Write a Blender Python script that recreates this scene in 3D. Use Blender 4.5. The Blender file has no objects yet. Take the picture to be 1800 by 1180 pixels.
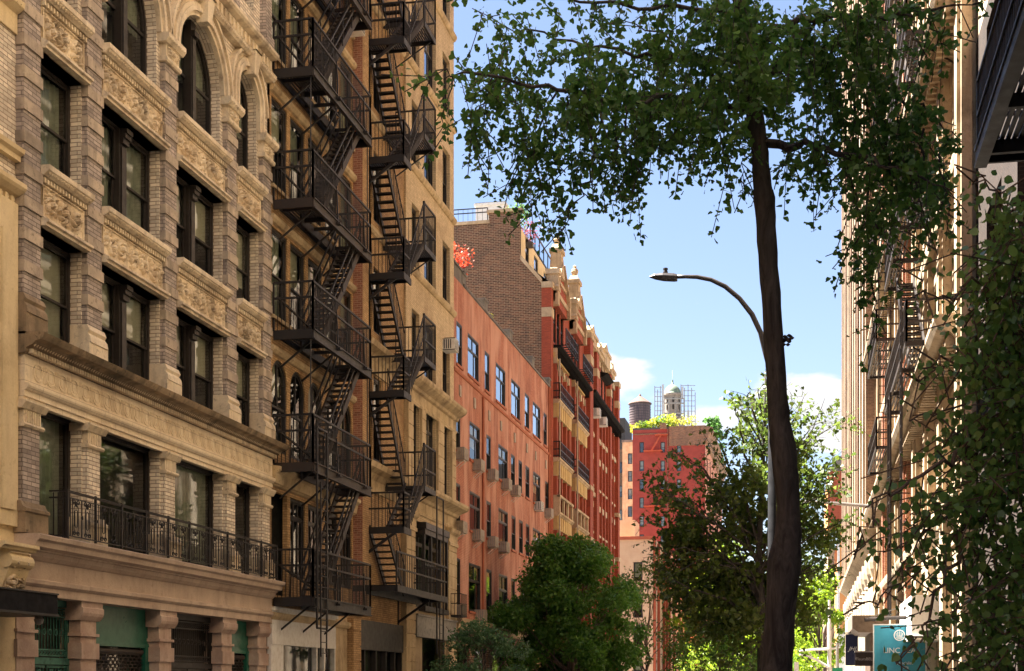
import bpy, math, random
import numpy as np
from mathutils import Vector, Matrix
R = math.radians
PI = math.pi
sc = bpy.context.scene

# ---------------------------------------------------------------- camera
EYE = 1.7
FP, VPX, HY = 2500.0, 1412.0, 1205.0            # focal length, street vanishing point and horizon, in photo pixels
TH = math.atan((VPX - 900) / FP)
CT, ST = math.cos(TH), math.sin(TH)
cam_d = bpy.data.cameras.new('camera')
cam = bpy.data.objects.new('camera', cam_d)
sc.collection.objects.link(cam)
cam.location = (0, 0, EYE)
cam.rotation_euler = (R(90), 0, TH)
cam_d.sensor_width = 36
cam_d.lens = FP / 1800 * 36
cam_d.shift_y = (HY - 590) / 1800
cam_d.clip_start = 0.1
cam_d.clip_end = 5000
sc.camera = cam

# ---------------------------------------------------------------- sky, sun, exposure
SUN_AZ, SUN_EL = R(281), R(60)               # clockwise from the street's direction (+Y)
world = bpy.data.worlds.new("World")
sc.world = world
world.use_nodes = True
wt = world.node_tree
wt.nodes.clear()
def wn(t, **k):
    n = wt.nodes.new(t)
    for a, b in k.items(): setattr(n, a, b)
    return n
wout = wn('ShaderNodeOutputWorld')
wbg = wn('ShaderNodeBackground')
wsky = wn('ShaderNodeTexSky', sky_type='NISHITA', sun_disc=False, sun_elevation=SUN_EL, sun_rotation=SUN_AZ,
          altitude=0, air_density=1.0, dust_density=0.6, ozone_density=2.2)
wtc = wn('ShaderNodeTexCoord')
wsep = wn('ShaderNodeSeparateXYZ')
wt.links.new(wtc.outputs['Generated'], wsep.inputs[0])
def wmath(op, a, b=None, clamp=False):
    n = wn('ShaderNodeMath', operation=op, use_clamp=clamp)
    for i, v in enumerate((a, b)):
        if v is None: continue
        if isinstance(v, (int, float)): n.inputs[i].default_value = v
        else: wt.links.new(v, n.inputs[i])
    return n.outputs[0]
# clouds: direction projected on a high flat layer, gathered low over the end of the street
wy = wmath('MAXIMUM', wsep.outputs['Y'], 0.05)
wcomb = wn('ShaderNodeCombineXYZ')
wt.links.new(wmath('DIVIDE', wsep.outputs['X'], wy), wcomb.inputs[0])
wt.links.new(wmath('MULTIPLY', wmath('DIVIDE', wsep.outputs['Z'], wy), 2.3), wcomb.inputs[1])
wnoise = wn('ShaderNodeTexNoise')
wnoise.inputs['Scale'].default_value = 16.0
wnoise.inputs['Detail'].default_value = 8
wnoise.inputs['Roughness'].default_value = 0.5
wmap = wn('ShaderNodeMapping')
wmap.inputs['Location'].default_value = (3.12, 1.31, 2.2)
wt.links.new(wcomb.outputs[0], wmap.inputs[0])
wt.links.new(wmap.outputs[0], wnoise.inputs['Vector'])
elev = wmath('DIVIDE', wsep.outputs['Z'], wy)
band = wn('ShaderNodeMapRange', interpolation_type='SMOOTHSTEP')
band.inputs['From Min'].default_value = 0.255
band.inputs['From Max'].default_value = 0.215
band.inputs['To Min'].default_value = -0.35
band.inputs['To Max'].default_value = 0.05
wt.links.new(elev, band.inputs['Value'])
wsum = wmath('ADD', wnoise.outputs['Fac'], band.outputs[0])
wcr = wn('ShaderNodeMapRange', interpolation_type='SMOOTHSTEP')
wcr.inputs['From Min'].default_value = 0.49
wcr.inputs['From Max'].default_value = 0.60
def blob(px, py, a, b_, amp):
    "a bank of cloud standing over the end of the street, in sky directions"
    r = (px - 900) / FP; k = CT + r * ST
    u0, v0 = (-ST + r * CT) / k, (HY - py) / FP / k
    du = wmath('DIVIDE', wmath('SUBTRACT', wmath('DIVIDE', wsep.outputs['X'], wy), u0), a)
    dv = wmath('DIVIDE', wmath('SUBTRACT', elev, v0), b_)
    d2 = wmath('ADD', wmath('MULTIPLY', du, du), wmath('MULTIPLY', dv, dv))
    return wmath('MULTIPLY', wmath('SUBTRACT', 1.0, d2, True), amp)
bl = None
for q in ((1110, 668, .050, .024, .22), (1180, 640, .016, .008, .14), (1075, 640, .02, .012, .14), (1420, 690, .06, .016, .20), (1330, 690, .04, .022, .2), (1290, 735, .05, .02, .22), (1450, 740, .06, .03, .24), (1190, 750, .05, .02, .12)):
    o = blob(*q); bl = o if bl is None else wmath('MAXIMUM', bl, o)
wsum2 = wmath('ADD', wmath('MULTIPLY', wnoise.outputs['Fac'], 0.73), bl)
wt.links.new(wsum2, wcr.inputs['Value'])
wmix = wn('ShaderNodeMix', data_type='RGBA')
wt.links.new(wmath('MULTIPLY', wcr.outputs[0], 0.92), wmix.inputs['Factor'])
wtint = wn('ShaderNodeMix', data_type='RGBA', blend_type='MULTIPLY')     # air of this evening: a softer, less green blue
wtint.inputs['Factor'].default_value = 1.0
wt.links.new(wsky.outputs[0], wtint.inputs[6])
wtint.inputs[7].default_value = (0.68, 0.615, 0.605, 1)
wt.links.new(wtint.outputs[2], wmix.inputs[6])
wmix.inputs[7].default_value = (2.9, 2.8, 2.75, 1)
wt.links.new(wmix.outputs[2], wbg.inputs[0])
wbg.inputs[1].default_value = 0.05
wt.links.new(wbg.outputs[0], wout.inputs[0])

sun_d = bpy.data.lights.new('sun', 'SUN')
sun = bpy.data.objects.new('sun', sun_d)
sc.collection.objects.link(sun)
sun_d.energy = 5.0
sun_d.angle = R(0.53)
sun_d.color = (1.0, 0.93, 0.82)
to_sun = Vector((math.sin(SUN_AZ) * math.cos(SUN_EL), math.cos(SUN_AZ) * math.cos(SUN_EL), math.sin(SUN_EL)))
sun.rotation_euler = to_sun.to_track_quat('Z', 'Y').to_euler()

sc.view_settings.view_transform = 'Standard'
sc.view_settings.look = 'None'
sc.view_settings.exposure = 3.0
sc.view_settings.gamma = 1.0
sc.render.film_transparent = False
sc.cycles.max_bounces = 8
sc.cycles.diffuse_bounces = 4
sc.cycles.glossy_bounces = 4
sc.cycles.transparent_max_bounces = 12
sc.cycles.sample_clamp_indirect = 6
sc.cycles.caustics_reflective = False
sc.cycles.caustics_refractive = False
sc.cycles.use_denoising = True

# ---------------------------------------------------------------- photo measurements -> metres
def PY(x, X):
    "distance along the street of the point of the vertical plane X=const seen at photo column x"
    s = X * FP / (CT * (x - VPX))
    return s * (CT + (x - 900) / FP * ST)
def PZ(x, y, X):
    "height of the point of the plane X=const seen at photo pixel (x, y)"
    return EYE + X * (HY - y) / (CT * (x - VPX))
def AT(x, y, s):
    "point at depth s in front of the camera seen at photo pixel (x, y)"
    r = (x - 900) / FP
    return Vector((s * (-ST + r * CT), s * (CT + r * ST), EYE + s * (HY - y) / FP))

# ---------------------------------------------------------------- objects
ORG = {}
def tag(o, label=None, cat=None, group=None, kind=None):
    if label: o['label'] = label
    if cat: o['category'] = cat
    if group: o['group'] = group
    if kind: o['kind'] = kind
    return o
def thing(name, label, cat, loc=(0, 0, 0), group=None):
    o = bpy.data.objects.new(name, None)
    sc.collection.objects.link(o)
    o.empty_display_size = 0.3
    o.location = loc
    ORG[o.name] = Vector(loc)
    return tag(o, label, cat, group)
def org(p):
    return ORG[p.name].copy() if p is not None and p.name in ORG else Vector((0, 0, 0))

class MB:
    def __init__(s): s.v = []; s.f = []
    def add(s, vs, fs):
        n = len(s.v); s.v.extend(vs); s.f.extend([tuple(i + n for i in f) for f in fs]); return s
    def box(s, x0, x1, y0, y1, z0, z1):
        if x0 > x1: x0, x1 = x1, x0
        if y0 > y1: y0, y1 = y1, y0
        if z0 > z1: z0, z1 = z1, z0
        return s.add([(x0,y0,z0),(x1,y0,z0),(x1,y1,z0),(x0,y1,z0),(x0,y0,z1),(x1,y0,z1),(x1,y1,z1),(x0,y1,z1)],
                     [(0,3,2,1),(4,5,6,7),(0,1,5,4),(1,2,6,5),(2,3,7,6),(3,0,4,7)])
    def taper(s, x0, x1, y0, y1, z0, z1, ix, iy):
        return s.add([(x0,y0,z0),(x1,y0,z0),(x1,y1,z0),(x0,y1,z0),(x0+ix,y0+iy,z1),(x1-ix,y0+iy,z1),(x1-ix,y1-iy,z1),(x0+ix,y1-iy,z1)],
                     [(0,3,2,1),(4,5,6,7),(0,1,5,4),(1,2,6,5),(2,3,7,6),(3,0,4,7)])
    def quad(s, a, b, c, d): return s.add([a, b, c, d], [(0, 1, 2, 3)])
    def prof(s, X, pts, y0, y1, d=1, m0=0, m1=0):
        "profile of (out, z) points swept along Y in front of plane X; d=+1 faces +X. m0/m1 mitre the ends"
        n = len(pts)
        vs = [(X + d * o, y0 + m0 * o, z) for o, z in pts] + [(X + d * o, y1 - m1 * o, z) for o, z in pts]
        fs = [(i, (i + 1) % n, (i + 1) % n + n, i + n) for i in range(n)] + [tuple(range(n)), tuple(range(2 * n - 1, n - 1, -1))]
        return s.add(vs, fs)
    def profx(s, Y, pts, x0, x1):
        "profile of (out, z) swept along X in front of plane Y, facing -Y"
        n = len(pts)
        vs = [(x0, Y - o, z) for o, z in pts] + [(x1, Y - o, z) for o, z in pts]
        fs = [(i, (i + 1) % n, (i + 1) % n + n, i + n) for i in range(n)] + [tuple(range(n)), tuple(range(2 * n - 1, n - 1, -1))]
        return s.add(vs, fs)
    def bar(s, a, b, w, h=None):
        "rectangular bar from a to b"
        h = h or w
        a = Vector(a); b = Vector(b); t = (b - a)
        if t.length < 1e-6: return s
        t.normalize()
        up = Vector((0, 0, 1)) if abs(t.z) < 0.95 else Vector((1, 0, 0))
        u = t.cross(up).normalized(); v = u.cross(t)
        vs = []
        for p in (a, b):
            for i, j in ((-1, -1), (1, -1), (1, 1), (-1, 1)):
                vs.append(tuple(p + u * (i * w / 2) + v * (j * h / 2)))
        return s.add(vs, [(3,2,1,0),(4,5,6,7),(0,1,5,4),(1,2,6,5),(2,3,7,6),(3,0,4,7)])
    def tube(s, path, r, n=6, cap=True):
        path = [Vector(p) for p in path]
        rs = r if isinstance(r, (list, tuple)) else [r] * len(path)
        vs = []; m = len(path)
        pu = None
        for i, p in enumerate(path):
            t = (path[min(i + 1, m - 1)] - path[max(i - 1, 0)])
            t = t.normalized() if t.length > 1e-9 else Vector((0, 0, 1))
            if pu is None:
                up = Vector((0, 0, 1)) if abs(t.z) < 0.9 else Vector((0, 1, 0))
                u = t.cross(up).normalized()
            else:
                u = (pu - t * pu.dot(t)); u = u.normalized() if u.length > 1e-6 else t.orthogonal().normalized()
            pu = u; w = t.cross(u)
            for k in range(n):
                a = 2 * PI * k / n
                vs.append(tuple(p + u * (rs[i] * math.cos(a)) + w * (rs[i] * math.sin(a))))
        fs = [(i*n+k, i*n+(k+1)%n, (i+1)*n+(k+1)%n, (i+1)*n+k) for i in range(m-1) for k in range(n)]
        if cap: fs += [tuple(range(n-1, -1, -1)), tuple(range((m-1)*n, m*n))]
        return s.add(vs, fs)
    def lathe(s, c, prof, n=12):
        c = Vector(c); vs = []; m = len(prof)
        for r, z in prof:
            for k in range(n):
                a = 2 * PI * k / n
                vs.append((c.x + r * math.cos(a), c.y + r * math.sin(a), c.z + z))
        fs = [(i*n+k, i*n+(k+1)%n, (i+1)*n+(k+1)%n, (i+1)*n+k) for i in range(m-1) for k in range(n)]
        fs += [tuple(range(n-1, -1, -1)), tuple(range((m-1)*n, m*n))]
        return s.add(vs, fs)
    def ring(s, X, yc, zc, r0, r1, out, a0=0, a1=PI, n=24, d=1, back=0.0):
        "flat arch band (radii r0..r1) standing out from plane X, facing d*X"
        closed = abs(a1 - a0 - 2 * PI) < 1e-6
        vs = []
        for i in range(n + 1):
            a = a0 + (a1 - a0) * i / n
            c, q = math.cos(a), math.sin(a)
            for rr in (r0, r1):
                for o in (-back, out):
                    vs.append((X + d * o, yc + rr * c, zc + rr * q))
        fs = []
        for i in range(n):
            b = i * 4; e = b + 4
            fs += [(b+1, b+3, e+3, e+1), (b, e, e+2, b+2), (b, b+1, e+1, e), (b+2, e+2, e+3, b+3)]
        if not closed: fs += [(0, 2, 3, 1), (n*4, n*4+1, n*4+3, n*4+2)]
        return s.add(vs, fs)
    def wall(s, X, y0, y1, z0, z1, ops=(), depth=0.3, d=1, axis='X'):
        """sheet facing d*X with rectangular openings (ya, yb, za, zb[, flags]) and their reveals.
        flags: 't' no top reveal, 'b' no bottom reveal. axis 'Y': sheet faces d*Y and y is x."""
        ys = sorted({y0, y1, *[v for o in ops for v in o[:2] if y0 < v < y1]})
        zs = sorted({z0, z1, *[v for o in ops for v in o[2:4] if z0 < v < z1]})
        def P(x, y, z): return (x, y, z) if axis == 'X' else (y, x, z)
        flip = (d < 0) ^ (axis == 'Y')
        def Q(a, b, c, e): s.quad(a, e, c, b) if flip else s.quad(a, b, c, e)
        for i in range(len(ys) - 1):
            run = None
            for j in range(len(zs) - 1):
                ym, zm = (ys[i] + ys[i+1]) / 2, (zs[j] + zs[j+1]) / 2
                if any(o[0] < ym < o[1] and o[2] < zm < o[3] for o in ops): continue
                Q(P(X, ys[i], zs[j]), P(X, ys[i+1], zs[j]), P(X, ys[i+1], zs[j+1]), P(X, ys[i], zs[j+1]))
        B = X - d * depth
        for o in ops:
            ya, yb, za, zb = o[:4]; fl = o[4] if len(o) > 4 else ''
            Q(P(X, ya, za), P(X, ya, zb), P(B, ya, zb), P(B, ya, za))
            Q(P(X, yb, za), P(B, yb, za), P(B, yb, zb), P(X, yb, zb))
            if 't' not in fl: Q(P(X, ya, zb), P(X, yb, zb), P(B, yb, zb), P(B, ya, zb))
            if 'b' not in fl: Q(P(X, ya, za), P(B, ya, za), P(B, yb, za), P(X, yb, za))
        return s
    def archfill(s, X, yc, zs, r, ztop, depth, d=1, n=16):
        "fills between a half-round opening and the rectangle above it, with the arch's reveal"
        pts = [(yc + r * math.cos(PI * i / n), zs + r * math.sin(PI * i / n)) for i in range(n + 1)]
        for (ya, za), (yb, zb) in zip(pts, pts[1:]):
            s.quad((X, ya, za), (X, ya, ztop), (X, yb, ztop), (X, yb, zb))
            s.quad((X, ya, za), (X, yb, zb), (X - d*depth, yb, zb), (X - d*depth, ya, za))
        return s
    def build(s, name, mat=None, parent=None, smooth=False):
        me = bpy.data.meshes.new(name)
        O = org(parent)
        v = np.array(s.v, dtype=np.float64).reshape(-1, 3) - np.array(O)
        me.from_pydata([tuple(p) for p in v.tolist()], [], s.f)
        if smooth: me.polygons.foreach_set('use_smooth', [True] * len(me.polygons))
        o = bpy.data.objects.new(name, me)
        sc.collection.objects.link(o)
        if mat: me.materials.append(mat)
        if parent is not None:
            o.parent = parent
            ORG[o.name] = O
        return o
def local_build(mb, name, mat, smooth=False):
    "mesh data only, in its own coordinates, for pieces used many times"
    me = bpy.data.meshes.new(name)
    me.from_pydata(mb.v, [], mb.f)
    if smooth: me.polygons.foreach_set('use_smooth', [True] * len(me.polygons))
    me.materials.append(mat)
    return me
def place(name, me, parent, loc=(0, 0, 0), rotz=0.0):
    o = bpy.data.objects.new(name, me)
    sc.collection.objects.link(o)
    if parent is not None:
        o.parent = parent
        o.location = Vector(loc) - org(parent)
        ORG[o.name] = Vector(loc)
    else:
        o.location = loc
        ORG[o.name] = Vector(loc)
    o.rotation_euler = (0, 0, rotz)
    return o

def build2(name, pairs, parent):
    "one mesh object made of pieces in several materials"
    b = MB(); idx = []
    for k, (m_, mat) in enumerate(pairs):
        b.add(m_.v, m_.f); idx += [k] * len(m_.f)
    o = b.build(name, None, parent)
    for _, mat in pairs: o.data.materials.append(mat)
    o.data.polygons.foreach_set('material_index', idx)
    return o

# ---------------------------------------------------------------- materials
MATS = {}
class NT:
    def __init__(s, name):
        s.m = bpy.data.materials.new(name); s.m.use_nodes = True
        s.t = s.m.node_tree; s.t.nodes.clear()
        s.out = s.t.nodes.new('ShaderNodeOutputMaterial')
        MATS[name] = s.m
    def n(s, typ, ins=None, **k):
        n = s.t.nodes.new(typ)
        for a, b in k.items(): setattr(n, a, b)
        for a, b in (ins or {}).items(): s.set(n.inputs[a], b)
        return n
    def set(s, sock, v):
        if isinstance(v, bpy.types.NodeSocket): s.t.links.new(v, sock)
        elif isinstance(v, (tuple, list)) and len(v) == 3 and sock.type == 'RGBA': sock.default_value = (*v, 1)
        else: sock.default_value = v
    def math(s, op, a, b=0.0, clamp=False):
        return s.n('ShaderNodeMath', {0: a, 1: b}, operation=op, use_clamp=clamp).outputs[0]
    def mix(s, f, a, b, mode='MIX'):
        n = s.n('ShaderNodeMix', data_type='RGBA', blend_type=mode)
        s.set(n.inputs['Factor'], f); s.set(n.inputs[6], a); s.set(n.inputs[7], b)
        return n.outputs[2]
    def pos(s): return s.n('ShaderNodeNewGeometry').outputs['Position']
    def wallco(s):
        "wall coordinates in metres: along the wall, up"
        g = s.n('ShaderNodeNewGeometry')
        p = s.n('ShaderNodeSeparateXYZ', {0: g.outputs['Position']})
        q = s.n('ShaderNodeSeparateXYZ', {0: g.outputs['True Normal']})
        ay = s.math('GREATER_THAN', s.math('ABSOLUTE', q.outputs[1]), 0.6)
        mx = s.n('ShaderNodeMix', {'Factor': ay, 2: p.outputs[1], 3: p.outputs[0]}, data_type='FLOAT')
        az = s.math('GREATER_THAN', s.math('ABSOLUTE', q.outputs[2]), 0.7)
        mz = s.n('ShaderNodeMix', {'Factor': az, 2: p.outputs[2], 3: p.outputs[0]}, data_type='FLOAT')
        return s.n('ShaderNodeCombineXYZ', {0: mx.outputs[0], 1: mz.outputs[0]}).outputs[0]
    def noise(s, scale, vec=None, detail=4, rough=0.55, dist=0.0, stretch=None):
        v = vec if vec is not None else s.pos()
        if stretch: v = s.n('ShaderNodeMapping', {0: v, 'Scale': stretch}).outputs[0]
        n = s.n('ShaderNodeTexNoise', {'Vector': v, 'Scale': scale, 'Detail': detail, 'Roughness': rough, 'Distortion': dist})
        return n.outputs['Fac']
    def rng(s, v, a, b, c=0.0, d=1.0):
        return s.n('ShaderNodeMapRange', {0: v, 1: a, 2: b, 3: c, 4: d}).outputs[0]
    def bump(s, h, strength=0.3, dist=0.02, normal=None):
        n = s.n('ShaderNodeBump', {'Height': h, 'Strength': strength, 'Distance': dist})
        if normal is not None: s.set(n.inputs['Normal'], normal)
        return n.outputs[0]
    def pbsdf(s, col, rough=0.8, metal=0.0, normal=None, spec=0.4, coat=0.0):
        b = s.n('ShaderNodeBsdfPrincipled', {'Base Color': col, 'Roughness': rough, 'Metallic': metal})
        b.inputs['Specular IOR Level'].default_value = spec
        if coat: b.inputs['Coat Weight'].default_value = coat
        if normal is not None: s.set(b.inputs['Normal'], normal)
        s.t.links.new(b.outputs[0], s.out.inputs[0])
        return b

def stone(name, c1, c2, stain=(0.12, 0.09, 0.07), st=0.45, rough=0.85, grain=0.25, joints=None, streak=True):
    "weathered stone or terracotta: two tones, dirt blotches, runs of soot, fine grain"
    s = NT(name)
    n1 = s.noise(1.3, detail=6, rough=0.6)
    n2 = s.noise(0.55, detail=5, rough=0.65, dist=0.6)
    n3 = s.noise(30.0, detail=3)
    col = s.mix(s.rng(n1, 0.35, 0.65), c1, c2)
    if streak:
        n4 = s.noise(2.2, detail=5, rough=0.6, stretch=(1.2, 1.2, 0.16))
        f = s.math('MULTIPLY', s.rng(n4, 0.5, 0.78), st)
        col = s.mix(f, col, stain)
    col = s.mix(s.math('MULTIPLY', s.rng(n2, 0.52, 0.75), st), col, stain)
    n6 = s.noise(7.0, detail=7, rough=0.7, dist=0.4)            # small pits and soot flecks
    col = s.mix(s.math('MULTIPLY', s.rng(n6, 0.56, 0.72), min(1.0, st * 1.1)), col, stain)
    h = s.math('ADD', n3, s.math('MULTIPLY', n1, 0.6))
    col = s.mix(s.rng(n3, 0.3, 0.7, 0.0, 0.16), col, stain)
    if joints:
        b = s.n('ShaderNodeTexBrick', {'Vector': s.wallco(), 'Scale': 1.0, 'Brick Width': joints[0], 'Row Height': joints[1],
                                       'Mortar Size': 0.006, 'Mortar Smooth': 0.2})
        col = s.mix(s.math('MULTIPLY', b.outputs['Fac'], 0.7), col, stain)
        h = s.math('SUBTRACT', h, s.math('MULTIPLY', b.outputs['Fac'], 1.5))
    s.pbsdf(col, rough, normal=s.bump(h, grain, 0.012))
    return s.m

def brick(name, c1, c2, mortar, w=0.215, h=0.072, ms=0.009, stain=(0.06, 0.045, 0.04), st=0.4, bump=0.6, rough=0.85, var=0.5, light_runs=None):
    s = NT(name)
    wc = s.wallco()
    b = s.n('ShaderNodeTexBrick', {'Vector': wc, 'Scale': 1.0, 'Brick Width': w, 'Row Height': h, 'Mortar Size': ms,
                                   'Mortar Smooth': 0.15, 'Color1': c1, 'Color2': c2, 'Mortar': mortar})
    b.offset = 0.5
    # every brick its own tone
    cell = s.n('ShaderNodeVectorMath', {0: wc, 1: (1 / w, 1 / h, 1)}, operation='MULTIPLY')
    row = s.math('FLOOR', s.n('ShaderNodeSeparateXYZ', {0: cell.outputs[0]}).outputs[1])
    sx = s.math('ADD', s.n('ShaderNodeSeparateXYZ', {0: cell.outputs[0]}).outputs[0], s.math('MULTIPLY', s.math('MODULO', row, 2.0), 0.5))
    wn_ = s.n('ShaderNodeTexWhiteNoise', {'Vector': s.n('ShaderNodeCombineXYZ', {0: s.math('FLOOR', sx), 1: row}).outputs[0]}, noise_dimensions='2D')
    tone = s.rng(wn_.outputs['Value'], 0, 1, 1 - var * 0.5, 1 + var * 0.4)
    hsv = s.n('ShaderNodeHueSaturation', {'Color': b.outputs['Color'], 'Value': tone})
    col = s.mix(b.outputs['Fac'], hsv.outputs[0], mortar)
    n2 = s.noise(0.6, detail=6, rough=0.65, dist=0.5)
    n4 = s.noise(1.8, detail=5, stretch=(1.2, 1.2, 0.2))
    col = s.mix(s.math('MULTIPLY', s.rng(n2, 0.5, 0.74), st), col, stain)
    col = s.mix(s.math('MULTIPLY', s.rng(n4, 0.5, 0.8), st * 0.8), col, stain)
    if light_runs:                                             # window-reflected sun put into the brick colour, in tall uneven runs
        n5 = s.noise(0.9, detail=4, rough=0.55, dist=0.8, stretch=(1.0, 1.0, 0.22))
        col = s.mix(s.math('MULTIPLY', s.rng(n5, 0.45, 0.62), 0.8), col, light_runs)
    n3 = s.noise(45.0, detail=2)
    hh = s.math('ADD', s.math('MULTIPLY', n3, 0.35), s.math('SUBTRACT', 1.0, b.outputs['Fac']))
    s.pbsdf(col, rough, normal=s.bump(hh, bump, 0.012))
    return s.m

def paint(name, col, rough=0.5, metal=0.0, col2=None, spec=0.5, bump=0.08, sc_=6.0):
    s = NT(name)
    n = s.noise(sc_, detail=5, rough=0.6)
    c2 = col2 or tuple(c * 0.6 for c in col)
    c = s.mix(s.rng(n, 0.45, 0.75), col, c2)
    s.pbsdf(c, s.rng(n, 0.2, 0.8, max(0.05, rough - 0.12), min(1, rough + 0.15)), metal=metal, spec=spec,
            normal=s.bump(s.noise(50.0, detail=2), bump, 0.004))
    return s.m

def glass(name, tint=(0.82, 0.88, 0.84), refl=1.0, warp=0.025):
    "window glass: mirrors the street at an angle and lets the room show through"
    s = NT(name)
    nz = s.noise(0.9, detail=2)
    nb = s.bump(nz, warp, 0.05)
    fr = s.n('ShaderNodeFresnel', {'IOR': 1.5, 'Normal': nb}).outputs[0]
    f = s.math('MULTIPLY', s.math('ADD', s.math('MULTIPLY', fr, 0.8), 0.015), refl, clamp=True)
    g = s.n('ShaderNodeBsdfGlossy', {'Color': (0.95, 0.97, 1.0), 'Roughness': 0.03, 'Normal': nb}).outputs[0]
    t = s.n('ShaderNodeBsdfTransparent', {'Color': tint}).outputs[0]
    m = s.n('ShaderNodeMixShader', {0: f, 1: t, 2: g})
    s.t.links.new(m.outputs[0], s.out.inputs[0])
    return s.m

def leafmat(name, c1, c2, trans=0.35, rough=0.45, tcol=None, spec=0.4):
    "leaves: each its own tone, some light passing through"
    s = NT(name)
    g = s.n('ShaderNodeNewGeometry')
    rnd = g.outputs['Random Per Island']
    n = s.noise(0.8, detail=2)
    f = s.math('ADD', s.math('MULTIPLY', rnd, 0.75), s.math('MULTIPLY', s.rng(n, 0.35, 0.65), 0.25))
    col = s.mix(f, c1, c2)
    b = s.n('ShaderNodeBsdfPrincipled', {'Base Color': col, 'Roughness': rough})
    b.inputs['Specular IOR Level'].default_value = spec
    tc = s.mix(f, tcol or tuple(min(1, x * 1.5) for x in c1), tcol or tuple(min(1, x * 1.5) for x in c2))
    t = s.n('ShaderNodeBsdfTranslucent', {'Color': tc})
    m = s.n('ShaderNodeMixShader', {0: trans, 1: b.outputs[0], 2: t.outputs[0]})
    s.t.links.new(m.outputs[0], s.out.inputs[0])
    return s.m

def bark(name, c1, c2, scale=1.0):
    s = NT(name)
    n1 = s.noise(9.0 * scale, detail=7, rough=0.7, stretch=(1, 1, 0.22), dist=1.2)
    n2 = s.noise(2.0, detail=4)
    col = s.mix(s.rng(n1, 0.35, 0.65), c1, c2)
    col = s.mix(s.rng(n2, 0.4, 0.7, 0, 0.5), col, c1)
    s.pbsdf(col, 0.95, normal=s.bump(n1, 0.7, 0.04), spec=0.2)
    return s.m

M = {}
M['terra'] = stone('cream_terracotta', (0.88, 0.77, 0.58), (0.74, 0.61, 0.43), (0.17, 0.125, 0.095), 0.72, grain=0.35)
M['band'] = stone('dirty_cream_bands', (0.64, 0.53, 0.40), (0.40, 0.33, 0.27), (0.12, 0.10, 0.085), 0.9, grain=0.5)
M['carved'] = stone('sooty_carved_terracotta', (0.92, 0.80, 0.60), (0.66, 0.52, 0.35), (0.10, 0.07, 0.05), 0.8, grain=0.9)
M['terra_joint'] = stone('cream_terracotta_blocks', (0.90, 0.79, 0.60), (0.80, 0.67, 0.48), (0.3, 0.21, 0.14), 0.35, joints=(0.62, 0.3), grain=0.25)
M['terra_dark'] = stone('sooty_terracotta', (0.42, 0.31, 0.20), (0.20, 0.15, 0.095), (0.055, 0.045, 0.03), 0.9, grain=0.5)
M['greybrick'] = brick('grey_cream_brick', (0.52, 0.44, 0.38), (0.33, 0.28, 0.25), (0.17, 0.14, 0.12), stain=(0.14, 0.12, 0.115), st=0.7, w=0.30, h=0.085)
M['palebrick'] = brick('pale_cream_brick', (0.84, 0.75, 0.61), (0.69, 0.60, 0.48), (0.30, 0.23, 0.17), stain=(0.2, 0.15, 0.11), st=0.35, w=0.30, h=0.085)
M['granite'] = stone('pinkish_granite', (0.60, 0.48, 0.385), (0.50, 0.39, 0.31), (0.18, 0.12, 0.09), 0.4, grain=0.5)
M['granite_block'] = stone('pink_granite_blocks', (0.62, 0.49, 0.41), (0.44, 0.315, 0.255), (0.2, 0.12, 0.09), 0.45, grain=0.5)
M['buff'] = stone('buff_painted_stone', (0.80, 0.66, 0.42), (0.74, 0.60, 0.36), (0.3, 0.2, 0.1), 0.35, grain=0.15)
M['goldbrick'] = brick('gold_tan_brick', (0.54, 0.35, 0.17), (0.42, 0.26, 0.12), (0.26, 0.16, 0.08), stain=(0.12, 0.06, 0.03), st=0.75, var=0.35)
M['tanbrick'] = brick('pale_gold_brick', (0.68, 0.53, 0.33), (0.60, 0.46, 0.28), (0.42, 0.32, 0.19), stain=(0.24, 0.14, 0.07), st=0.6, var=0.25)
M['lime'] = stone('tan_limestone', (0.64, 0.50, 0.31), (0.50, 0.38, 0.22), (0.14, 0.09, 0.05), 0.75, grain=0.2)
M['pinkbrick'] = brick('rose_brick', (0.42, 0.19, 0.12), (0.34, 0.14, 0.09), (0.5, 0.32, 0.22), st=0.25)
M['orange'] = brick('painted_orange_brick', (0.53, 0.215, 0.135), (0.49, 0.19, 0.115), (0.38, 0.135, 0.082), stain=(0.26, 0.085, 0.055), st=0.8, bump=1.0, var=0.25, light_runs=(0.66, 0.36, 0.26))
M['orange_trim'] = stone('painted_orange_trim', (0.46, 0.155, 0.085), (0.40, 0.13, 0.07), (0.25, 0.07, 0.03), 0.4)
M['brownbrick'] = brick('brown_common_brick', (0.18, 0.078, 0.042), (0.095, 0.044, 0.028), (0.34, 0.245, 0.155), st=0.5, ms=0.014, var=0.9, w=0.30, h=0.10)
M['redbrick'] = brick('deep_red_brick', (0.38, 0.078, 0.038), (0.31, 0.062, 0.030), (0.24, 0.055, 0.030), st=0.25, bump=0.5, var=0.3, stain=(0.2, 0.03, 0.015))
M['redstone'] = stone('red_sandstone', (0.40, 0.092, 0.045), (0.31, 0.070, 0.035), (0.22, 0.04, 0.02), 0.4)
M['cream'] = stone('cream_stone', (0.62, 0.48, 0.31), (0.46, 0.34, 0.21), (0.16, 0.11, 0.07), 0.65)
M['yellowstone'] = stone('yellow_stone', (0.60, 0.44, 0.20), (0.50, 0.35, 0.15), (0.3, 0.16, 0.06), 0.4)
M['iron'] = paint('black_painted_iron', (0.010, 0.008, 0.0075), 0.55, 0.0, (0.020, 0.013, 0.010), bump=0.3)
M['ironrust'] = paint('rusty_brown_iron', (0.020, 0.0135, 0.011), 0.6, 0.0, (0.042, 0.024, 0.016), bump=0.4)
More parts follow.
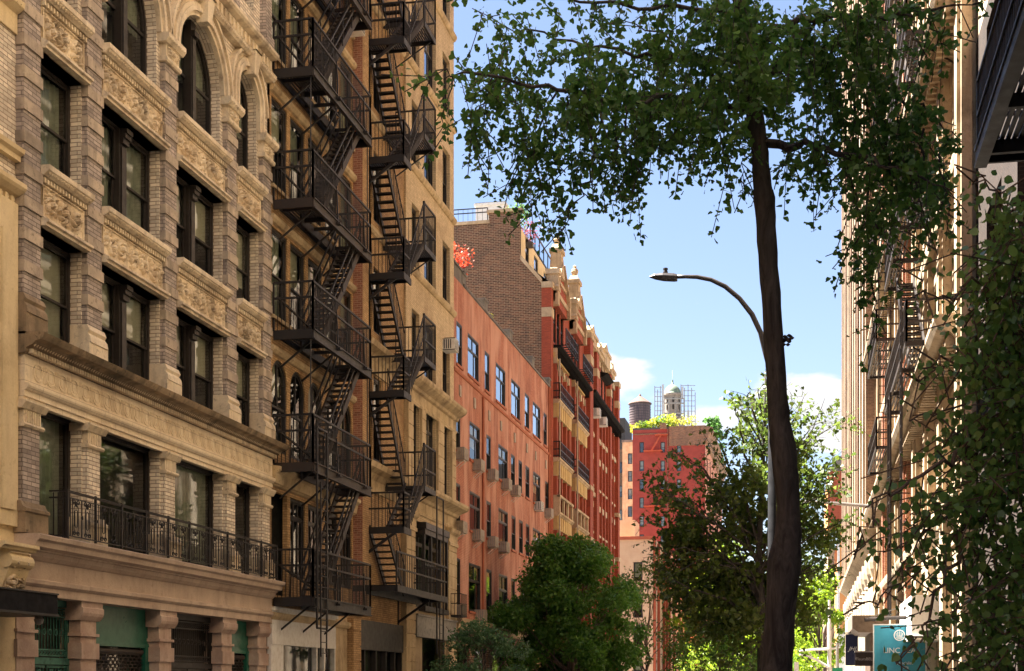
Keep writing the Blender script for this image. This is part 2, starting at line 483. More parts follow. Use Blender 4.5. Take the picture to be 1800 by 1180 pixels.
M['bronze'] = paint('dark_bronze_frame', (0.019, 0.014, 0.012), 0.5, 0.0, (0.012, 0.009, 0.008))
M['blackframe'] = paint('black_window_frame', (0.020, 0.016, 0.015), 0.45, 0.0)
M['green'] = paint('dark_green_paint', (0.012, 0.115, 0.075), 0.35, 0.0, (0.008, 0.085, 0.055))
M['greeniron'] = paint('verdigris_iron', (0.05, 0.17, 0.13), 0.55, 0.3, (0.02, 0.05, 0.04))
M['glass'] = glass('window_glass')
M['skyglass'] = glass('bright_window_glass', refl=2.4, warp=0.05)
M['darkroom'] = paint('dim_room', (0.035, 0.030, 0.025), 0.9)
M['blind'] = paint('cream_blind', (0.52, 0.48, 0.36), 0.8, col2=(0.45, 0.41, 0.30))
M['curtain'] = paint('grey_green_curtain', (0.30, 0.31, 0.24), 0.9)
M['white'] = paint('white_paint', (0.78, 0.76, 0.72), 0.5, col2=(0.62, 0.58, 0.52))
M['greymetal'] = paint('grey_metal', (0.30, 0.28, 0.26), 0.5, 0.3)
M['beige'] = paint('beige_metal', (0.42, 0.34, 0.26), 0.6, col2=(0.30, 0.23, 0.17))
M['coping'] = stone('grey_coping_stone', (0.22, 0.20, 0.18), (0.15, 0.135, 0.12), (0.06, 0.05, 0.05), 0.5)
M['roof'] = paint('dark_roof_felt', (0.07, 0.065, 0.06), 0.9)
M['asphalt'] = paint('asphalt', (0.05, 0.05, 0.05), 0.9, bump=0.6)
M['pave'] = stone('concrete_pavement', (0.30, 0.28, 0.25), (0.25, 0.235, 0.21), (0.1, 0.09, 0.08), 0.3, joints=(1.5, 1.5))
M['ginkgo'] = leafmat('ginkgo_leaves', (0.042, 0.120, 0.026), (0.125, 0.245, 0.055), 0.48)
M['pear'] = leafmat('glossy_dark_leaves', (0.085, 0.190, 0.050), (0.20, 0.34, 0.09), 0.45, rough=0.28, spec=0.6)
M['midleaf'] = leafmat('mid_green_leaves', (0.042, 0.125, 0.016), (0.120, 0.240, 0.030), 0.42)
M['paleleaf'] = leafmat('pale_green_leaves', (0.06, 0.14, 0.05), (0.12, 0.22, 0.09), 0.3)
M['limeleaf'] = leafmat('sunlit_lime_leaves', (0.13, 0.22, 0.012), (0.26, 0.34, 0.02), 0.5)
M['oliveleaf'] = leafmat('olive_green_leaves', (0.045, 0.088, 0.014), (0.120, 0.160, 0.028), 0.45)
M['bark'] = bark('grey_brown_bark', (0.10, 0.072, 0.058), (0.20, 0.145, 0.115))
M['barkdark'] = bark('dark_bark', (0.038, 0.034, 0.034), (0.12, 0.105, 0.10))

# ---------------------------------------------------------------- windows (shared meshes, outward = +x, width along y, z up)
WINC = {}
def win_parts(w, h, kind, fm, gm):
    key = (round(w, 2), round(h, 2), kind, fm.name, gm.name)
    if key in WINC: return WINC[key]
    f = MB(); g = MB(); t = 0.075
    a, b = -w / 2, w / 2
    def sash(y0, y1, z0, z1, x=0.03, tt=0.05):
        f.box(x - 0.02, x + 0.025, y0, y0 + tt, z0, z1); f.box(x - 0.02, x + 0.025, y1 - tt, y1, z0, z1)
        f.box(x - 0.02, x + 0.022, y0 + tt, y1 - tt, z0, z0 + tt); f.box(x - 0.02, x + 0.022, y0 + tt, y1 - tt, z1 - tt, z1)
        g.quad((x, y0 + tt - .01, z0 + tt - .01), (x, y1 - tt + .01, z0 + tt - .01), (x, y1 - tt + .01, z1 - tt + .01), (x, y0 + tt - .01, z1 - tt + .01))
    def dh(y0, y1, z0, z1):
        zm = z0 + (z1 - z0) * 0.49
        sash(y0, y1, zm - 0.03, z1, 0.045)
        sash(y0, y1, z0, zm + 0.03, 0.0)
    if kind == 'arch' or kind == 'archpair':
        r = w / 2; zs = h - r
        f.box(-0.03, 0.09, a, a + t, 0, zs); f.box(-0.03, 0.09, b - t, b, 0, zs); f.box(-0.03, 0.09, a + t, b - t, 0, t)
        f.ring(0.0, 0, zs, r - t, r, 0.09, n=20, back=0.03)
        f.box(0.0, 0.06, a + t, b - t, h * 0.47, h * 0.47 + 0.07)
        n = 16
        pts = [(0.03, a + 0.03, 0.03), (0.03, b - 0.03, 0.03)] + [(0.03, (r - .03) * math.cos(PI * i / n), zs + (r - .03) * math.sin(PI * i / n)) for i in range(n + 1)]
        g.add(pts, [tuple(range(len(pts)))])
        f.ring(0.0, 0, zs, r - t - 0.05, r - t, 0.06, n=20)
        if kind == 'archpair':
            f.box(-0.02, 0.2, -0.14, 0.14, 0.02, h - 0.03)
            f.box(0.2, 0.23, -0.09, 0.09, 0.1, h - 0.45)
            f.box(0.2, 0.30, -0.13, 0.13, h - 0.42, h - 0.28)
        else:
            f.box(0.0, 0.06, -0.03, 0.03, h * 0.47, h - t)
    else:
        f.box(-0.03, 0.09, a, a + t, 0, h); f.box(-0.03, 0.09, b - t, b, 0, h)
        f.box(-0.03, 0.09, a + t, b - t, h - t, h); f.box(-0.03, 0.11, a + t, b - t, 0, t * 0.8)
        ia, ib, ja, jb = a + t, b - t, t * 0.8, h - t
        if kind == 'dh': dh(ia, ib, ja, jb)
        elif kind == 'pair':
            m = 0.17
            f.box(-0.02, 0.16, -m, m, ja, jb)
            f.box(0.16, 0.20, -m * .62, m * .62, ja + 0.2, jb - 0.38)          # ornamented mullion with a bracketed head
            f.box(0.16, 0.25, -m * .8, m * .8, ja, ja + 0.16)
            for i, (o, z0, z1) in enumerate(((0.34, -0.10, 0.0), (0.30, -0.20, -0.10), (0.25, -0.32, -0.20))):
                f.box(0.16, o, -m * .85, m * .85, jb + z0, jb + z1)
            dh(ia, -m, ja, jb); dh(m, ib, ja, jb)
        elif kind == 'plain': sash(ia, ib, ja, jb, 0.03, 0.04)
        elif kind == 'tall':                                     # two lights over two
            zt = ja + (jb - ja) * 0.66
            f.box(0.0, 0.075, ia, ib, zt - 0.03, zt + 0.03)
            sash(ia, 0.0, zt + .03, jb, 0.03, 0.035); sash(0.0, ib, zt + .03, jb, 0.03, 0.035)
            sash(ia, (ia + ib) / 2 + 0.12 * w, ja, zt - .03, 0.04, 0.035); sash((ia + ib) / 2 + 0.12 * w, ib, ja, zt - .03, 0.01, 0.035)
        elif kind == 'french':
            zt = ja + (jb - ja) * 0.78
            f.box(0.0, 0.075, ia, ib, zt - 0.03, zt + 0.03)
            n = 3
            for i in range(n):
                y0 = ia + (ib - ia) * i / n; y1 = ia + (ib - ia) * (i + 1) / n
                sash(y0, y1, ja, zt - .03, 0.03, 0.04); sash(y0, y1, zt + .03, jb, 0.03, 0.04)
    WINC[key] = (local_build(f, 'window_frame', fm), local_build(g, 'window_glass', gm))
    return WINC[key]
BLC = {}
def blind_mesh(w, h, m, folds):
    key = (round(w, 2), round(h, 2), m.name, folds)
    if key not in BLC:
        b = MB()
        if folds:
            n = max(6, int(w / 0.035)); vs = []
            for i in range(n + 1):
                y = -w / 2 + w * i / n
                x = 0.025 * math.sin(i * 1.25) + 0.012 * math.sin(i * 2.9 + 1)
                vs += [(x, y, 0), (x, y, h)]
            b.add(vs, [(2*i, 2*i+2, 2*i+3, 2*i+1) for i in range(n)])
        else:
            b.box(-0.004, 0.004, -w / 2, w / 2, 0, h)
        BLC[key] = local_build(b, 'blind', m, smooth=folds)
    return BLC[key]
FACE = {'+X': 0.0, '-X': PI, '-Y': -PI / 2, '+Y': PI / 2}
rw = random.Random(5)
def window(parent, face, plane, c, z0, w, h, kind='dh', fm=None, gm=None, cover=None, name='window', lod=0):
    """one window as a part of its building; cover: None, 'rand', ('blind', share) or ('curtain', share)"""
    fm = fm or M['bronze']; gm = gm or M['glass']
    fme, gme = win_parts(w, h, kind, fm, gm)
    rz = FACE[face]
    loc = (plane, c, z0) if face[1] == 'X' else (c, plane, z0)
    o = place(name, fme, parent, loc, rz)
    g = place('pane', gme, None)
    g.parent = o; g.location = (0, 0, 0); g.rotation_euler = (0, 0, 0)
    if cover == 'rand':
        q = rw.random()
        cover = ('blind', rw.choice((0.35, 0.5, 0.62, 0.8))) if q < 0.5 else (('curtain', 0.97) if q < 0.72 else None)
    if cover:
        k, sh = cover
        hh = (h - 0.16) * sh
        me = blind_mesh(w - 0.18, hh, M['blind'] if k == 'blind' else M['curtain'], k != 'blind')
        b = place(k, me, None)
        b.parent = o; b.location = (-0.09, 0, h - 0.08 - hh); b.rotation_euler = (0, 0, 0)
    return o

# ---------------------------------------------------------------- ornament
def relief(name, w, h, m, centres, seed=1, step=0.022, amp=0.07, d=1):
    "carved panel (leaf scrolls round rosettes) as a height field, outward +x, centred on y, z from 0"
    ny = max(8, int(w / step)); nz = max(8, int(h / step))
    y = np.linspace(-w / 2, w / 2, ny + 1); z = np.linspace(0, h, nz + 1)
    Yg, Zg = np.meshgrid(y, z, indexing='ij')
    H = np.zeros_like(Yg)
    rnd = random.Random(seed)
    for (cy, cz, rad, k, tw) in centres:
        dy, dz = (Yg - cy), (Zg - cz)
        r = np.sqrt(dy**2 + dz**2) + 1e-6; th = np.arctan2(dz, dy)
        pet = np.abs(np.sin(th * k / 2 + tw * r / rad * 5 + rnd.random() * 6)) ** 0.6
        env = np.clip(1.15 - r / rad, 0, 1) ** 0.5
        core = np.exp(-(r / (rad * 0.22)) ** 2) * 0.7
        ringg = np.exp(-((r - rad * 0.45) / (rad * 0.1)) ** 2) * 0.35
        H = np.maximum(H, env * (0.25 + 0.65 * pet) * (0.6 + 0.4 * np.cos(r / rad * 9)) + core + ringg * env)
    for i in range(int(w * h * 60)):
        cy = rnd.uniform(-w / 2, w / 2); cz = rnd.uniform(0.06, h - 0.06); a = rnd.uniform(0, PI); L = rnd.uniform(0.05, 0.12)
        u = (Yg - cy) * math.cos(a) + (Zg - cz) * math.sin(a); v = -(Yg - cy) * math.sin(a) + (Zg - cz) * math.cos(a)
        v = v + (u / L) ** 2 * 0.025
        H = np.maximum(H, 0.75 * rnd.uniform(.5, 1) * np.exp(-(u / L) ** 2 * 1.5 - (v / (L * 0.22)) ** 2))
    H = np.clip((H - 0.30) / 0.38, 0, 1.25) ** 0.8
    edge = np.minimum.reduce([Yg + w / 2, w / 2 - Yg, Zg, h - Zg])
    H = H * np.clip((edge - 0.03) / 0.05, 0, 1)
    H[edge < 0.028] = 0.45
    H = (H - 0.15) * amp * 1.15
    vs = [(float(H[i, j]), float(y[i]), float(z[j])) for i in range(ny + 1) for j in range(nz + 1)]
    k = nz + 1
    fs = [(i*k+j, (i+1)*k+j, (i+1)*k+j+1, i*k+j+1) for i in range(ny) for j in range(nz)]
    b = MB(); b.add(vs, fs)
    b.box(-0.06, 0.0, -w/2, w/2, 0, h)
    return local_build(b, name, m)
def cornice_teeth(b, X, y0, y1, z0, z1, out0, out1, w, gap, d=1):
    n = int((y1 - y0) / (w + gap)); st = (y1 - y0) / n
    for i in range(n):
        y = y0 + st * (i + 0.5)
        b.box(X + d * out0, X + d * out1, y - w / 2, y + w / 2, z0, z1)
def beads(b, X, y0, y1, zc, out, r, st, d=1, el=1.0):
    n = int((y1 - y0) / st)
    for i in range(n):
        y = y0 + (y1 - y0) * (i + 0.5) / n
        c = (X + d * out, y, zc)
        b.add([(c[0] + d*r, y, zc), (c[0], y - r*.8, zc), (c[0], y + r*.8, zc), (c[0], y, zc - r*el), (c[0], y, zc + r*el)],
              [(0, 1, 4), (0, 4, 2), (0, 2, 3), (0, 3, 1)] if d > 0 else [(0, 4, 1), (0, 2, 4), (0, 3, 2), (0, 1, 3)])

# ---------------------------------------------------------------- foliage
def leaf_shape(kind):
    if kind == 'fan':                                     # ginkgo fan
        return np.array([(0, 0, 0), (-.34, .30, .05), (-.62, .66, -.04), (-.34, .92, .06), (0, .80, .0), (.34, .92, .06), (.62, .66, -.04), (.34, .30, .05)])
    if kind == 'heart':
        return np.array([(0, 0, 0), (-.36, .18, .07), (-.40, .52, .06), (0, 1.05, -.08), (.40, .52, .06), (.36, .18, .07)])
    return np.array([(0, 0, 0), (-.30, .45, .05), (0, 1.0, -.03), (.30, .45, .05)])
def leaves_mesh(name, parent, mat, P, size, seed, kind='oval', down=0.35, extra=None, org_=None):
    "P: (n,3) positions; every leaf turned at random, hanging a little"
    rng = np.random.default_rng(seed)
    n = len(P); S = leaf_shape(kind); k = len(S)
    d = rng.normal(size=(n, 3)); d[:, 2] -= down * 2; d /= np.linalg.norm(d, axis=1, keepdims=True)
    u = rng.normal(size=(n, 3)); u -= d * (u * d).sum(1, keepdims=True); u /= np.linalg.norm(u, axis=1, keepdims=True)
    w = np.cross(d, u)
    sz = size * rng.uniform(.45, 1.35, size=(n, 1, 1))
    V = P[:, None, :] + sz * (S[None, :, 0, None] * u[:, None, :] + S[None, :, 1, None] * d[:, None, :] + S[None, :, 2, None] * w[:, None, :])
    O = np.array(org(parent))
    V = (V - O).reshape(-1, 3)
    me = bpy.data.meshes.new(name)
    me.vertices.add(n * k); me.vertices.foreach_set('co', V.astype(np.float32).ravel())
    me.loops.add(n * k); me.loops.foreach_set('vertex_index', np.arange(n * k, dtype=np.int32))
    me.polygons.add(n)
    me.polygons.foreach_set('loop_start', np.arange(0, n * k, k, dtype=np.int32))
    me.polygons.foreach_set('loop_total', np.full(n, k, dtype=np.int32))
    me.update(calc_edges=True); me.validate()
    me.materials.append(mat)
    o = bpy.data.objects.new(name, me); sc.collection.objects.link(o)
    if parent is not None: o.parent = parent; ORG[o.name] = org(parent)
    return o
def cloud_points(ells, n, seed, lump=.55, twig=9):
    "points gathered in twig-sized tufts inside ellipsoids (x, y, z, rx, ry, rz)"
    rng = np.random.default_rng(seed); out = []
    vol = np.array([e[3] * e[4] * e[5] for e in ells]) ** .8; vol /= vol.sum()
    for e, f in zip(ells, vol):
        m = max(3, int(n * f)); nt = max(2, m // twig)
        c = rng.normal(size=(nt, 3)); c /= np.linalg.norm(c, axis=1, keepdims=True)
        c *= rng.uniform(.25, 1.0, size=(nt, 1)) ** .5 * rng.uniform(.8, 1.12, size=(nt, 1))
        c = c * np.array(e[3:6]) + np.array(e[:3])
        i = rng.integers(0, nt, m)
        out.append(c[i] + rng.normal(size=(m, 3)) * np.array([1, 1, .7]) * lump * min(e[3:6]) * .28)
    return np.concatenate(out)
def leafcloud(name, parent, mat, ells, n, size, seed, kind='oval', down=.35, lump=.55, twig=9):
    return leaves_mesh(name, parent, mat, cloud_points(ells, n, seed, lump, twig), size, seed + 1, kind, down)
def wob(a, b, r0, r1, n, rnd, amp):
    a, b = Vector(a), Vector(b); pts = []; rs = []
    for i in range(n + 1):
        f = i / n
        o = Vector((rnd.uniform(-1, 1), rnd.uniform(-1, 1), rnd.uniform(-.6, .6))) * amp * math.sin(PI * f)
        pts.append(a.lerp(b, f) + o); rs.append(r0 + (r1 - r0) * f)
    return pts, rs
def tree(name, label, base, h, rad, leafm, n, size, seed, trunk_r=.18, crown0=.3, lumps=26, kind='oval', barkm='bark', lean=(0, 0), group=None, sub=1.0, spread=1.0, shape='round', lump=.55):
    "tapered trunk, limbs reaching every foliage mass, crown of many small leaves in uneven masses"
    rnd = random.Random(seed)
    t = thing(name, label, 'tree', base, group)
    bx, by, bz = base
    z0, z1 = bz + h * crown0, bz + h
    top = Vector((bx + lean[0], by + lean[1], z1 - (z1 - z0) * .25))
    b = MB(); pts, rs = wob((bx, by, bz - .1), top, trunk_r, trunk_r * .25, 10, rnd, h * .02)
    b.tube(pts, rs, 9)
    ells = []; br = MB()
    for i in range(lumps):
        f = rnd.random() ** .9
        zc = z0 + (z1 - z0) * (.06 + .88 * f)
        prof = math.sin(PI * min(1, max(0.08, (zc - z0) / (z1 - z0)) * .86 + .12)) if shape == 'round' else (1.05 - .85 * (zc - z0) / (z1 - z0))
        a = rnd.uniform(0, 2 * PI); rr = rad * prof * (rnd.uniform(.25, 1) ** .6) * spread
        cx = bx + lean[0] * (zc - bz) / h + rr * math.cos(a); cy = by + lean[1] * (zc - bz) / h + rr * math.sin(a)
        e = rad * rnd.uniform(.20, .40) * sub
        ells.append((cx, cy, zc, e, e, e * rnd.uniform(.5, .85)))
        fb = max(.15, min(.95, ((zc - bz) / h) * .75 - .02))
        k = int(fb * 10); s = pts[k]
        p2, r2 = wob(s, (cx, cy, zc), max(.02, rs[k] * .45), .012, 5, rnd, rad * .05)
        br.tube(p2, r2, 5)
        for _ in range(4):
            ax = Vector((cx, cy, zc)) + Vector((rnd.uniform(-1, 1) * e, rnd.uniform(-1, 1) * e, rnd.uniform(-.5, .9) * e))
            br.bar(p2[-2], ax, .014)
    b.build('trunk', M[barkm], t, smooth=True); br.build('branches', M[barkm], t)
    leafcloud('crown', t, leafm, ells, n, size, seed, kind, lump=lump)
    return t

# ================================================================ setting
XL, XR = -14.5, 3.5
g = MB(); g.quad((-600, -200, -0.15), (600, -200, -0.15), (600, 1500, -0.15), (-600, 1500, -0.15))
tag(g.build('ground', M['pave']), kind='structure')
g = MB(); g.quad((-10.3, -150, -0.146), (-0.7, -150, -0.146), (-0.7, 700, -0.146), (-10.3, 700, -0.146))
tag(g.build('road', M['asphalt']), kind='structure')
for nm, a, b in (('pavement', -14.9, -10.3), ('pavement', -0.7, 3.9)):
    g = MB(); g.box(a, b, -60, 118, -0.14, 0.0)
    tag(g.build(nm, M['pave']), kind='structure')

# ================================================================ A: cream terracotta loft building (left, nearest in full view)
A = thing('terracotta_building', 'cream terracotta and brick loft building with arched windows and leafy carved panels', 'building', (-14.5, 31, 0))
AY0, AY1 = 24.60, 37.42
PC = [24.9, 27.35, 31.0, 34.63, 37.09]           # pier centres
PW = 0.31
BAYS = [(PC[i] + PW + 0.05, PC[i + 1] - PW - 0.05) for i in range(4)]
ZTOP = 27.0
XW = -14.62                                      # wall sheet behind the piers
ops = []
for i, (a, b) in enumerate(BAYS):
    ops.append((a, b, 4.6, 7.2))
    ops.append((a, b, 8.40, 10.64)); ops.append((a, b, 11.81, 14.09))
ARCH = []
for i, (a, b) in enumerate(BAYS):
    c = (a + b) / 2
    r = 1.32 if i in (1, 2) else 0.74
    zs = 16.78 if i in (1, 2) else 17.36
    ARCH.append((c, r, zs))
    ops.append((c - r, c + r, 15.31, zs, 't')); ops.append((c - r, c + r, zs, 18.45, 'tb_'))
    for q in (-1, 1):
        if i in (1, 2): ops.append((c + q * .75 - .5, c + q * .75 + .5, 20.0, 22.4)); ops.append((c + q * .75 - .5, c + q * .75 + .5, 23.3, 25.3))
    if i in (0, 3): ops.append((c - .55, c + .55, 20.0, 22.4)); ops.append((c - .55, c + .55, 23.3, 25.3))
# reveals of the arch heads come from archfill, so their rectangles only cut the sheet
w = MB()
cut = [o for o in ops]
class _W(MB): pass
def wall_cut(mb, X, y0, y1, z0, z1, ops, depth, d=1):
    rev = [o for o in ops if not (len(o) > 4 and '_' in o[4])]
    ys = sorted({y0, y1, *[v for o in ops for v in o[:2]]}); zs = sorted({z0, z1, *[v for o in ops for v in o[2:4]]})
    ys = [v for v in ys if y0 <= v <= y1]; zs = [v for v in zs if z0 <= v <= z1]
    for i in range(len(ys) - 1):
        for j in range(len(zs) - 1):
            ym, zm = (ys[i] + ys[i+1]) / 2, (zs[j] + zs[j+1]) / 2
            if any(o[0] < ym < o[1] and o[2] < zm < o[3] for o in ops): continue
            mb.quad((X, ys[i], zs[j]), (X, ys[i+1], zs[j]), (X, ys[i+1], zs[j+1]), (X, ys[i], zs[j+1]))
    tmp = MB(); tmp.wall(X, y0, y0, z0, z0, rev, depth, d)
    mb.add(tmp.v, tmp.f)
wall_cut(w, XW, AY0, AY1, 4.5, ZTOP, ops, 0.34)
for c, r, zs in ARCH: w.archfill(XW, c, zs, r, 18.45, 0.34)
w.quad((XW, AY0, 4.5), (XW, AY0, ZTOP), (XW - 8, AY0, ZTOP), (XW - 8, AY0, 4.5))
w.quad((XW, AY1, 4.5), (XW - 8, AY1, 4.5), (XW - 8, AY1, ZTOP), (XW, AY1, ZTOP))
w.build('wall', M['palebrick'], A)
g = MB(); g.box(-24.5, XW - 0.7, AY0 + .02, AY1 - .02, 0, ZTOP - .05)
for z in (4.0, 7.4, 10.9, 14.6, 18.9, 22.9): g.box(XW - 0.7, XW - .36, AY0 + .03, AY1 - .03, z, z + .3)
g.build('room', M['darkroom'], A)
g = MB(); g.box(-24.6, XW - .02, AY0 + .01, AY1 - .01, ZTOP, ZTOP + .2); g.build('roof', M['roof'], A)

# banded piers: rough brick with stone courses standing out
def pier(c, z0, z1, X=-14.5, hw=PW, zone=None):
    b = MB(); s = MB()
    b.box(X - 0.4, X, c - hw, c + hw, z0, z1)
    z = z0 + 0.42; k = 0
    while z < z1 - 0.3:
        s.box(X - 0.38, X + 0.035, c - hw - 0.03, c + hw + 0.03, z, z + 0.215)
        z += 0.615; k += 1
    build2('banded_pier', [(b, M['greybrick']), (s, M['band'])], A)
for i, c in enumerate(PC):
    pier(c, 9.15, 16.2)
    b = MB()
    # plinth over the cornice
    b.box(-14.9, -14.40, c - .40, c + .40, 8.36, 8.78)
    b.prof(-14.5, [(-.4, 8.78), (.12, 8.78), (.10, 8.9), (.04, 8.98), (.08, 9.04), (.03, 9.15), (-.4, 9.15)], c - .37, c + .37)
    b.build('pier_base', M['terra_dark'] if i == 0 else M['terra'], A)
    # foliate capital with moulded abacus, top at 16.78
    b = MB()
    b.box(-14.9, -14.46, c - .34, c + .34, 16.2, 16.62)
    b.prof(-14.5, [(-.4, 16.16), (.07, 16.16), (.10, 16.2), (.10, 16.25), (.05, 16.28), (-.4, 16.28)], c - .40, c + .40)
    b.prof(-14.5, [(-.4, 16.58), (.10, 16.58), (.14, 16.62), (.18, 16.68), (.18, 16.78), (-.4, 16.78)], c - .47, c + .47)
    beads(b, -14.5, c - .44, c + .44, 16.66, .17, .045, .11)
    b.build('capital', M['terra'], A)
CAPREL = relief('capital_carving', 0.62, 0.32, M['terra'], [(0, .16, .2, 6, 1.2), (-.22, .16, .13, 5, -1), (.22, .16, .13, 5, 1)], 3, step=.016)
for c in PC: place('capital_carving', CAPREL, A, (-14.455, c, 16.27))

# spandrel panels with carved relief
WW, NW = BAYS[1][1] - BAYS[1][0] - .1, BAYS[0][1] - BAYS[0][0] - .1
RWIDE = [relief('carved_panel', WW, 0.62, M['carved'],
               [(0, .31, .26, 5, .4), (-.52 + q, .34, .27, 6, 1.3), (.52 + q, .34, .27, 6, -1.3), (-1.0, .28 + q, .26, 5, -1.2), (1.0, .28 + q, .26, 5, 1.2), (-1.32, .36, .2, 5, 1), (1.32, .36, .2, 5, -1)], sd, amp=.10, step=.02)
         for sd, q in ((7, 0), (17, .05), (27, -.04), (37, .02))]
RNARR = [relief('carved_panel', NW, 0.62, M['carved'],
               [(q, .31, .27, 7, 1.1), (-.5, .31 + q, .24, 5, -1.2), (.5, .31 - q, .24, 5, 1.2)], sd, amp=.12, step=.02) for sd, q in ((9, 0), (19, .04), (29, -.04), (39, .03))]
kp = 0
for zb in (10.64, 14.09):
    for i, (a, b_) in enumerate(BAYS):
        s = MB()
        s.box(XW - .3, -14.56, a, b_, zb, zb + 1.17)
        s.prof(XW, [(-.3, zb), (.22, zb), (.22, zb + .05), (.28, zb + .07), (.28, zb + .12), (.20, zb + .15), (.14, zb + .2), (-.3, zb + .2)], a - .03, b_ + .03)
        s.prof(XW, [(-.3, zb + .98), (.18, zb + .98), (.24, zb + 1.03), (.30, zb + 1.07), (.30, zb + 1.17), (-.3, zb + 1.17)], a - .04, b_ + .04)
        cornice_teeth(s, XW, a, b_, zb + .86, zb + .95, .05, .16, .055, .055)
        beads(s, XW, a, b_, zb + 1.03, .25, .045, .10)
        s.build('spandrel', M['terra'], A)
        kp += 1; place('carved_panel', (RWIDE if i in (1, 2) else RNARR)[kp % 4 if i in (1, 2) else (kp // 2) % 4], A, (-14.55, (a + b_) / 2, zb + .21))

# arches: moulded rings, a dotted outer ring, keystones, impost
for i, (c, r, zs) in enumerate(ARCH):
    b = MB(); st = zs - 16.78
    for (r0, r1, o) in ((r, r + .10, .06), (r + .10, r + .20, .13), (r + .20, r + .30, .09)):
        b.ring(XW, c, zs, r0, r1, o + .06, n=30, back=.0)
        if st > 0.1:
            for q in (-1, 1):
                b.box(XW, XW + o + .06, c + q * r0, c + q * r1, 16.78, zs)
    b.ring(XW, c, zs, r + .30, r + .46, .08, n=30)
    b.ring(XW, c, zs, r + .46, r + .54, .17, n=30)
    n = int(PI * (r + .38) / .085)
    for k in range(n):
        a_ = PI * (k + .5) / n
        y, z = c + (r + .38) * math.cos(a_), zs + (r + .38) * math.sin(a_)
        b.box(XW + .07, XW + .12, y - .022, y + .022, z - .022, z + .022)
    b.build('arch_moulding', M['terra'], A, smooth=False)
    k_ = MB()
    kt = zs + r
    k_.add([(XW, c - .12, kt - .1), (XW + .30, c - .12, kt - .1), (XW + .30, c + .12, kt - .1), (XW, c + .12, kt - .1),
            (XW, c - .2, kt + .5), (XW + .36, c - .2, kt + .5), (XW + .36, c + .2, kt + .5), (XW, c + .2, kt + .5)],
           [(0,3,2,1),(4,5,6,7),(0,1,5,4),(1,2,6,5),(2,3,7,6),(3,0,4,7)])
    k_.box(XW, XW + .40, c - .23, c + .23, kt + .5, min(kt + .56, 18.6))
    k_.build('keystone', M['terra'], A)
    fw = 2 * r
    window(A, '+X', XW - .33, c, 15.33, fw, zs + r - 15.33, 'archpair' if i in (1, 2) else 'arch', M['bronze'], cover=('curtain', .55))

# windows of the square-headed floors
for i, (a, b_) in enumerate(BAYS):
    c = (a + b_) / 2; ww = b_ - a
    k = 'pair' if i in (1, 2) else 'dh'
    window(A, '+X', XW - .33, c, 8.42, ww, 2.2, k, M['bronze'], cover=('blind', .9 if i == 0 else .5))
    window(A, '+X', XW - .33, c, 11.82, ww, 2.25, k, M['bronze'], cover=(('curtain', .96), ('curtain', .96), ('blind', .45), ('blind', .7))[i])
    window(A, '+X', XW - .33, c, 4.62, ww, 2.56, 'plain', M['bronze'], cover=('curtain', .96) if i in (0, 2) else None)
    for z0, hh in ((20.0, 2.4), (23.3, 2.0)):
        if i in (1, 2):
            for q in (-1, 1): window(A, '+X', XW - .33, c + q * .75, z0, 1.0, hh, 'dh', M['bronze'], cover='rand')
        else: window(A, '+X', XW - .33, c, z0, 1.1, hh, 'dh', M['bronze'], cover='rand')

# band courses above the arches
b = MB()
b.prof(XW, [(0, 18.45), (.20, 18.45), (.26, 18.50), (.24, 18.54), (.30, 18.60), (.12, 18.62), (.12, 19.05), (.30, 19.07), (.36, 19.12), (.36, 19.2), (.2, 19.24), (0, 19.24)], AY0, AY1)
cornice_teeth(b, XW, AY0, AY1, 18.66, 19.0, .12, .17, .10, .16)
beads(b, XW, AY0, AY1, 18.52, .27, .05, .11)
b.prof(XW, [(0, 22.75), (.2, 22.75), (.3, 22.85), (.3, 23.0), (0, 23.0)], AY0, AY1)
b.prof(XW, [(0, 26.0), (.2, 26.0), (.3, 26.3), (.9, 26.5), (1.0, 26.7), (1.0, 27.0), (0, 27.0)], AY0, AY1)
b.build('band_course', M['terra'], A)
for c in [PC[0], (BAYS[0][1] + BAYS[0][0]) / 2 + .95] + PC[1:]:
    b = MB(); b.box(XW, -14.44, c - .22, c + .22, 19.55, 22.6); b.box(XW, -14.38, c - .27, c + .27, 19.24, 19.6)
    b.box(XW, -14.38, c - .27, c + .27, 22.45, 22.75)
    b.build('pilaster', M['greybrick'], A)
for i in (1, 2):
    c = sum(BAYS[i]) / 2
    b = MB(); b.box(XW, -14.46, c - .16, c + .16, 19.24, 22.75); b.build('pilaster', M['terra'], A)

# main cornice over the second floor with dentils, frieze of discs and bars, architrave
b = MB()
b.prof(-14.5, [(-.12, 8.0), (.07, 8.0), (.07, 8.02), (.10, 8.04), (.10, 8.10), (.16, 8.12), (.24, 8.16), (.30, 8.22), (.43, 8.24), (.47, 8.30), (.50, 8.36), (.40, 8.39), (-.12, 8.41)], AY0 - .1, AY1 + .12)
b.build('main_cornice', M['terra_dark'], A)
b = MB(); cornice_teeth(b, -14.5, AY0, AY1, 8.01, 8.095, .07, .17, .055, .045); b.build('dentils', M['terra'], A)
b = MB()
beads(b, -14.5, AY0 - .05, AY1 + .1, 8.165, .22, .045, .095)
b.build('egg_moulding', M['terra'], A)
b = MB(); b.box(-14.9, -14.47, AY0 - .02, AY1 + .02, 7.43, 8.0)
b.prof(-14.5, [(-.12, 7.10), (.0, 7.10), (.0, 7.2), (.03, 7.2), (.03, 7.32), (.06, 7.32), (.10, 7.36), (.12, 7.40), (.12, 7.45), (-.12, 7.45)], AY0 - .03, AY1 + .03)
n = 27
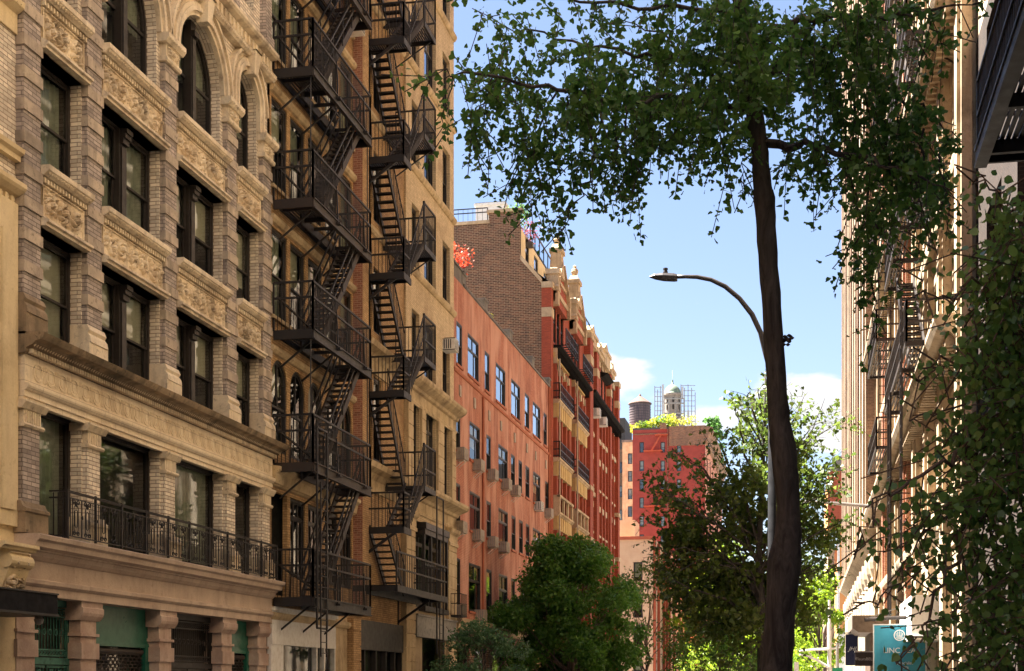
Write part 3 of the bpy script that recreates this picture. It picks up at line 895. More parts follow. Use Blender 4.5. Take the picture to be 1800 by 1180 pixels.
for k in range(n):
    y = AY0 + .45 + (AY1 - AY0 - .8) * k / (n - 1)
    b.ring(-14.47, y, 7.72, .145, .175, .022, 0, 2 * PI, 20)
    b.ring(-14.47, y + .02, 7.72, .085, .105, .012, 0, 2 * PI, 16)
    if k < n - 1:
        for q in (-.035, 0, .035): b.box(-14.47, -14.447, y + .235 + q - .009, y + .235 + q + .009, 7.56, 7.88)
b.build('frieze', M['terra_joint'], A)

# second floor piers: brick shafts, fluted capitals, big plinths
for i, c in enumerate(PC):
    X = -14.52; hw = .27 if i else .30
    b = MB(); b.box(X - .4, X, c - hw, c + hw, 5.15, 6.7); b.build('pier', M['greybrick'] if i in (0,) else M['palebrick'], A)
    b = MB(); b.box(X - .4, X + .02, c - hw - .02, c + hw + .02, 6.7, 7.0)
    b.prof(X, [(-.4, 6.62), (.05, 6.62), (.08, 6.66), (.06, 6.7), (-.4, 6.7)], c - hw - .07, c + hw + .07)
    b.prof(X, [(-.4, 6.96), (.06, 6.96), (.10, 7.02), (.14, 7.08), (.14, 7.12), (-.4, 7.12)], c - hw - .13, c + hw + .13)
    m = 7
    for k in range(m):
        y = c - hw + .05 + (2 * hw - .1) * k / (m - 1)
        b.box(X + .02, X + .045, y - .018, y + .018, 6.72, 6.94)
    b.build('capital', M['terra'], A)
    b = MB(); b.box(X - .4, X + .12, c - hw - .12, c + hw + .12, 4.6, 5.05)
    b.prof(X, [(-.4, 5.0), (.15, 5.0), (.15, 5.06), (.08, 5.1), (.03, 5.2), (-.4, 5.2)], c - hw - .14, c + hw + .14)
    b.build('pier_base', M['terra_dark'] if i == 0 else M['terra'], A)

# granite belt with the balcony ledge
b = MB()
b.prof(-14.5, [(-.5, 3.44), (.0, 3.44), (.0, 3.60), (.03, 3.62), (.07, 3.66), (.07, 3.73), (.0, 3.76), (.0, 4.10), (.04, 4.12), (.10, 4.18), (.12, 4.26), (.16, 4.28), (.16, 4.30), (.30, 4.34), (.32, 4.44), (.38, 4.48), (.40, 4.56), (.36, 4.58), (-.5, 4.6)], AY0 - .08, AY1 + .05)
b.build('granite_belt', M['granite'], A)

# ground floor: rusticated granite piers
GX = -14.64
for i, c in enumerate(PC):
    hw = .33
    b = MB()
    b.box(GX - .45, GX, c - hw, c + hw, 0, 3.1)
    for z in (.3, .95, 1.6, 2.25):
        b.box(GX - .45, GX + .05, c - hw - .05, c + hw + .05, z, z + .33)
    b.prof(GX, [(-.45, 2.72), (.05, 2.72), (.05, 2.78), (-.45, 2.8)], c - hw - .05, c + hw + .05)
    b.prof(GX, [(-.45, 3.05), (.03, 3.05), (.10, 3.14), (.12, 3.2), (.12, 3.3), (.09, 3.32), (.09, 3.44), (-.45, 3.44)], c - hw - .12, c + hw + .12)
    b.build('granite_pier', M['granite_block'], A)
GB = [(PC[i] + .33, PC[i + 1] - .33) for i in range(4)]
def grille(b, X, a, c, z0, z1, scroll=True):
    "ornamental iron grille: bars, loops and S scrolls between two rails"
    n = int((c - a) / .115)
    for z in (z0, z1, z0 + .12, z1 - .16): b.bar((X, a, z), (X, c, z), .035, .03)
    for k in range(n + 1):
        y = a + (c - a) * k / n
        b.bar((X, y, z0), (X, y, z1), .016)
    for k in range(n):
        y = a + (c - a) * (k + .5) / n
        b.ring(X, y, z1 - .08, .028, .042, .012, 0, 2 * PI, 10)
        b.ring(X, y, z0 + .06, .028, .042, .012, 0, 2 * PI, 10)
        if k % 2 == 0: b.ring(X, y + .03, (z0 + z1) / 2, .05, .066, .012, 0, 2 * PI, 12)
for i, (a, c_) in enumerate(GB):
    X = GX - .30
    if i in (0, 2):
        m = M['greeniron'] if i == 0 else M['iron']
        gate = MB()
        gate.bar((X, a + .04, 0), (X, a + .04, 3.44), .08); gate.bar((X, c_ - .04, 0), (X, c_ - .04, 3.44), .08)
        gate.box(X - .05, X + .05, a, c_, 2.12, 2.26); gate.box(X - .05, X + .05, a, c_, 3.3, 3.44)
        grille(gate, X, a + .09, c_ - .09, 2.3, 3.26)
        ym = (a + c_) / 2
        for (p, q) in ((a + .09, ym - .03), (ym + .03, c_ - .09)):
            for (z0, z1) in ((1.15, 2.08), (.1, 1.08)):
                for z in (z0, z1): gate.bar((X, p, z), (X, q, z), .05)
                cy = (p + q) / 2; hw2 = (q - p) / 2 - .04
                for s_ in (-1, 1):                                # lyre of curved bars
                    for k, f in enumerate((1, .66, .33)):
                        gate.tube([(X, cy + s_ * hw2 * f * (.55 + .45 * abs(math.cos(t * PI / 8 * 1.0 + .2))), z0 + (z1 - z0) * t / 8) for t in range(9)], .014, 5)
                    gate.ring(X, cy + s_ * hw2 * .55, z1 - .14, .06, .085, .02, 0, 2 * PI, 12)
                    gate.ring(X, cy + s_ * hw2 * .55, z0 + .14, .05, .075, .02, 0, 2 * PI, 12)
                gate.bar((X, cy, z0), (X, cy, z1), .02)
        gate.build('iron_gate', m, A)
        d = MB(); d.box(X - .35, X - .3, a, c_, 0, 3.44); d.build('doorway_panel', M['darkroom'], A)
    else:
        p = MB(); p.box(X - .06, X + .02, a, c_, 2.62, 3.44)
        p.box(X - .06, X + .06, c_ - .20, c_, 0, 2.62); p.box(X - .06, X + .06, a, a + .07, 0, 2.62)
        p.box(X - .02, X + .05, a, c_, 2.56, 2.66)
        p.build('shopfront_frame', M['green'], A)
        s = MB(); zz = 2.5
        s.tube([(X - .05, a + .07, 2.46), (X - .05, c_ - .2, 2.46)], .07, 10)
        x = X - .02                                              # open link roller grille
        rows = int(2.4 / .075)
        for r_ in range(rows):
            z = 2.4 - r_ * .075
            s.bar((x, a + .07, z), (x, c_ - .2, z), .018)
            n = int((c_ - a - .27) / .2)
            for k in range(n):
                y = a + .07 + (c_ - a - .27) * (k + (.5 if r_ % 2 else 0.02)) / n
                s.box(x - .01, x + .012, y, y + .03, z - .07, z)
        s.build('roller_grille', M['ironrust'], A)
        gl = MB(); gl.quad((x - .15, a, 0), (x - .15, c_, 0), (x - .15, c_, 2.62), (x - .15, a, 2.62)); gl.build('shop_window', M['glass'], A)
g = MB(); g.box(GX - .95, GX - .9, AY0, AY1, 0, 4.4); g.box(GX - .95, XW - .4, AY0 + .01, AY0 + .05, 0, 4.4); g.box(GX - .95, XW - .4, AY1 - .05, AY1 - .01, 0, 4.4)
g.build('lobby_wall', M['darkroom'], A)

# wrought iron balcony on the ledge
def scroll(b, X, y, z, r, s=1, up=1, w=.013):
    b.tube([(X, y + s * (r * (1 - t / 14) * math.cos(t * .62)), z + up * (r * (1 - t / 14) * math.sin(t * .62))) for t in range(12)], w, 4)
def balcony_iron(b, X, a, c, zb, h):
    for z, w_ in ((zb + .05, .03), (zb + h - .13, .022), (zb + h - .03, .028), (zb + h, .045)):
        b.bar((X, a, z), (X, c, z), w_, .02)
    L = c - a; nb = max(1, round(L / 1.13)); mod = L / nb
    for m_ in range(nb):
        y0 = a + mod * m_
        for yy in (y0, ): b.bar((X, yy, zb), (X, yy, zb + h + .03), .045)
        for f in (.5,): b.bar((X, y0 + mod * f, zb + .05), (X, y0 + mod * f, zb + h - .13), .02)
        for f in (.10, .17, .83, .90): b.bar((X, y0 + mod * f, zb + .05), (X, y0 + mod * f, zb + h - .13), .015)
        for s_ in (-1, 1):
            cy = y0 + mod * (.5 + s_ * .2)
            for rr, top in ((.085, .0), (.05, .06)):             # long ovals
                pts = []
                zc0, zc1 = zb + .22 + top, zb + h - .33 - top
                for t in range(9): pts.append((X, cy + rr * math.cos(PI + PI * t / 8), zc0 + rr * math.sin(PI + PI * t / 8)))
                for t in range(9): pts.append((X, cy + rr * math.cos(PI * t / 8), zc1 + rr * math.sin(PI * t / 8)))
                pts.append(pts[0]); b.tube(pts, .010, 4)
            scroll(b, X, cy - .09, zb + h - .2, .06, 1); scroll(b, X, cy + .09, zb + h - .2, .06, -1)
            scroll(b, X, cy - .08, zb + .13, .055, 1, -1); scroll(b, X, cy + .08, zb + .13, .055, -1, -1)
            b.lathe((X + .0, cy, zb + h - .24), [(.005, -.05), (.03, -.02), (.035, .02), (.01, .06)], 6)
        for f in (.03, .5, .97):
            b.ring(X, y0 + mod * f, zb + .45, .03, .045, .01, 0, 2 * PI, 10)
    b.bar((X, c, zb), (X, c, zb + h + .03), .045)
b = MB()
BX = -14.16
balcony_iron(b, BX, 25.62, 36.95, 4.6, .93)
for y in (25.62, 36.95):
    for z in (4.65, 5.4, 5.53): b.bar((BX, y, z), (-14.55, y, z), .03)
    for k in range(1, 4): b.bar((BX - .1 * k, y, 4.6), (BX - .1 * k, y, 5.5), .018)
b.build('iron_balcony_railing', M['iron'], A)

# ================================================================ Z: buff neighbour at the left edge
Z = thing('buff_building', 'buff painted building front with a carved scroll bracket, at the frame edge', 'building', (-14.7, 22, 0))
ZX = -14.66
b = MB(); b.wall(ZX, 8.0, AY0, 0, 8.6, [(9, 12, .2, 3.2), (15.5, 18.5, .2, 3.2), (10, 12, 5, 8), (16, 18, 5, 8)], .3)
b.build('wall', M['buff'], Z)
b = MB(); b.wall(ZX, 8.0, AY0, 8.6, 15.0, [(10, 12, 9.5, 12.5), (16, 18, 9.5, 12.5), (20, 22, 9.5, 12.5)], .3)
b.build('brick_wall', M['palebrick'], Z)
b = MB(); b.wall(ZX, 8.0, AY0, 15.0, 40, [(10, 12, 16, 19), (16, 18, 16, 19), (20, 22, 16, 19)], .3)  # height out of view raised so it shades the near tree and dark building
b.prof(ZX, [(0, 39.6), (.4, 39.8), (.6, 40.0), (0, 40.0)], 8, AY0 - .05)
b.build('upper_wall', M['buff'], Z)
b = MB(); b.box(-26, ZX - .6, 8.05, AY0 - .05, 0, 39.9); b.build('room', M['darkroom'], Z)
b = MB(); b.box(-26, ZX - .02, 8.02, AY0 - .02, 40, 40.2); b.build('roof', M['roof'], Z)
for (y, z, h_) in ((11, 5, 3), (17, 5, 3), (11, 9.5, 3), (17, 9.5, 3), (21, 9.5, 3), (11, 16, 3), (17, 16, 3), (21, 16, 3)):
    window(Z, '+X', ZX - .28, y, z, 2, h_, 'dh', M['blackframe'], cover='rand')
# mouldings: z from the photo at the right end of this front (column ~15-30)
b = MB()
b.prof(ZX, [(0, 11.62), (.12, 11.62), (.12, 11.72), (.2, 11.76), (.22, 11.84), (0, 11.9)], 8, AY0 - .04)
b.prof(ZX, [(0, 14.05), (.05, 14.05), (.05, 14.42), (.12, 14.46), (.2, 14.52), (.22, 14.62), (0, 14.66)], 8, AY0 - .04)
b.prof(ZX, [(0, 15.2), (.1, 15.22), (.2, 15.3), (.26, 15.42), (.26, 15.5), (0, 15.55)], 8, AY0 - .04)
b.prof(ZX, [(0, 10.95), (.10, 10.98), (.2, 11.05), (.24, 11.1), (.24, 11.18), (0, 11.22)], 8, AY0 - .02)
beads(b, ZX, 20, AY0 - .1, 14.55, .18, .06, .14)
cornice_teeth(b, ZX, 20, AY0 - .1, 10.8, 10.94, 0, .05, .1, .1)
b.build('moulding', M['buff'], Z)
b = MB()
b.box(ZX, ZX + .1, 23.75, 24.5, 4.7, 10.8); b.box(ZX + .1, ZX + .14, 23.9, 24.35, 5.0, 10.2)
b.build('pilaster', M['buff'], Z)
b = MB(); b.box(ZX, ZX + .06, 23.2, 23.6, 4.7, 10.8); b.build('strip', M['buff'], Z)
b = MB(); b.box(ZX, ZX + .08, 23.85, 24.45, 15.6, 17.2)
for k in range(4): b.box(ZX + .08, ZX + .12, 23.95 + .13 * k, 24.02 + .13 * k, 15.7, 17.1)
b.build('pilaster', M['buff'], Z)
# carved scroll bracket under a shelf, beside the awning
b = MB()
b.prof(ZX, [(0, 4.20), (.42, 4.20), (.44, 4.24), (.50, 4.27), (.50, 4.33), (0, 4.33)], 23.4, AY0 - .02)
b.build('shelf', M['buff'], Z)
b = MB()
pts = []
for t in range(15):
    u = t / 14
    pts.append((.36 - .22 * u ** 1.5 + .05 * math.sin(u * PI * 2), 4.2 - 1.15 * u))
b.prof(ZX, [(0, 4.2)] + pts + [(0, 3.05)], 23.72, 24.42)
b.tube([(ZX + .34 , 23.68, 4.0), (ZX + .34, 24.46, 4.0)], .13, 14)
b.build('scroll_bracket', M['buff'], Z)
BR = relief('bracket_carving', 0.68, 1.12, M['carved'], [(-.17, .93, .16, 6, 1), (.18, .93, .15, 6, -1), (-.15, .55, .2, 5, 1), (.16, .5, .18, 5, -1), (0, .2, .2, 5, 1)], 21, step=.018, amp=.13)
o = place('bracket_carving', BR, Z, (ZX + .16, 24.07, 3.08)); o.rotation_euler = (0, R(11), 0)
# black awning box over the neighbour's door
Q = thing('awning', 'black boxy canopy sticking out over the entrance at the lower left corner', 'awning', (-14, 23.5, 3.0))
b = MB(); b.box(ZX, -13.62, 20.5, 24.28, 3.02, 3.38); b.build('canopy', paint('matt_black_canopy', (.006, .006, .008), .8, spec=.2), Q)
b = MB(); b.box(ZX, -13.6, 20.48, 24.3, 3.38, 3.41); b.box(ZX, -13.6, 20.48, 24.3, 2.98, 3.02); b.build('canopy_trim', M['iron'], Q)
b = MB(); b.lathe((-13.9, 24.1, 2.82), [(.02, 0), (.07, .03), (.09, .1), (.05, .16)], 12); b.build('lamp', M['greymetal'], Q)

# ================================================================ B: golden brick building behind the fire escapes
B = thing('gold_brick_building', 'golden tan brick building covered by two black fire escapes', 'building', (-14.5, 48, 0))
BY0, BYM, BY1 = 37.42, 45.6, 58.4
XB = -14.55
FL = [4.15, 7.90, 11.60, 15.25, 18.90, 22.60, 26.30]
BW = [(37.56, 38.80), (39.05, 40.29), (40.56, 41.80), (42.07, 43.31), (43.58, 44.76)]
ops = []; cut = []
for k, z in enumerate(FL):
    for a, b_ in BW:
        if k == 1:
            r = (b_ - a) / 2; ops.append((a, b_, z + .4, z + 3.0 - r, 't')); ops.append((a, b_, z + 3.0 - r, z + 3.05, 'tb_'))
        elif k == 0: ops.append((a, b_, z + .1 if a < 38 else z + .7, z + 3.0))
        else: ops.append((a, b_, z + .45, z + 2.95))
w = MB(); wall_cut(w, XB, BY0, BYM, 3.9, 32, ops, .14)
for a, b_ in BW:
    r = (b_ - a) / 2; w.archfill(XB, (a + b_) / 2, FL[1] + 3.0 - r, r, FL[1] + 3.05, .14)
w.build('wall', M['goldbrick'], B)
for k, z in enumerate(FL):
    for j, (a, b_) in enumerate(BW):
        if k == 1: window(B, '+X', XB - .13, (a + b_) / 2, z + .42, b_ - a, 2.58, 'arch', M['blackframe'], cover='rand')
        elif k == 0:
            if j: window(B, '+X', XB - .13, (a + b_) / 2, z + .72, b_ - a, 2.26, 'french', M['blackframe'])
        else: window(B, '+X', XB - .13, (a + b_) / 2, z + .47, b_ - a, 2.47, 'dh', M['blackframe'], cover=('curtain', .95) if (j + k) % 3 else ('blind', .5))
b = MB()
for z in FL:
    b.prof(XB, [(0, z - .62), (.08, z - .60), (.14, z - .52), (.14, z - .42), (0, z - .38)], BY0, BYM - .7)
for k, z in enumerate(FL):
    if k < 2: continue
    for a, b_ in BW: b.box(XB - .02, XB + .10, a - .08, b_ + .08, z + .36, z + .455)
b.prof(XB, [(0, 7.3), (.15, 7.35), (.2, 7.6), (.3, 7.7), (.3, 7.8), (0, 7.85)], BY0, BYM - .75)
b.build('string_course', M['lime'], B)
b = MB(); b.box(XB - .3, -14.22, 44.95, 45.58, 4, 32); b.build('brick_pilaster', M['goldbrick'], B)
b = MB(); b.box(XB - .3, -14.235, 44.92, 44.95, 4, 32); b.build('brick_reveal', M['pinkbrick'], B)
# right part: link and projecting front
XP = -14.47
SB = [13.45, 17.45, 21.35, 25.2, 29.1]
def rects(wins): return [(a, b_, z + (.35 if z > 14 else .5), z + 2.75) for z in SB for a, b_ in wins]
LW = [(46.1, 47.0), (47.2, 48.1)]
PWN = [(51.8, 52.9), (53.6, 55.4), (56.5, 57.7)]
o1 = rects(LW) + [(a, b_, 9.5, 12.4) for a, b_ in LW]
w = MB(); wall_cut(w, XB, BYM, 51.0, 3.9, 32, o1, .16)
w.quad((XB, BY1, 0), (XB - 9, BY1, 0), (XB - 9, BY1, 32), (XB, BY1, 32))
w.build('wall', M['goldbrick'], B)
o2 = [(a, b_, z, z + 2.5) for z in SB for a, b_ in PWN] + [(a, b_, 9.45, 12.5) for a, b_ in PWN]
w = MB(); wall_cut(w, XP, 51.0, BY1, 3.9, 32, o2 + [(51.9, 56.9, 4.7, 8.0)], .24)
w.quad((XP, 51.0, 3.9), (XP, 51.0, 32), (XB, 51.0, 32), (XB, 51.0, 3.9))
w.quad((XP, BY1, 3.9), (XB, BY1, 3.9), (XB, BY1, 32), (XP, BY1, 32))
w.build('front_wall', M['tanbrick'], B)
for z in SB:
    for a, b_ in LW: window(B, '+X', XB - .15, (a + b_) / 2, z + (.36 if z > 14 else .5), b_ - a, 2.36, 'dh', M['blackframe'], cover='rand')
    for j, (a, b_) in enumerate(PWN): window(B, '+X', XP - .23, (a + b_) / 2, z + .02, b_ - a, 2.46, 'tall' if j == 1 else 'dh', M['blackframe'], M['skyglass'] if z > 24 else None, cover='rand')
for a, b_ in LW: window(B, '+X', XB - .15, (a + b_) / 2, 9.52, b_ - a, 2.86, 'dh', M['blackframe'], cover='rand')
for j, (a, b_) in enumerate(PWN): window(B, '+X', XP - .23, (a + b_) / 2, 9.47, b_ - a, 3.0, 'french' if j == 1 else 'dh', M['blackframe'], M['skyglass'] if j == 1 else None, cover='rand')
b = MB()
for z in SB[1:]:
    b.prof(XP, [(0, z - .22), (.06, z - .2), (.12, z - .12), (.14, z - .06), (.14, z), (0, z + .01)], 51.0 - .04, BY1 + .02)
    b.prof(XB, [(0, z - .22), (.06, z - .2), (.12, z - .12), (.12, z), (0, z + .01)], 45.62, 50.9)
for (z, o) in ((13.35, .52), (9.25, .62)):
    b.prof(XP, [(0, z - 1.0), (.05, z - 1.0), (.08, z - .9), (.04, z - .85), (.04, z - .5), (.14, z - .46), (.18, z - .36), (.3, z - .3), (o - .06, z - .2), (o, z - .1), (o, z), (.2, z + .06), (0, z + .08)], 51.0 - .05, BY1 + .25)
    b.prof(XB, [(0, z - .9), (.08, z - .9), (.08, z - .5), (.2, z - .3), (.4, z - .18), (.45, z), (0, z + .05)], 45.62, 50.9)
b.build('cornice', M['lime'], B)
def rusticated(y0, y1, z0, z1, X, out=.10, course=.52):
    b = MB(); z = z0; back = .2
    b.box(X - back, X + out - .035, y0 + .02, y1 - .02, z0, z1)
    while z < z1 - .1:
        zt = min(z + course - .035, z1)
        b.box(X - back + .01, X + out, y0, y1, z, zt)
        z += course
    return b
for (y0, y1) in ((51.02, 51.72), (52.95, 53.55), (55.45, 56.4), (57.75, 58.38)):
    rusticated(y0, y1, 9.4, 12.35, XP).build('rusticated_pier', M['lime'], B)
for (y0, y1) in ((50.6, 51.85), (57.0, 58.38)):
    rusticated(y0, y1, 0, 8.15, XP, .14).build('rusticated_pier', M['lime'], B)
    b = MB(); b.prof(XP, [(0, 7.5), (.2, 7.5), (.2, 7.62), (.16, 7.66), (.16, 7.95), (.26, 8.05), (.3, 8.2), (0, 8.25)], y0 - .05, y1 + .05)
    b.build('capital', M['lime'], B)
rusticated(44.3, 45.1, 0, 3.9, XB, .22, .5).build('rusticated_pier', M['goldbrick'], B)
# dark bronze two storey shop bay
window(B, '+X', XP - .3, 54.4, 4.75, 5.0, 3.2, 'french', M['blackframe'], M['glass'])
b = MB()
for y0, y1 in ((52.6, 56.3), ):
    b.box(XP - .3, XP + .35, y0, y1, 7.7, 7.95); b.box(XP - .3, XP + .3, y0 + .05, y1 - .05, 7.5, 7.7)
    for y in (y0 + .08, 53.7, 55.1, y1 - .08): b.box(XP + .18, XP + .28, y - .05, y + .05, 4.7, 7.5)
    b.box(XP + .15, XP + .3, y0, y1, 6.3, 6.38); b.box(XP + .05, XP + .32, y0, y1, 4.55, 4.75)
b.build('bay_window', M['blackframe'], B)
b = MB(); b.box(XP, XP + .16, 52.0, 58.2, 3.55, 4.35); b.box(XP, XP + .22, 51.95, 58.25, 4.35, 4.42)
b.build('fascia', M['greymetal'], B)
# lower fronts
b = MB(); b.box(XB - .1, XB + .05, 37.5, 43.0, 2.85, 3.8); b.box(XB - .1, XB + .12, 37.45, 43.05, 3.8, 3.9)
b.box(XB - .1, XB + .02, 37.5, 38.3, 0, 2.85)
for y in (38.3, 41.2, 41.9, 42.9): b.box(XB - .12, XB + .04, y, y + .1, 0, 2.85)
b.build('white_shopfront', M['white'], B)
g = MB(); g.quad((XB - .1, 38.3, 0), (XB - .1, 42.95, 0), (XB - .1, 42.95, 2.85), (XB - .1, 38.3, 2.85)); g.build('shop_window', M['glass'], B)
b = MB(); b.box(XB - .2, XB + .0, 43.05, 44.3, 0, 3.9); b.build('stone_pier', M['lime'], B)
b = MB()
b.box(XB - .2, XB + .1, 45.1, 50.6, 2.9, 3.9)
for y in (45.1, 46.0, 47.3, 48.5, 49.6, 50.5): b.box(XB - .15, XB + .05, y, y + .1, 0, 2.9)
b.box(XB - .15, XB + .03, 45.1, 50.6, 1.1, 1.25)
b.build('dark_shopfront', M['blackframe'], B)
g = MB(); g.quad((XB - .1, 45.1, 0), (XB - .1, 50.6, 0), (XB - .1, 50.6, 2.9), (XB - .1, 45.1, 2.9)); g.build('shop_window', M['glass'], B)
g = MB(); g.quad((XP - .1, 51.9, 0), (XP - .1, 57, 0), (XP - .1, 57, 3.6), (XP - .1, 51.9, 3.6)); g.build('shop_window', M['glass'], B)
b = MB(); b.box(XP - .15, XP, 51.9, 53.3, 0, 3.6); b.box(XP - .15, XP, 56.9, 57.1, 0, 3.6); b.build('shop_panel', M['cream'], B)
g = MB(); g.box(-25, XB - .75, BY0 + .02, BY1 - .02, 0, 31.9)
for z in FL + [z - .1 for z in SB]: g.box(XB - .75, XB - .33, BY0 + .05, BYM, z - .3, z) if z in FL else g.box(XB - .75, XB - .45, BYM + .02, BY1 - .05, z - .3, z)
g.build('room', M['darkroom'], B)
g = MB(); g.box(-25, XB - .02, BY0 + .01, BY1 - .03, 32, 32.2); g.build('roof', M['roof'], B)
# tiny planter balcony by the corner
b = MB(); b.box(XP, XP + .6, 57.3, 58.3, 4.55, 4.62)
for k in range(9): b.bar((XP + .58, 57.32 + k * .12, 4.6), (XP + .58, 57.32 + k * .12, 5.5), .015)
for z in (5.1, 5.5): b.bar((XP + .58, 57.3, z), (XP + .58, 58.3, z), .03); b.bar((XP, 57.3, z), (XP + .58, 57.3, z), .03)
for k in range(4): b.bar((XP + .15 * k, 57.3, 4.6), (XP + .15 * k, 57.3, 5.5), .015)
b.build('small_balcony', M['iron'], B)

# ---------------------------------------------------------------- fire escapes
def rail(b, pts, z0, hs, sp=.12, post=True, top=None):
    for (xa, ya), (xb, yb) in zip(pts, pts[1:]):
        L = math.hypot(xb - xa, yb - ya)
        for i, h_ in enumerate(hs): b.bar((xa, ya, z0 + h_), (xb, yb, z0 + h_), .045, .055)
        n = max(1, int(L / sp)); t = top or max(hs)
        for k in range(n + 1):
            f = k / n
            x, y = xa + (xb - xa) * f, ya + (yb - ya) * f
            b.bar((x, y, z0), (x, y, z0 + t), .05 if k in (0, n) and post else .017)
def slats(b, x0, x1, y0, y1, z, n=None):
    n = n or max(2, int((x1 - x0) / .075))
    for k in range(n):
        x = x0 + (x1 - x0) * (k + .5) / n
        b.box(x - .027, x + .027, y0, y1, z - .03, z)
def stair(b, x0, x1, ya, za, yb, zb, w=.055, h=.25, tread=.20):
    "flight between (ya, za) at the foot and (yb, zb) at the head"
    for x in (x0, x1): b.bar((x, ya, za), (x, yb, zb), w, h) if False else b.add(
        [(x - w/2, ya, za - h*.6), (x + w/2, ya, za - h*.6), (x + w/2, ya, za + h*.6), (x - w/2, ya, za + h*.6),
         (x - w/2, yb, zb - h*.6), (x + w/2, yb, zb - h*.6), (x + w/2, yb, zb + h*.6), (x - w/2, yb, zb + h*.6)],
        [(0,3,2,1),(4,5,6,7),(0,1,5,4),(1,2,6,5),(2,3,7,6),(3,0,4,7)])
    n = max(3, int(abs(zb - za) / tread))
    for k in range(n):
        f = (k + .6) / n
        y, z = ya + (yb - ya) * f, za + (zb - za) * f
        b.box(x0, x1, y - .10, y + .10, z - .018, z + .006)
        for q in (-.1, .1): b.box(x0, x1, y + q - .006, y + q + .006, z - .045, z + .006)
F1 = thing('fire_escape', 'black zigzag fire escape of long platforms, next to the terracotta building', 'fire escape', (-13.9, 40.2, 4.15), 'fire escapes on the gold brick building')
FX0, FX1 = -14.5, -13.35
FY0, FY1 = 37.60, 42.95
for k, z in enumerate(FL):
    b = MB()
    b.box(FX0, FX1, FY0 - .03, FY0 + .03, z - .25, z + .01)                       # channels round the edge
    b.box(FX1 - .03, FX1 + .03, FY0, FY1, z - .26, z + .01); b.box(FX1 - .03, FX1 + .07, FY0, FY1, z - .02, z + .015); b.box(FX1 - .03, FX1 + .07, FY0, FY1, z - .28, z - .24)
    b.box(FX0, FX1, FY1 - .03, FY1 + .03, z - .25, z + .01)
    b.box(FX0, FX0 + .05, FY0, FY1, z - .12, z)
    oy0, oy1, ox0, ox1 = 39.2, 42.3, -14.15, -13.45
    if k == 0: oy0, oy1 = 39.2, 39.25
    b.box(ox0 - .04, ox0, oy0 - .3, FY1, z - .26, z - .03)                        # beam along the stair opening
    b.box(ox0, ox1, oy0 - .06, oy0, z - .15, z)
    slats(b, FX0 + .05, ox0, FY0, FY1, z)
    slats(b, ox0, FX1, FY0, oy0, z); slats(b, ox0, FX1, oy1, FY1, z)
    slats(b, ox1, FX1, oy0, oy1, z, 1)
    for y in (FY0 + .6, FY0 + 2.4, FY0 + 4.3):
        b.bar((FX0 - .05, y, z - .9), (FX1 - .25, y, z - .16), .045, .05)
        b.box(FX0, FX1, y - .03, y + .03, z - .12, z - .03)
    for y in (FY0 + 2.0, FY0 + 4.6): b.box(FX1 + .03, FX1 + .16, y - .09, y + .09, z - .13, z - .07)
    b.build('platform', M['ironrust'] if k % 2 else M['iron'], F1)
    r = MB()
    rail(r, [(FX0, FY0), (FX1, FY0), (FX1, FY1), (FX0, FY1)], z, (.90, 1.34), .115)
    rail(r, [(ox0, oy0 + .5), (ox0, FY1 - .6)], z, (.5, .95), .5)
    r.bar((FX0 + .1, FY0, z + .95), (FX0 + .9, FY0 + 2.2, z + .05), .05)          # diagonal brace of the near end
    r.bar((FX0, FY0 + 1.3, z + .02), (FX0 + .05, FY0 + 1.3, z + 1.3), .03)
    for y in (FY0 + 2.0, FY0 + 4.6): r.bar((FX1 + .06, y, z - .1), (FX1 + .02, y, z + 1.0), .035)
    r.build('railing', M['iron'], F1)
    if k:
        h = MB()
        for y in (FY0 + .05, FY1 - .05): h.tube([(FX1 - .08, y, FL[k - 1]), (FX1 - .08, y, z - .2)], .018, 5)
        h.build('hanger_rods', M['iron'], F1) if k in (2, 4, 6) else None
    if k < len(FL) - 1:
        s = MB(); z1 = FL[k + 1]
        stair(s, -14.12, -13.48, 38.75, z, 42.3, z1)
        s.build('stair', M['ironrust'], F1)
        h_ = MB()
        for x in (-14.14, -13.44):
            for o in (.85, .45): h_.bar((x, 38.75, z + o), (x, 42.2, z1 + o - .04), .045)
            for f in (0, .25, .5, .75, 1):
                y = 38.75 + 3.5 * f; zz = z + (z1 - z) * f
                h_.bar((x, y, zz), (x, y, zz + .85), .025)
        h_.build('handrail', M['iron'], F1)
# hanging frame and drop ladder at the near end
b = MB(); lx = -13.28
ya, yb = 37.75, 38.6
for y in (ya, yb): b.bar((lx, y, 3.3), (lx, y, 8.9), .05)
b.bar((lx, ya, 3.3), (lx, yb, 3.3), .05); b.bar((lx, ya, 8.9), (lx, yb, 8.9), .05)
b.build('ladder_guide', M['iron'], F1)
b = MB()
for y in (37.93, 38.42): b.bar((lx + .05, y, 2.5), (lx + .05, y, 7.4), .035)
for k in range(16): b.bar((lx + .05, 37.93, 2.6 + k * .31), (lx + .05, 38.42, 2.6 + k * .31), .022)
b.build('drop_ladder', M['iron'], F1)

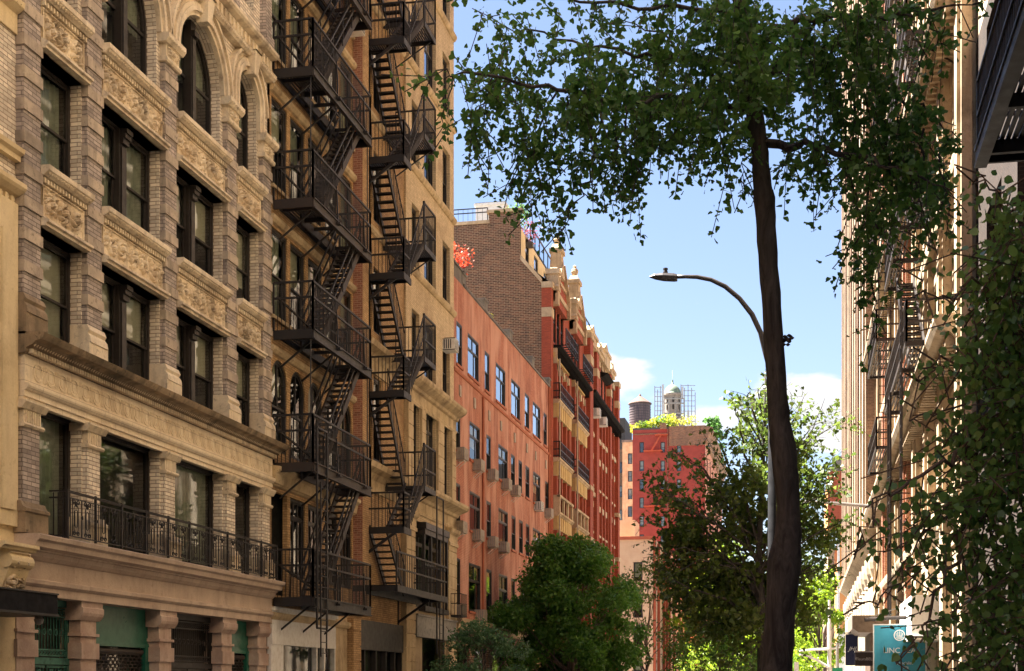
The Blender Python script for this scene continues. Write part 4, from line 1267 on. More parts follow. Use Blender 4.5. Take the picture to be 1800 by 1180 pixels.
F2 = thing('fire_escape', 'narrow black fire escape with jutting half landings, next to the orange building', 'fire escape', (-13.8, 47.5, 5.0), 'fire escapes on the gold brick building')
NL = [7.0, 11.55, 15.5, 19.4, 23.35, 27.3]
GX1, GY0, GY1, GY2, GY3 = -13.06, 45.75, 46.55, 48.35, 49.9
for k, z in enumerate(NL):
    zh = z + 1.72                                                                 # half landing above this one
    b = MB()
    b.box(XB, GX1, GY0 - .03, GY0 + .02, z - .22, z); b.box(GX1 - .03, GX1 + .02, GY0, GY1 + .1, z - .22, z)
    b.box(XB, GX1, GY1 + .07, GY1 + .1, z - .12, z)
    slats(b, XB, GX1, GY0, GY1 + .1, z)
    b.bar((XB, GY0 + .05, z - 1.0), (GX1 - .2, GY0 + .05, z - .12), .07, .09)
    b.bar((XB, GY0 - .02, z - .17), (XB, GY0 - .02, z - 1.1), .06)
    b.build('landing', M['iron'], F2)
    b = MB()
    rail(b, [(XB, GY0), (GX1, GY0), (GX1, GY1 - .1)], z, (.62, 1.15), .115)
    b.build('railing', M['iron'], F2)
    b = MB()
    b.box(XB, GX1, GY2 - .03, GY2 + .02, zh - .16, zh); b.box(GX1 - .02, GX1 + .03, GY2, GY3, zh - .18, zh); b.box(XB, GX1, GY3 - .02, GY3 + .03, zh - .16, zh)
    slats(b, XB, GX1, GY2, GY3, zh)
    b.bar((XB, GY3 - .1, zh - .95), (GX1 - .15, GY3 - .1, zh - .1), .04)
    b.build('half_landing', M['iron'], F2)
    b = MB()
    rail(b, [(GX1, GY2), (GX1, GY3), (XB, GY3)], zh, (.6, 1.45), .115)
    b.bar((GX1, GY2, zh), (GX1, GY2, zh + 1.5), .07)
    b.bar((GX1, GY1, z + .95), (GX1, GY2, zh + 1.45), .04); b.bar((GX1, GY1, z + .45), (GX1, GY2, zh + .75), .03)
    for q in range(1, 12):
        f = q / 12
        y = GY1 + (GY2 - GY1) * f; zz = z + (zh - z) * f
        b.bar((GX1, y, zz), (GX1, y, zz + .95 + .5 * f), .02)
    b.build('railing', M['iron'], F2)
    s = MB(); stair(s, -13.75, GX1 - .03, GY1 - .35, z, GY2 + .05, zh, h=.22); s.build('stair', M['ironrust'], F2)
    zl = (NL[k - 1] + 1.72) if k else 5.0
    s = MB(); stair(s, -14.45, -13.85, GY2 + .15, zl, GY1 - .1, z); s.build('stair', M['iron'], F2)
    b = MB()
    b.bar((-13.82, GY2 + .2, zl + .9), (-13.82, GY1 - .1, z + .9), .035)
    for q in range(0, 13):
        f = q / 12; y = GY2 + .2 + (GY1 - GY2 - .3) * f; zz = zl + (z - zl) * f
        b.bar((-13.82, y, zz), (-13.82, y, zz + .9), .02)
    b.build('handrail', M['iron'], F2)
z = 5.0
b = MB()
b.box(XB, GX1 + .0, 44.9, 44.96, z - .2, z); b.box(GX1 - .04, GX1 + .04, 44.9, 51.6, z - .22, z); b.box(XB, GX1, 51.5, 51.6, z - .2, z)
slats(b, XB, GX1, 44.9, 51.6, z); b.box(-14.1, -14.0, 44.9, 51.6, z - .3, z - .03)
b.bar((XB, 50.2, z - 1.0), (GX1 - .3, 50.2, z - .2), .08); b.bar((XB, 50.2, z - .2), (XB, 50.2, z - 1.3), .08)
b.build('platform', M['iron'], F2)
b = MB(); rail(b, [(GX1, 44.9), (GX1, 51.6), (XB, 51.6)], z, (.55, 1.1), .22); b.build('railing', M['iron'], F2)
b = MB()
for y in (52.6, 53.6): b.bar((-13.7, y, 2.9), (-13.7, y, 8.9), .05)
b.bar((-13.7, 52.6, 8.9), (-13.7, 53.6, 8.9), .05); b.build('ladder_guide', M['iron'], F2)
b = MB()
for y in (52.85, 53.35): b.bar((-13.65, y, 0.4), (-13.65, y, 5.2), .03)
for k in range(15): b.bar((-13.65, 52.85, .5 + k * .32), (-13.65, 53.35, .5 + k * .32), .02)
b.build('drop_ladder', M['iron'], F2)

# ---------------------------------------------------------------- air conditioners
ACG = 'window air conditioners on the house fronts'
def ac(face, X, y, z, label, col='beige', w=.62, h=.42, dp=.45, grp=ACG, bracket=True):
    t = thing('air_conditioner', label, 'air conditioner', (X, y, z), grp)
    d = 1 if face == '+X' else -1
    b = MB(); b.box(X, X + d * dp, y - w/2, y + w/2, z, z + h)
    b.build('housing', M[col], t)
    b = MB()
    for k in range(9):
        zz = z + .04 + (h - .08) * k / 8
        b.box(X + d * dp, X + d * (dp + .012), y - w/2 + .04, y + w/2 - .04, zz - .008, zz + .008)
    for k in range(4):
        b.box(X + d * (.08 + .09 * k), X + d * (.12 + .09 * k), y - w/2 - .008, y - w/2, z + .06, z + h - .06)
    b.box(X + d*.02, X + d * (dp + .01), y - w/2 - .01, y - w/2, z, z + .03); b.box(X + d*.02, X + d * (dp + .01), y - w/2 - .01, y - w/2, z + h - .03, z + h)
    b.build('grille', M['blackframe'] if col != 'beige' else M['greymetal'], t)
    if bracket:
        b = MB()
        for q in (-.2, .2):
            b.bar((X, y + q, z - .02), (X + d * dp * .9, y + q, z - .02), .025)
            b.bar((X, y + q, z - .32), (X + d * dp * .85, y + q, z - .03), .022)
        b.bar((X + d * dp * .8, y - .2, z - .03), (X + d * dp * .8, y + .2, z - .03), .025)
        b.build('bracket', M['white'], t)
    return t
ac('+X', XB - .1, 44.3, 22.95, 'white air conditioner in a window between the two fire escapes, highest of all', 'white', .68, .5, .6, bracket=False)
ac('+X', XP - .1, 57.1, 15.5, 'white air conditioner near the corner where gold brick meets the orange building', 'white', .66, .5, .55, bracket=False)

# ================================================================ C: painted orange row
C_ = thing('orange_row_building', 'orange painted brick row building with many tall windows and grey coping', 'building', (-14.5, 70, 0))
CY0, CY1 = 58.42, 81.9
XC = -14.5
rows = [  # (z0, z1, [(px0, px1, kind)...])
 (15.45, 17.28, [(802.7, 812, 'dh'), (822.6, 841.3, 'tall'), (852.5, 860, 'dh'), (872, 888, 'tall'), (899, 914, 'tall'), (923, 930, 'dh'), (937, 949.5, 'tall'), (956, 961, 'dh')]),
 (11.75, 13.45, [(801, 809, 'dh'), (825.8, 843.5, 'tall'), (855.4, 862.6, 'dh'), (876.6, 892.3, 'tall'), (898.6, 905, 'dh'), (912, 917.7, 'dh'), (924, 930.4, 'dh'), (937.6, 949.5, 'tall'), (958.8, 964, 'dh')]),
 (8.6, 10.35, [(801, 809, 'dh'), (825.8, 843.8, 'tall'), (855.4, 863, 'dh'), (876.6, 892.6, 'tall'), (899.5, 906, 'dh'), (912.6, 919, 'dh'), (924.5, 930.4, 'dh'), (937, 949.5, 'tall')]),
 (5.0, 7.15, [(799.5, 809, 'dh'), (824.5, 844.5, 'tall'), (855.4, 864, 'dh'), (877.5, 892, 'tall'), (899, 905, 'dh'), (915, 928, 'tall'), (936, 949, 'tall'), (957, 963, 'dh')]),
]
ops = []
CW = []
for z0, z1, ws in rows:
    for a, b_, k in ws:
        ya, yb = PY(a - .5, XC), PY(b_ + .3, XC)
        ops.append((ya, yb, z0, z1)); CW.append((ya, yb, z0, z1, k))
w = MB(); w.wall(XC, CY0, CY1, 4.5, 19.05, ops, .11)
w.quad((XC, CY1, 0), (XC - 9, CY1, 0), (XC - 9, CY1, 19.05), (XC, CY1, 19.05))
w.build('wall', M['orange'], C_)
for ya, yb, z0, z1, k in CW:
    window(C_, '+X', XC - .098, (ya + yb) / 2, z0, yb - ya, z1 - z0, k, M['blackframe'], M['skyglass'] if z0 > 15 else None, cover='rand' if z0 < 15 else None)
b = MB()
for ya, yb, z0, z1, k in CW: b.box(XC - .02, XC + .07, ya - .05, yb + .05, z0 - .10, z0)
b.prof(XC, [(0, 15.05), (.05, 15.06), (.07, 15.12), (.05, 15.2), (0, 15.22)], CY0, CY1)
b.tube([(XC + .06, 63.9, 15.0), (XC + .06, 63.9, 4.5)], .06, 8)
b.tube([(XC + .06, 81.3, 19), (XC + .06, 81.3, 4.5)], .07, 8)
b.build('trim', M['orange_trim'], C_)
for px in (808, 833.5, 859, 880, 904, 925.5, 941, 959):
    y = PY(px, XC)
    b = MB(); b.box(XC, XC + .05, y - .16, y + .16, 14.15, 14.62)
    for k in range(4): b.box(XC + .05, XC + .06, y - .13, y + .13, 14.2 + k * .1, 14.24 + k * .1)
    b.build('vent', M['beige'], C_)
segs = [(CY0, 60.2, 19.62), (60.2, 64.6, 19.08), (64.6, 70.4, 19.08), (70.4, 76.4, 19.06), (76.4, CY1, 19.06)]
b = MB()
for i, (a, c_, z) in enumerate(segs):
    b.box(XC - .3, XC + .06, a, c_, z, z + .09)
    if i:
        b.box(XC - .28, XC + .02, a - .25, a + .45, z + .09, z + .5); b.box(XC - .34, XC + .06, a - .3, a + .5, z + .5, z + .6)
        b.box(XC - 8, XC - .28, a - .1, a + .2, z, z + .5); b.box(XC - 8, XC - .26, a - .14, a + .24, z + .5, z + .57)
b.box(XC - .28, XC, CY0, 60.2, 19.05, 19.62)
b.box(XC - .34, XC + .06, 81.3, 81.95, 19.5, 19.6); b.box(XC - .28, XC + .02, 81.4, 81.9, 19.1, 19.5)
b.build('coping', M['coping'], C_)
b = MB()
b.prof(XC, [(0, 4.1), (.2, 4.1), (.25, 4.3), (.35, 4.4), (.4, 4.55), (0, 4.6)], CY0, CY1)
b.build('shop_cornice', M['cream'], C_)
b = MB(); b.wall(XC - .1, CY0, CY1, 0, 4.1, [(59 + 3.8 * k, 61.8 + 3.8 * k, .4, 3.4) for k in range(6)], .2)
b.build('ground_floor', M['brownbrick'], C_)
for k in range(6): window(C_, '+X', XC - .28, 60.4 + 3.8 * k, .4, 2.8, 3.0, 'plain', M['blackframe'])
g = MB(); g.box(-24, XC - .7, CY0 + .05, CY1 - .03, 0, 18.6)
for z in (4.4, 8.1, 11.3, 14.6): g.box(XC - .7, XC - .25, CY0 + .05, CY1 - .05, z, z + .2)
g.build('room', M['darkroom'], C_)
g = MB(); g.box(-24, XC - .05, CY0 + .01, CY1 - .02, 18.6, 18.7); g.build('roof', M['roof'], C_)
# air conditioners: (px centre, z, colour, words)
ORD = ['first', 'second', 'third', 'fourth', 'fifth', 'sixth', 'seventh']
for row, zz, wd, items in (
    (0, 11.33, 'third-storey', [(809, 'beige'), (839, 'beige'), (864, 'beige'), (888.5, 'beige'), (905, 'beige'), (946, 'white'), (964, 'beige')]),
    (1, 8.18, 'second-storey', [(807, 'beige'), (838, 'beige'), (864, 'beige'), (884, 'beige')]),
    (2, 4.62, 'lowest-row', [(806, 'beige'), (843, 'beige'), (867, 'white'), (888, 'white')])):
    for i, (px, col) in enumerate(items):
        y = PY(px - 5, XC)
        ac('+X', XC - .02, y, zz, f'{col} {wd} air conditioner on the orange building, {ORD[i]} from the gold brick corner', col, .78 if col == 'beige' else .85, .5, .42, bracket=(row < 2 and col == 'beige'))
def planter(name, label, x, y, z, leafm, n, rad, h, seed, potm='coping', cat='plant'):
    t = thing(name, label, cat, (x, y, z))
    b = MB(); b.taper(x - .25, x + .25, y - .25, y + .25, z, z + .45, -.04, -.04); b.build('pot', M[potm], t)
    leafcloud('foliage', t, leafm, [(x, y, z + .45 + h * .5, rad, rad, h * .6)], n, .13, seed)
    return t

# ================================================================ D: red gabled apartment building with a brown side wall
def ATY(px, py, Y):
    r = (px - 900) / FP
    X = Y * (r * CT - ST) / (CT + r * ST)
    return X, EYE + (-X * ST + Y * CT) * (HY - py) / FP
D = thing('red_gabled_building', 'deep red brick apartment building with pointed gables, iron balconies and a bare brown side wall', 'building', (-14.6, 97, 0))
DY0, DY1 = 82.05, 112.6
XD = -14.6
pf = [ATY(*p, DY0) for p in ((770, 396), (859, 392), (859, 375), (915, 372), (915, 457), (952, 498))]
b = MB()
pl = [(x, DY0, z) for x, z in pf] + [(pf[-1][0], DY0, 0), (pf[0][0], DY0, 0)]
b.add(pl, [tuple(range(len(pl) - 1, -1, -1))])
xs = [p[0] for p in pl]
b.build('side_wall', M['brownbrick'], D)
b = MB()
b.box(pf[0][0], pf[1][0] + .05, DY0 - .06, DY0 + .4, pf[1][1] - .02, pf[1][1] + .16); b.build('wall_coping', M['cream'], D); b = MB()
b.box(pf[2][0] - .1, pf[3][0] + .1, DY0 - .08, DY0 + .5, pf[2][1], pf[2][1] + .18); b.build('wall_coping', M['cream'], D); b = MB()
b.add([(pf[4][0], DY0 - .08, pf[4][1]), (pf[5][0], DY0 - .08, pf[5][1]), (pf[5][0], DY0 + .3, pf[5][1]), (pf[4][0], DY0 + .3, pf[4][1]),
       (pf[4][0], DY0 - .08, pf[4][1] + .3), (pf[5][0], DY0 - .08, pf[5][1] + .3), (pf[5][0], DY0 + .3, pf[5][1] + .3), (pf[4][0], DY0 + .3, pf[4][1] + .3)],
      [(0,3,2,1),(4,5,6,7),(0,1,5,4),(1,2,6,5),(2,3,7,6),(3,0,4,7)])
b.build('wall_coping', M['cream'], D)
g = MB(); g.box(pf[0][0], pf[3][0] - .3, DY0 + .02, DY1, 0, pf[1][1] - .1); g.box(pf[3][0] - .35, XD - .5, DY0 + .02, DY1 - .02, 0, 25.2); g.build('room', M['darkroom'], D)
g = MB(); g.box(pf[0][0], pf[3][0] - .3, DY0 + .05, DY1, pf[1][1] - .1, pf[1][1]); g.build('roof', M['roof'], D)
g = MB(); g.quad((XD + .1, DY0 + .1, 25.3), (XD + .1, DY1, 25.3), (pf[4][0], DY1, pf[4][1]), (pf[4][0], DY0 + .1, pf[4][1])); g.build('slate_slope', M['roof'], D)
# penthouse storey set back behind the gables
XH = pf[4][0] + .02
ops = [(DY0 + 1.4, DY0 + 2.6, 27.0, 28.6), (DY0 + 4.2, DY0 + 5.6, 26.9, 28.3), (DY0 + 7.5, DY0 + 8.8, 26.9, 28.2)]
w = MB(); w.wall(XH, DY0 + .05, DY1, 26.6, pf[3][1] - 1.0, ops, .15); w.build('penthouse_wall', M['buff'], D)
for o in ops: window(D, '+X', XH - .14, (o[0] + o[1]) / 2, o[2], o[1] - o[0], o[3] - o[2], 'dh', M['blackframe'], M['skyglass'])
b = MB(); zt = pf[3][1] - 1.0
for k in range(20): b.bar((XH, DY0 + 3 + k * 1.5, zt), (XH, DY0 + 3 + k * 1.5, zt + 1.15), .06)
for z in (.1, 1.15): b.bar((XH, DY0 + 3, zt + z), (XH, DY1, zt + z), .07)
b.build('roof_railing', M['blackframe'], D)
g = MB(); g.quad((XH, DY0 + 3, zt + .1), (XH, DY1, zt + .1), (XH, DY1, zt + 1.15), (XH, DY0 + 3, zt + 1.15)); g.build('glass_panel', M['skyglass'], D)
# facade sheet, windows in rows
def zr(*v): return list(v)
ops = []; WD = []
def addw(ya, yb, za, zb): ops.append((ya, yb, za, zb)); WD.append((ya, yb, za, zb))
BAYD = [(82.75, 87.9), (89.5, 94.4)]
FD = [(22.2, 24.9), (19.6, 21.3), (15.9, 17.7), (12.6, 14.3), (8.9, 11.2), (5, 7.6)]
for (a, c_) in BAYD:
    for q in range(3):
        y = a + .55 + q * (c_ - a - 1.1) / 3
        for za, zb in FD: addw(y + .12, y + (c_ - a - 1.1) / 3 - .12, za, zb)
for y in (88.3,):
    for za, zb in FD[1:]: addw(y, y + .75, za, zb)
for y in (98.6, 102.2, 103.9, 105.6, 108.6, 110.2):
    for za, zb in FD: addw(y, y + .95, za + (.4 if za > 22 else 0), zb)
w = MB(); w.wall(XD, DY0 + .7, DY1, 3.8, 25.4, ops, .16)
w.quad((XD, DY1, 0), (XD - 9, DY1, 0), (XD - 9, DY1, 25.4), (XD, DY1, 25.4))
w.build('wall', M['redbrick'], D)
for ya, yb, za, zb in WD: window(D, '+X', XD - .14, (ya + yb) / 2, za, yb - ya, zb - za, 'dh', M['blackframe'])
# piers
def dpier(name, y0, y1, X, z0, z1, cap=True, m='redbrick'):
    b = MB(); b.box(pf[5][0] if y0 < 82.5 else XD - .3, X, y0, y1, z0, z1); b.build(name, M[m], D)
    if cap:
        b = MB(); b.box(XD - .3 if y0 > 82.5 else pf[5][0], X + .08, y0 - .08, y1 + .08, z1, z1 + .35); b.build('pier_cap', M['cream'], D)
        b = MB(); b.box(XD - .3 if y0 > 82.5 else pf[5][0], X + .04, y0 - .04, y1 + .04, z1 - 1.7, z1 - 1.15)
        b.build('pier_band', M['cream'], D)
dpier('corner_pier', 82.03, 82.7, -14.45, 0, 25.0)
for (y0, y1) in ((95.6, 97.0), (99.8, 100.9), (107.0, 107.8), (111.6, 112.55)): dpier('pier', y0, y1, XD + .45 if y0 < 97 else XD + .3, 0, 25.3)
for (y0, y1) in ((88.0, 88.25), (89.1, 89.4), (94.5, 94.9), (101.6, 101.95), (103.3, 103.6), (105.0, 105.3), (106.7, 106.95), (110.0, 110.15)):
    dpier('strip', y0, y1, XD + .16, 4, 22, False)
# projecting bays with yellow spandrels, slabs, balcony rails
XBY = -14.13
for bi, (a, c_) in enumerate(BAYD):
    for (zs_, prev) in ((21.75, 18.55), (18.55, 15.1), (15.1, 11.9), (11.9, 8.0)):
        b = MB()
        zt = zs_ - .12
        if zs_ < 21:
            b.box(XD, XBY - .06, a, c_, zt - .85, zt)
            b.box(XD, XBY - .03, a + .1, a + .5, zt - .9, zt)
            for k in range(6): b.box(XBY - .06, XBY - .03, a + .6 + k * (c_ - a - 1.1) / 6, a + .68 + k * (c_ - a - 1.1) / 6, zt - .8, zt - .05)
        else: b.box(XD, XBY - .2, a, c_, zt - .55, zt - .25)
        b.build('yellow_spandrel', M['yellowstone'], D)
        b = MB()
        if zs_ < 21: b.prof(XD, [(0, zt - .1), (.44, zt - .06), (.50, zt + .02), (.56, zt + .06), (.56, zt + .16), (0, zt + .2)], a - .1, c_ + .12)
        b.box(XD, XBY - .1, a + .02, a + .14, zt - .9, zt) ; b.build('balcony_slab', M['cream'], D)
        for y0, y1 in ((a + .05, a + .42), (a + (c_ - a) * .36, a + (c_ - a) * .36 + .25), (a + (c_ - a) * .68, a + (c_ - a) * .68 + .25), (c_ - .42, c_ - .05)):
            b = MB(); b.box(XD - .05, XBY - .12, y0, y1, prev + .1, zt - .8); b.build('bay_pier', M['redstone'], D)
        if 12.5 < zs_ < 21:
            b = MB(); zz = zs_ + .05
            rail(b, [(XD, a), (XBY + .05, a), (XBY + .05, c_), (XD, c_)], zz, (.12, .5, .95), .16)
            for k in range(8):
                y = a + .3 + k * (c_ - a - .6) / 7
                b.ring(XBY + .06, y, zz + .3, .11, .15, .02, 0, 2 * PI, 10)
            b.build('iron_balcony', M['iron'], D)
        elif zs_ < 12.5:
            b = MB(); zz = zs_ + .05
            b.box(XD, XBY + .06, a, a + .3, zz, zz + 1.0)
            b.box(XBY - .1, XBY + .08, a, c_, zz + .88, zz + 1.02)
            for k in range(4):
                y = a + .3 + k * (c_ - a - .5) / 3
                b.box(XBY - .1, XBY + .04, y - .13, y + .13, zz, zz + .9)
            b.build('stone_balustrade', M['cream'], D)
# black bracketed cornice with balconies over
b = MB()
b.prof(XD, [(0, 21.45), (.2, 21.5), (.4, 21.62), (.62, 21.68), (.62, 21.8), (0, 21.85)], DY0 + .75, 95.6)
cornice_teeth(b, XD, DY0 + .8, 95.4, 21.15, 21.62, .05, .42, .07, .25)
b.prof(XD, [(0, 21.6), (.2, 21.65), (.4, 21.8), (.65, 21.9), (.65, 22.05), (0, 22.1)], 97.0, DY1 + .35)
cornice_teeth(b, XD, 97.1, DY1, 21.3, 21.8, .05, .45, .09, .32)
b.prof(XD, [(0, 24.3), (.3, 24.4), (.6, 24.6), (0, 24.7)], 103.5, 106.8)
b.build('black_cornice', paint('dull_black_cornice', (.012, .010, .010), .95, spec=.1), D)
for a, c_ in BAYD:
    b = MB(); rail(b, [(XD + .8, a + .6), (XD + .8, c_ - .1)], 21.85, (.1, .55, 1.05), .14)
    for k in range(7): b.bar((XD, a + .8 + k * .6, 21.95), (XD + .95, a + .8 + k * .6, 21.95), .05)
    for k in range(4): b.ring(XD + .8, a + 1.1 + k * 1.0, 22.35, .16, .2, .02, 0, 2 * PI, 10)
    b.build('iron_balcony', M['iron'], D)
# cream lintels, sills and bands
for ya, yb, za, zb in WD:
    if ya > 97 or 88 < ya < 89:
        b = MB(); b.box(XD, XD + .09, ya - .12, yb + .12, zb, zb + .42); b.build('lintel', M['cream'], D)
        b = MB(); b.box(XD, XD + .12, ya - .1, yb + .1, za - .16, za); b.build('sill', M['cream'], D)
b = MB(); b.box(XD, XD + .14, 97.0, DY1 + .02, 19.25, 19.49); b.build('band_course', M['cream'], D)
for z in (15.1, 11.6):
    for (y0, y1, o) in ((95.5, 97.1, .5), (111.5, DY1 + .05, .36), (98.3, 99.9, .2)):
        b = MB(); b.box(XD, XD + o, y0, y1, z - .1, z + .2); b.build('stone_block', M['cream'], D)
for a, c_ in BAYD:
    for k in range(6):
        b = MB(); b.box(XD, XD + .35, a + .1 + k * .85, a + .5 + k * .85, 20.35, 20.75); b.build('stone_block', M['cream'], D)

# gables with finials
for gi, (a, c_) in enumerate(((82.75, 87.3), (89.5, 94.0))):
    ap = (a + c_) / 2 - .25; zb, zp = 25.1, 27.05
    b = MB()
    b.add([(XD + .25, a, 24.4), (XD + .25, c_, 24.4), (XD + .25, c_, zb), (XD + .25, ap + .35, zp), (XD + .25, ap - .35, zp), (XD + .25, a, zb),
           (XD - .2, a, 24.4), (XD - .2, c_, 24.4), (XD - .2, c_, zb), (XD - .2, ap + .35, zp), (XD - .2, ap - .35, zp), (XD - .2, a, zb)],
          [(0,1,2,3,4,5),(11,10,9,8,7,6),(0,5,11,6),(1,7,8,2),(2,8,9,3),(3,9,10,4),(4,10,11,5),(0,6,7,1)])
    b.build('gable', M['redbrick'], D)
    b = MB()
    for (p, q) in (((c_ + .1, zb), (ap + .3, zp)), ((a - .1, zb), (ap - .3, zp))): b.bar((XD + .1, p[0], p[1] + .05), (XD + .1, q[0], q[1] + .05), .75, .16)
    b.box(XD + .25, XD + .34, a, c_, 24.85, 25.12); b.box(XD + .25, XD + .34, a + .6, c_ - .4, 25.75, 25.95)
    b.box(XD - .3, XD + .5, a - .1, a + .55, 25.0, 25.25); b.box(XD - .25, XD + .45, a, a + .45, 24.2, 26.2); b.box(XD - .32, XD + .52, a - .1, a + .55, 26.0, 26.3)
    b.box(XD - .25, XD + .45, c_ - .3, c_ + .1, 24.4, 25.5)
    b.build('gable_coping', M['cream'], D)
    b = MB(); b.taper(XD - .35, XD + .45, ap - .75, ap + .4, 26.2, 27.7, .1, .12); b.box(XD - .35, XD + .45, ap - .7, ap + .4, 27.7, 27.95)
    b.taper(XD - .28, XD + .38, ap - .62, ap + .32, 27.95, 28.25, .12, .16)
    b.lathe((XD + .05, ap - .15, 28.2), [(.16, 0), (.12, .1), (.2, .22), (.25, .36), (.2, .52), (.1, .62), (.13, .7), (.04, .8)], 10)
    b.build('finial', M['cream'], D)
for (y0, y1, z) in ((96.9, 99.6, 25.9), (101, 103.2, 25.6), (103.5, 106.5, 26.2), (107.9, 109.3, 25.6)):
    b = MB(); b.box(XD - .3, XD + .35, y0, y1, 25.3, z); b.box(XD - .35, XD + .45, y0 - .1, y1 + .1, z, z + .25)
    b.add([(XD + .3, y0, z + .25), (XD + .3, y1, z + .25), (XD + .3, (y0 + y1) / 2, z + .9), (XD - .2, y0, z + .25), (XD - .2, y1, z + .25), (XD - .2, (y0 + y1) / 2, z + .9)],
          [(0, 1, 2), (5, 4, 3), (0, 2, 5, 3), (1, 4, 5, 2)])
    b.build('dormer', M['cream'], D)
b = MB(); b.tube([(XD + .5, 82.9, 4), (XD + .5, 82.9, 21)], .05, 6); b.tube([(XD + .55, 89.3, 4), (XD + .55, 89.3, 21)], .05, 6); b.build('drainpipe', M['beige'], D)
ac('+X', XD + .2, PY(1045, XD + .4), 20.3, 'white air conditioner high on the red gabled building, nearer of two', 'white', .9, .6, .6, bracket=False)
ac('+X', XD + .2, PY(1057, XD + .4), 20.3, 'white air conditioner high on the red gabled building, farther of two', 'white', .9, .6, .6, bracket=False)
# roof house with a glass pyramid
K = thing('skylight_house', 'white rooftop box with a glass pyramid on the brown brick roof', 'skylight', (-21, 95, 29))
c0 = ATY(836, 372, 92)
c1 = ATY(887, 372, 92)
b = MB(); b.box(c0[0], c1[0], 92, 97, c0[1] - 1.2, c0[1] + .35); b.box(c0[0] - .1, c1[0] + .1, 91.9, 97.1, c0[1] + .35, c0[1] + .5); b.build('walls', M['white'], K)
xm = (c0[0] + c1[0]) / 2; zt = c0[1] + .5
b = MB()
P0 = [(c0[0], 92, zt), (c1[0], 92, zt), (c1[0], 97, zt), (c0[0], 97, zt)]; r0 = (xm - .35, 94.5, zt + .75); r1 = (xm + .35, 94.5, zt + .75)
b.add(P0 + [r0, r1], [(0, 1, 5, 4), (1, 2, 5), (2, 3, 4, 5), (3, 0, 4)]); b.build('glass_pyramid', paint('milky_glass', (.42, .48, .55), .2, spec=.8), K)
b = MB()
for p, q in ((P0[0], r0), (P0[1], r1), (r0, r1), (P0[0], P0[1]), (P0[1], P0[2]), (P0[2], r1), (P0[3], r0)): b.bar(p, q, .09)
for f in (.3, .55, .8):
    p = Vector(P0[0]).lerp(Vector(P0[1]), f); q = Vector(r0).lerp(Vector(r1), f); b.bar(p, q, .06)
b.build('glazing_bars', M['blackframe'], K)
b = MB(); p0 = ATY(797, 378, DY0 + .2); p1 = ATY(857, 372, DY0 + .2)
rail(b, [(p0[0], DY0 + .2), (p1[0], DY0 + .2)], pf[0][1] + .15, (.5, .75), .28)
b.build('roof_railing', M['iron'], D)

# plants along the roofs
def bush(name, label, c, leafm, rad, n, seed, size=.14, cat='shrub'):
    t = thing(name, label, cat, c)
    b = MB(); rnd = random.Random(seed)
    b.taper(c[0] - .2, c[0] + .2, c[1] - .2, c[1] + .2, c[2] - .05, c[2] + .25, -.03, -.03); b.build('pot', M['coping'], t)
    b = MB()
    for k in range(7): b.bar((c[0], c[1], c[2] + .1), (c[0] + rnd.uniform(-1, 1) * rad * .8, c[1] + rnd.uniform(-1, 1) * rad * .8, c[2] + rad * rnd.uniform(.7, 1.7)), .03)
    b.build('stems', M['bark'], t)
    leafcloud('foliage', t, leafm, [(c[0], c[1], c[2] + rad * 1.1, rad, rad, rad)], n, size, seed, lump=.8)
    return t
redleaf = leafmat('red_maple_leaves', (0.40, 0.04, 0.02), (0.55, 0.10, 0.04), .4)
purpleleaf = leafmat('purple_blossom', (0.16, 0.03, 0.05), (0.30, 0.08, 0.12), .3)
yelleaf = leafmat('yellow_green_leaves', (0.30, 0.38, 0.03), (0.50, 0.42, 0.05), .4)
p = ATY(803, 478, 76); bush('red_maple', 'bright red leaved shrub on the orange roof beside the gold brick wall', (p[0], 76, p[1]), redleaf, .75, 260, 3, .2)
p = ATY(812, 472, 77); bush('red_maple', 'small red leaved spray hanging over the orange roof edge', (p[0], 77, p[1] - .3), redleaf, .4, 110, 4, .18)
p = ATY(862, 553, 70); bush('potted_plant', 'small yellow green plant on the coping of the orange building', (-14.75, 66.2, 19.1), yelleaf, .3, 90, 5, .12, 'plant')
p = ATY(908, 385, 82.6); bush('dark_shrub', 'dark green shrub on the corner of the brown brick parapet', (p[0], 82.6, p[1] - .6), M['ginkgo'], .75, 500, 6, .16)
p = ATY(931, 408, 84.5); bush('purple_shrub', 'purple flowering shrub beside the glass roof railing', (p[0], 84.5, p[1] - .9), purpleleaf, .8, 420, 7, .13)

# ================================================================ far end of the street
def front(parent, Y, x0, x1, z0, z1, mat, ops, depth=.25, name='wall', cover='rand', fm=None, gm=None, kind='dh'):
    w = MB(); w.wall(Y, x0, x1, z0, z1, ops, depth, -1, 'Y'); w.build(name, mat, parent)
    for a, b_, za, zb in ops: window(parent, '-Y', Y + depth - .05, (a + b_) / 2, za, b_ - a, zb - za, kind, fm or M['blackframe'], gm or M['skyglass'], cover=cover)
def wpx(Y, cols, rowsy, wpx_, hpx):
    out = []
    for cx in cols:
        for ry in rowsy:
            a = ATY(cx - wpx_ / 2, ry + hpx, Y); c = ATY(cx + wpx_ / 2, ry, Y); out.append((a[0], c[0], a[1], c[1]))
    return out
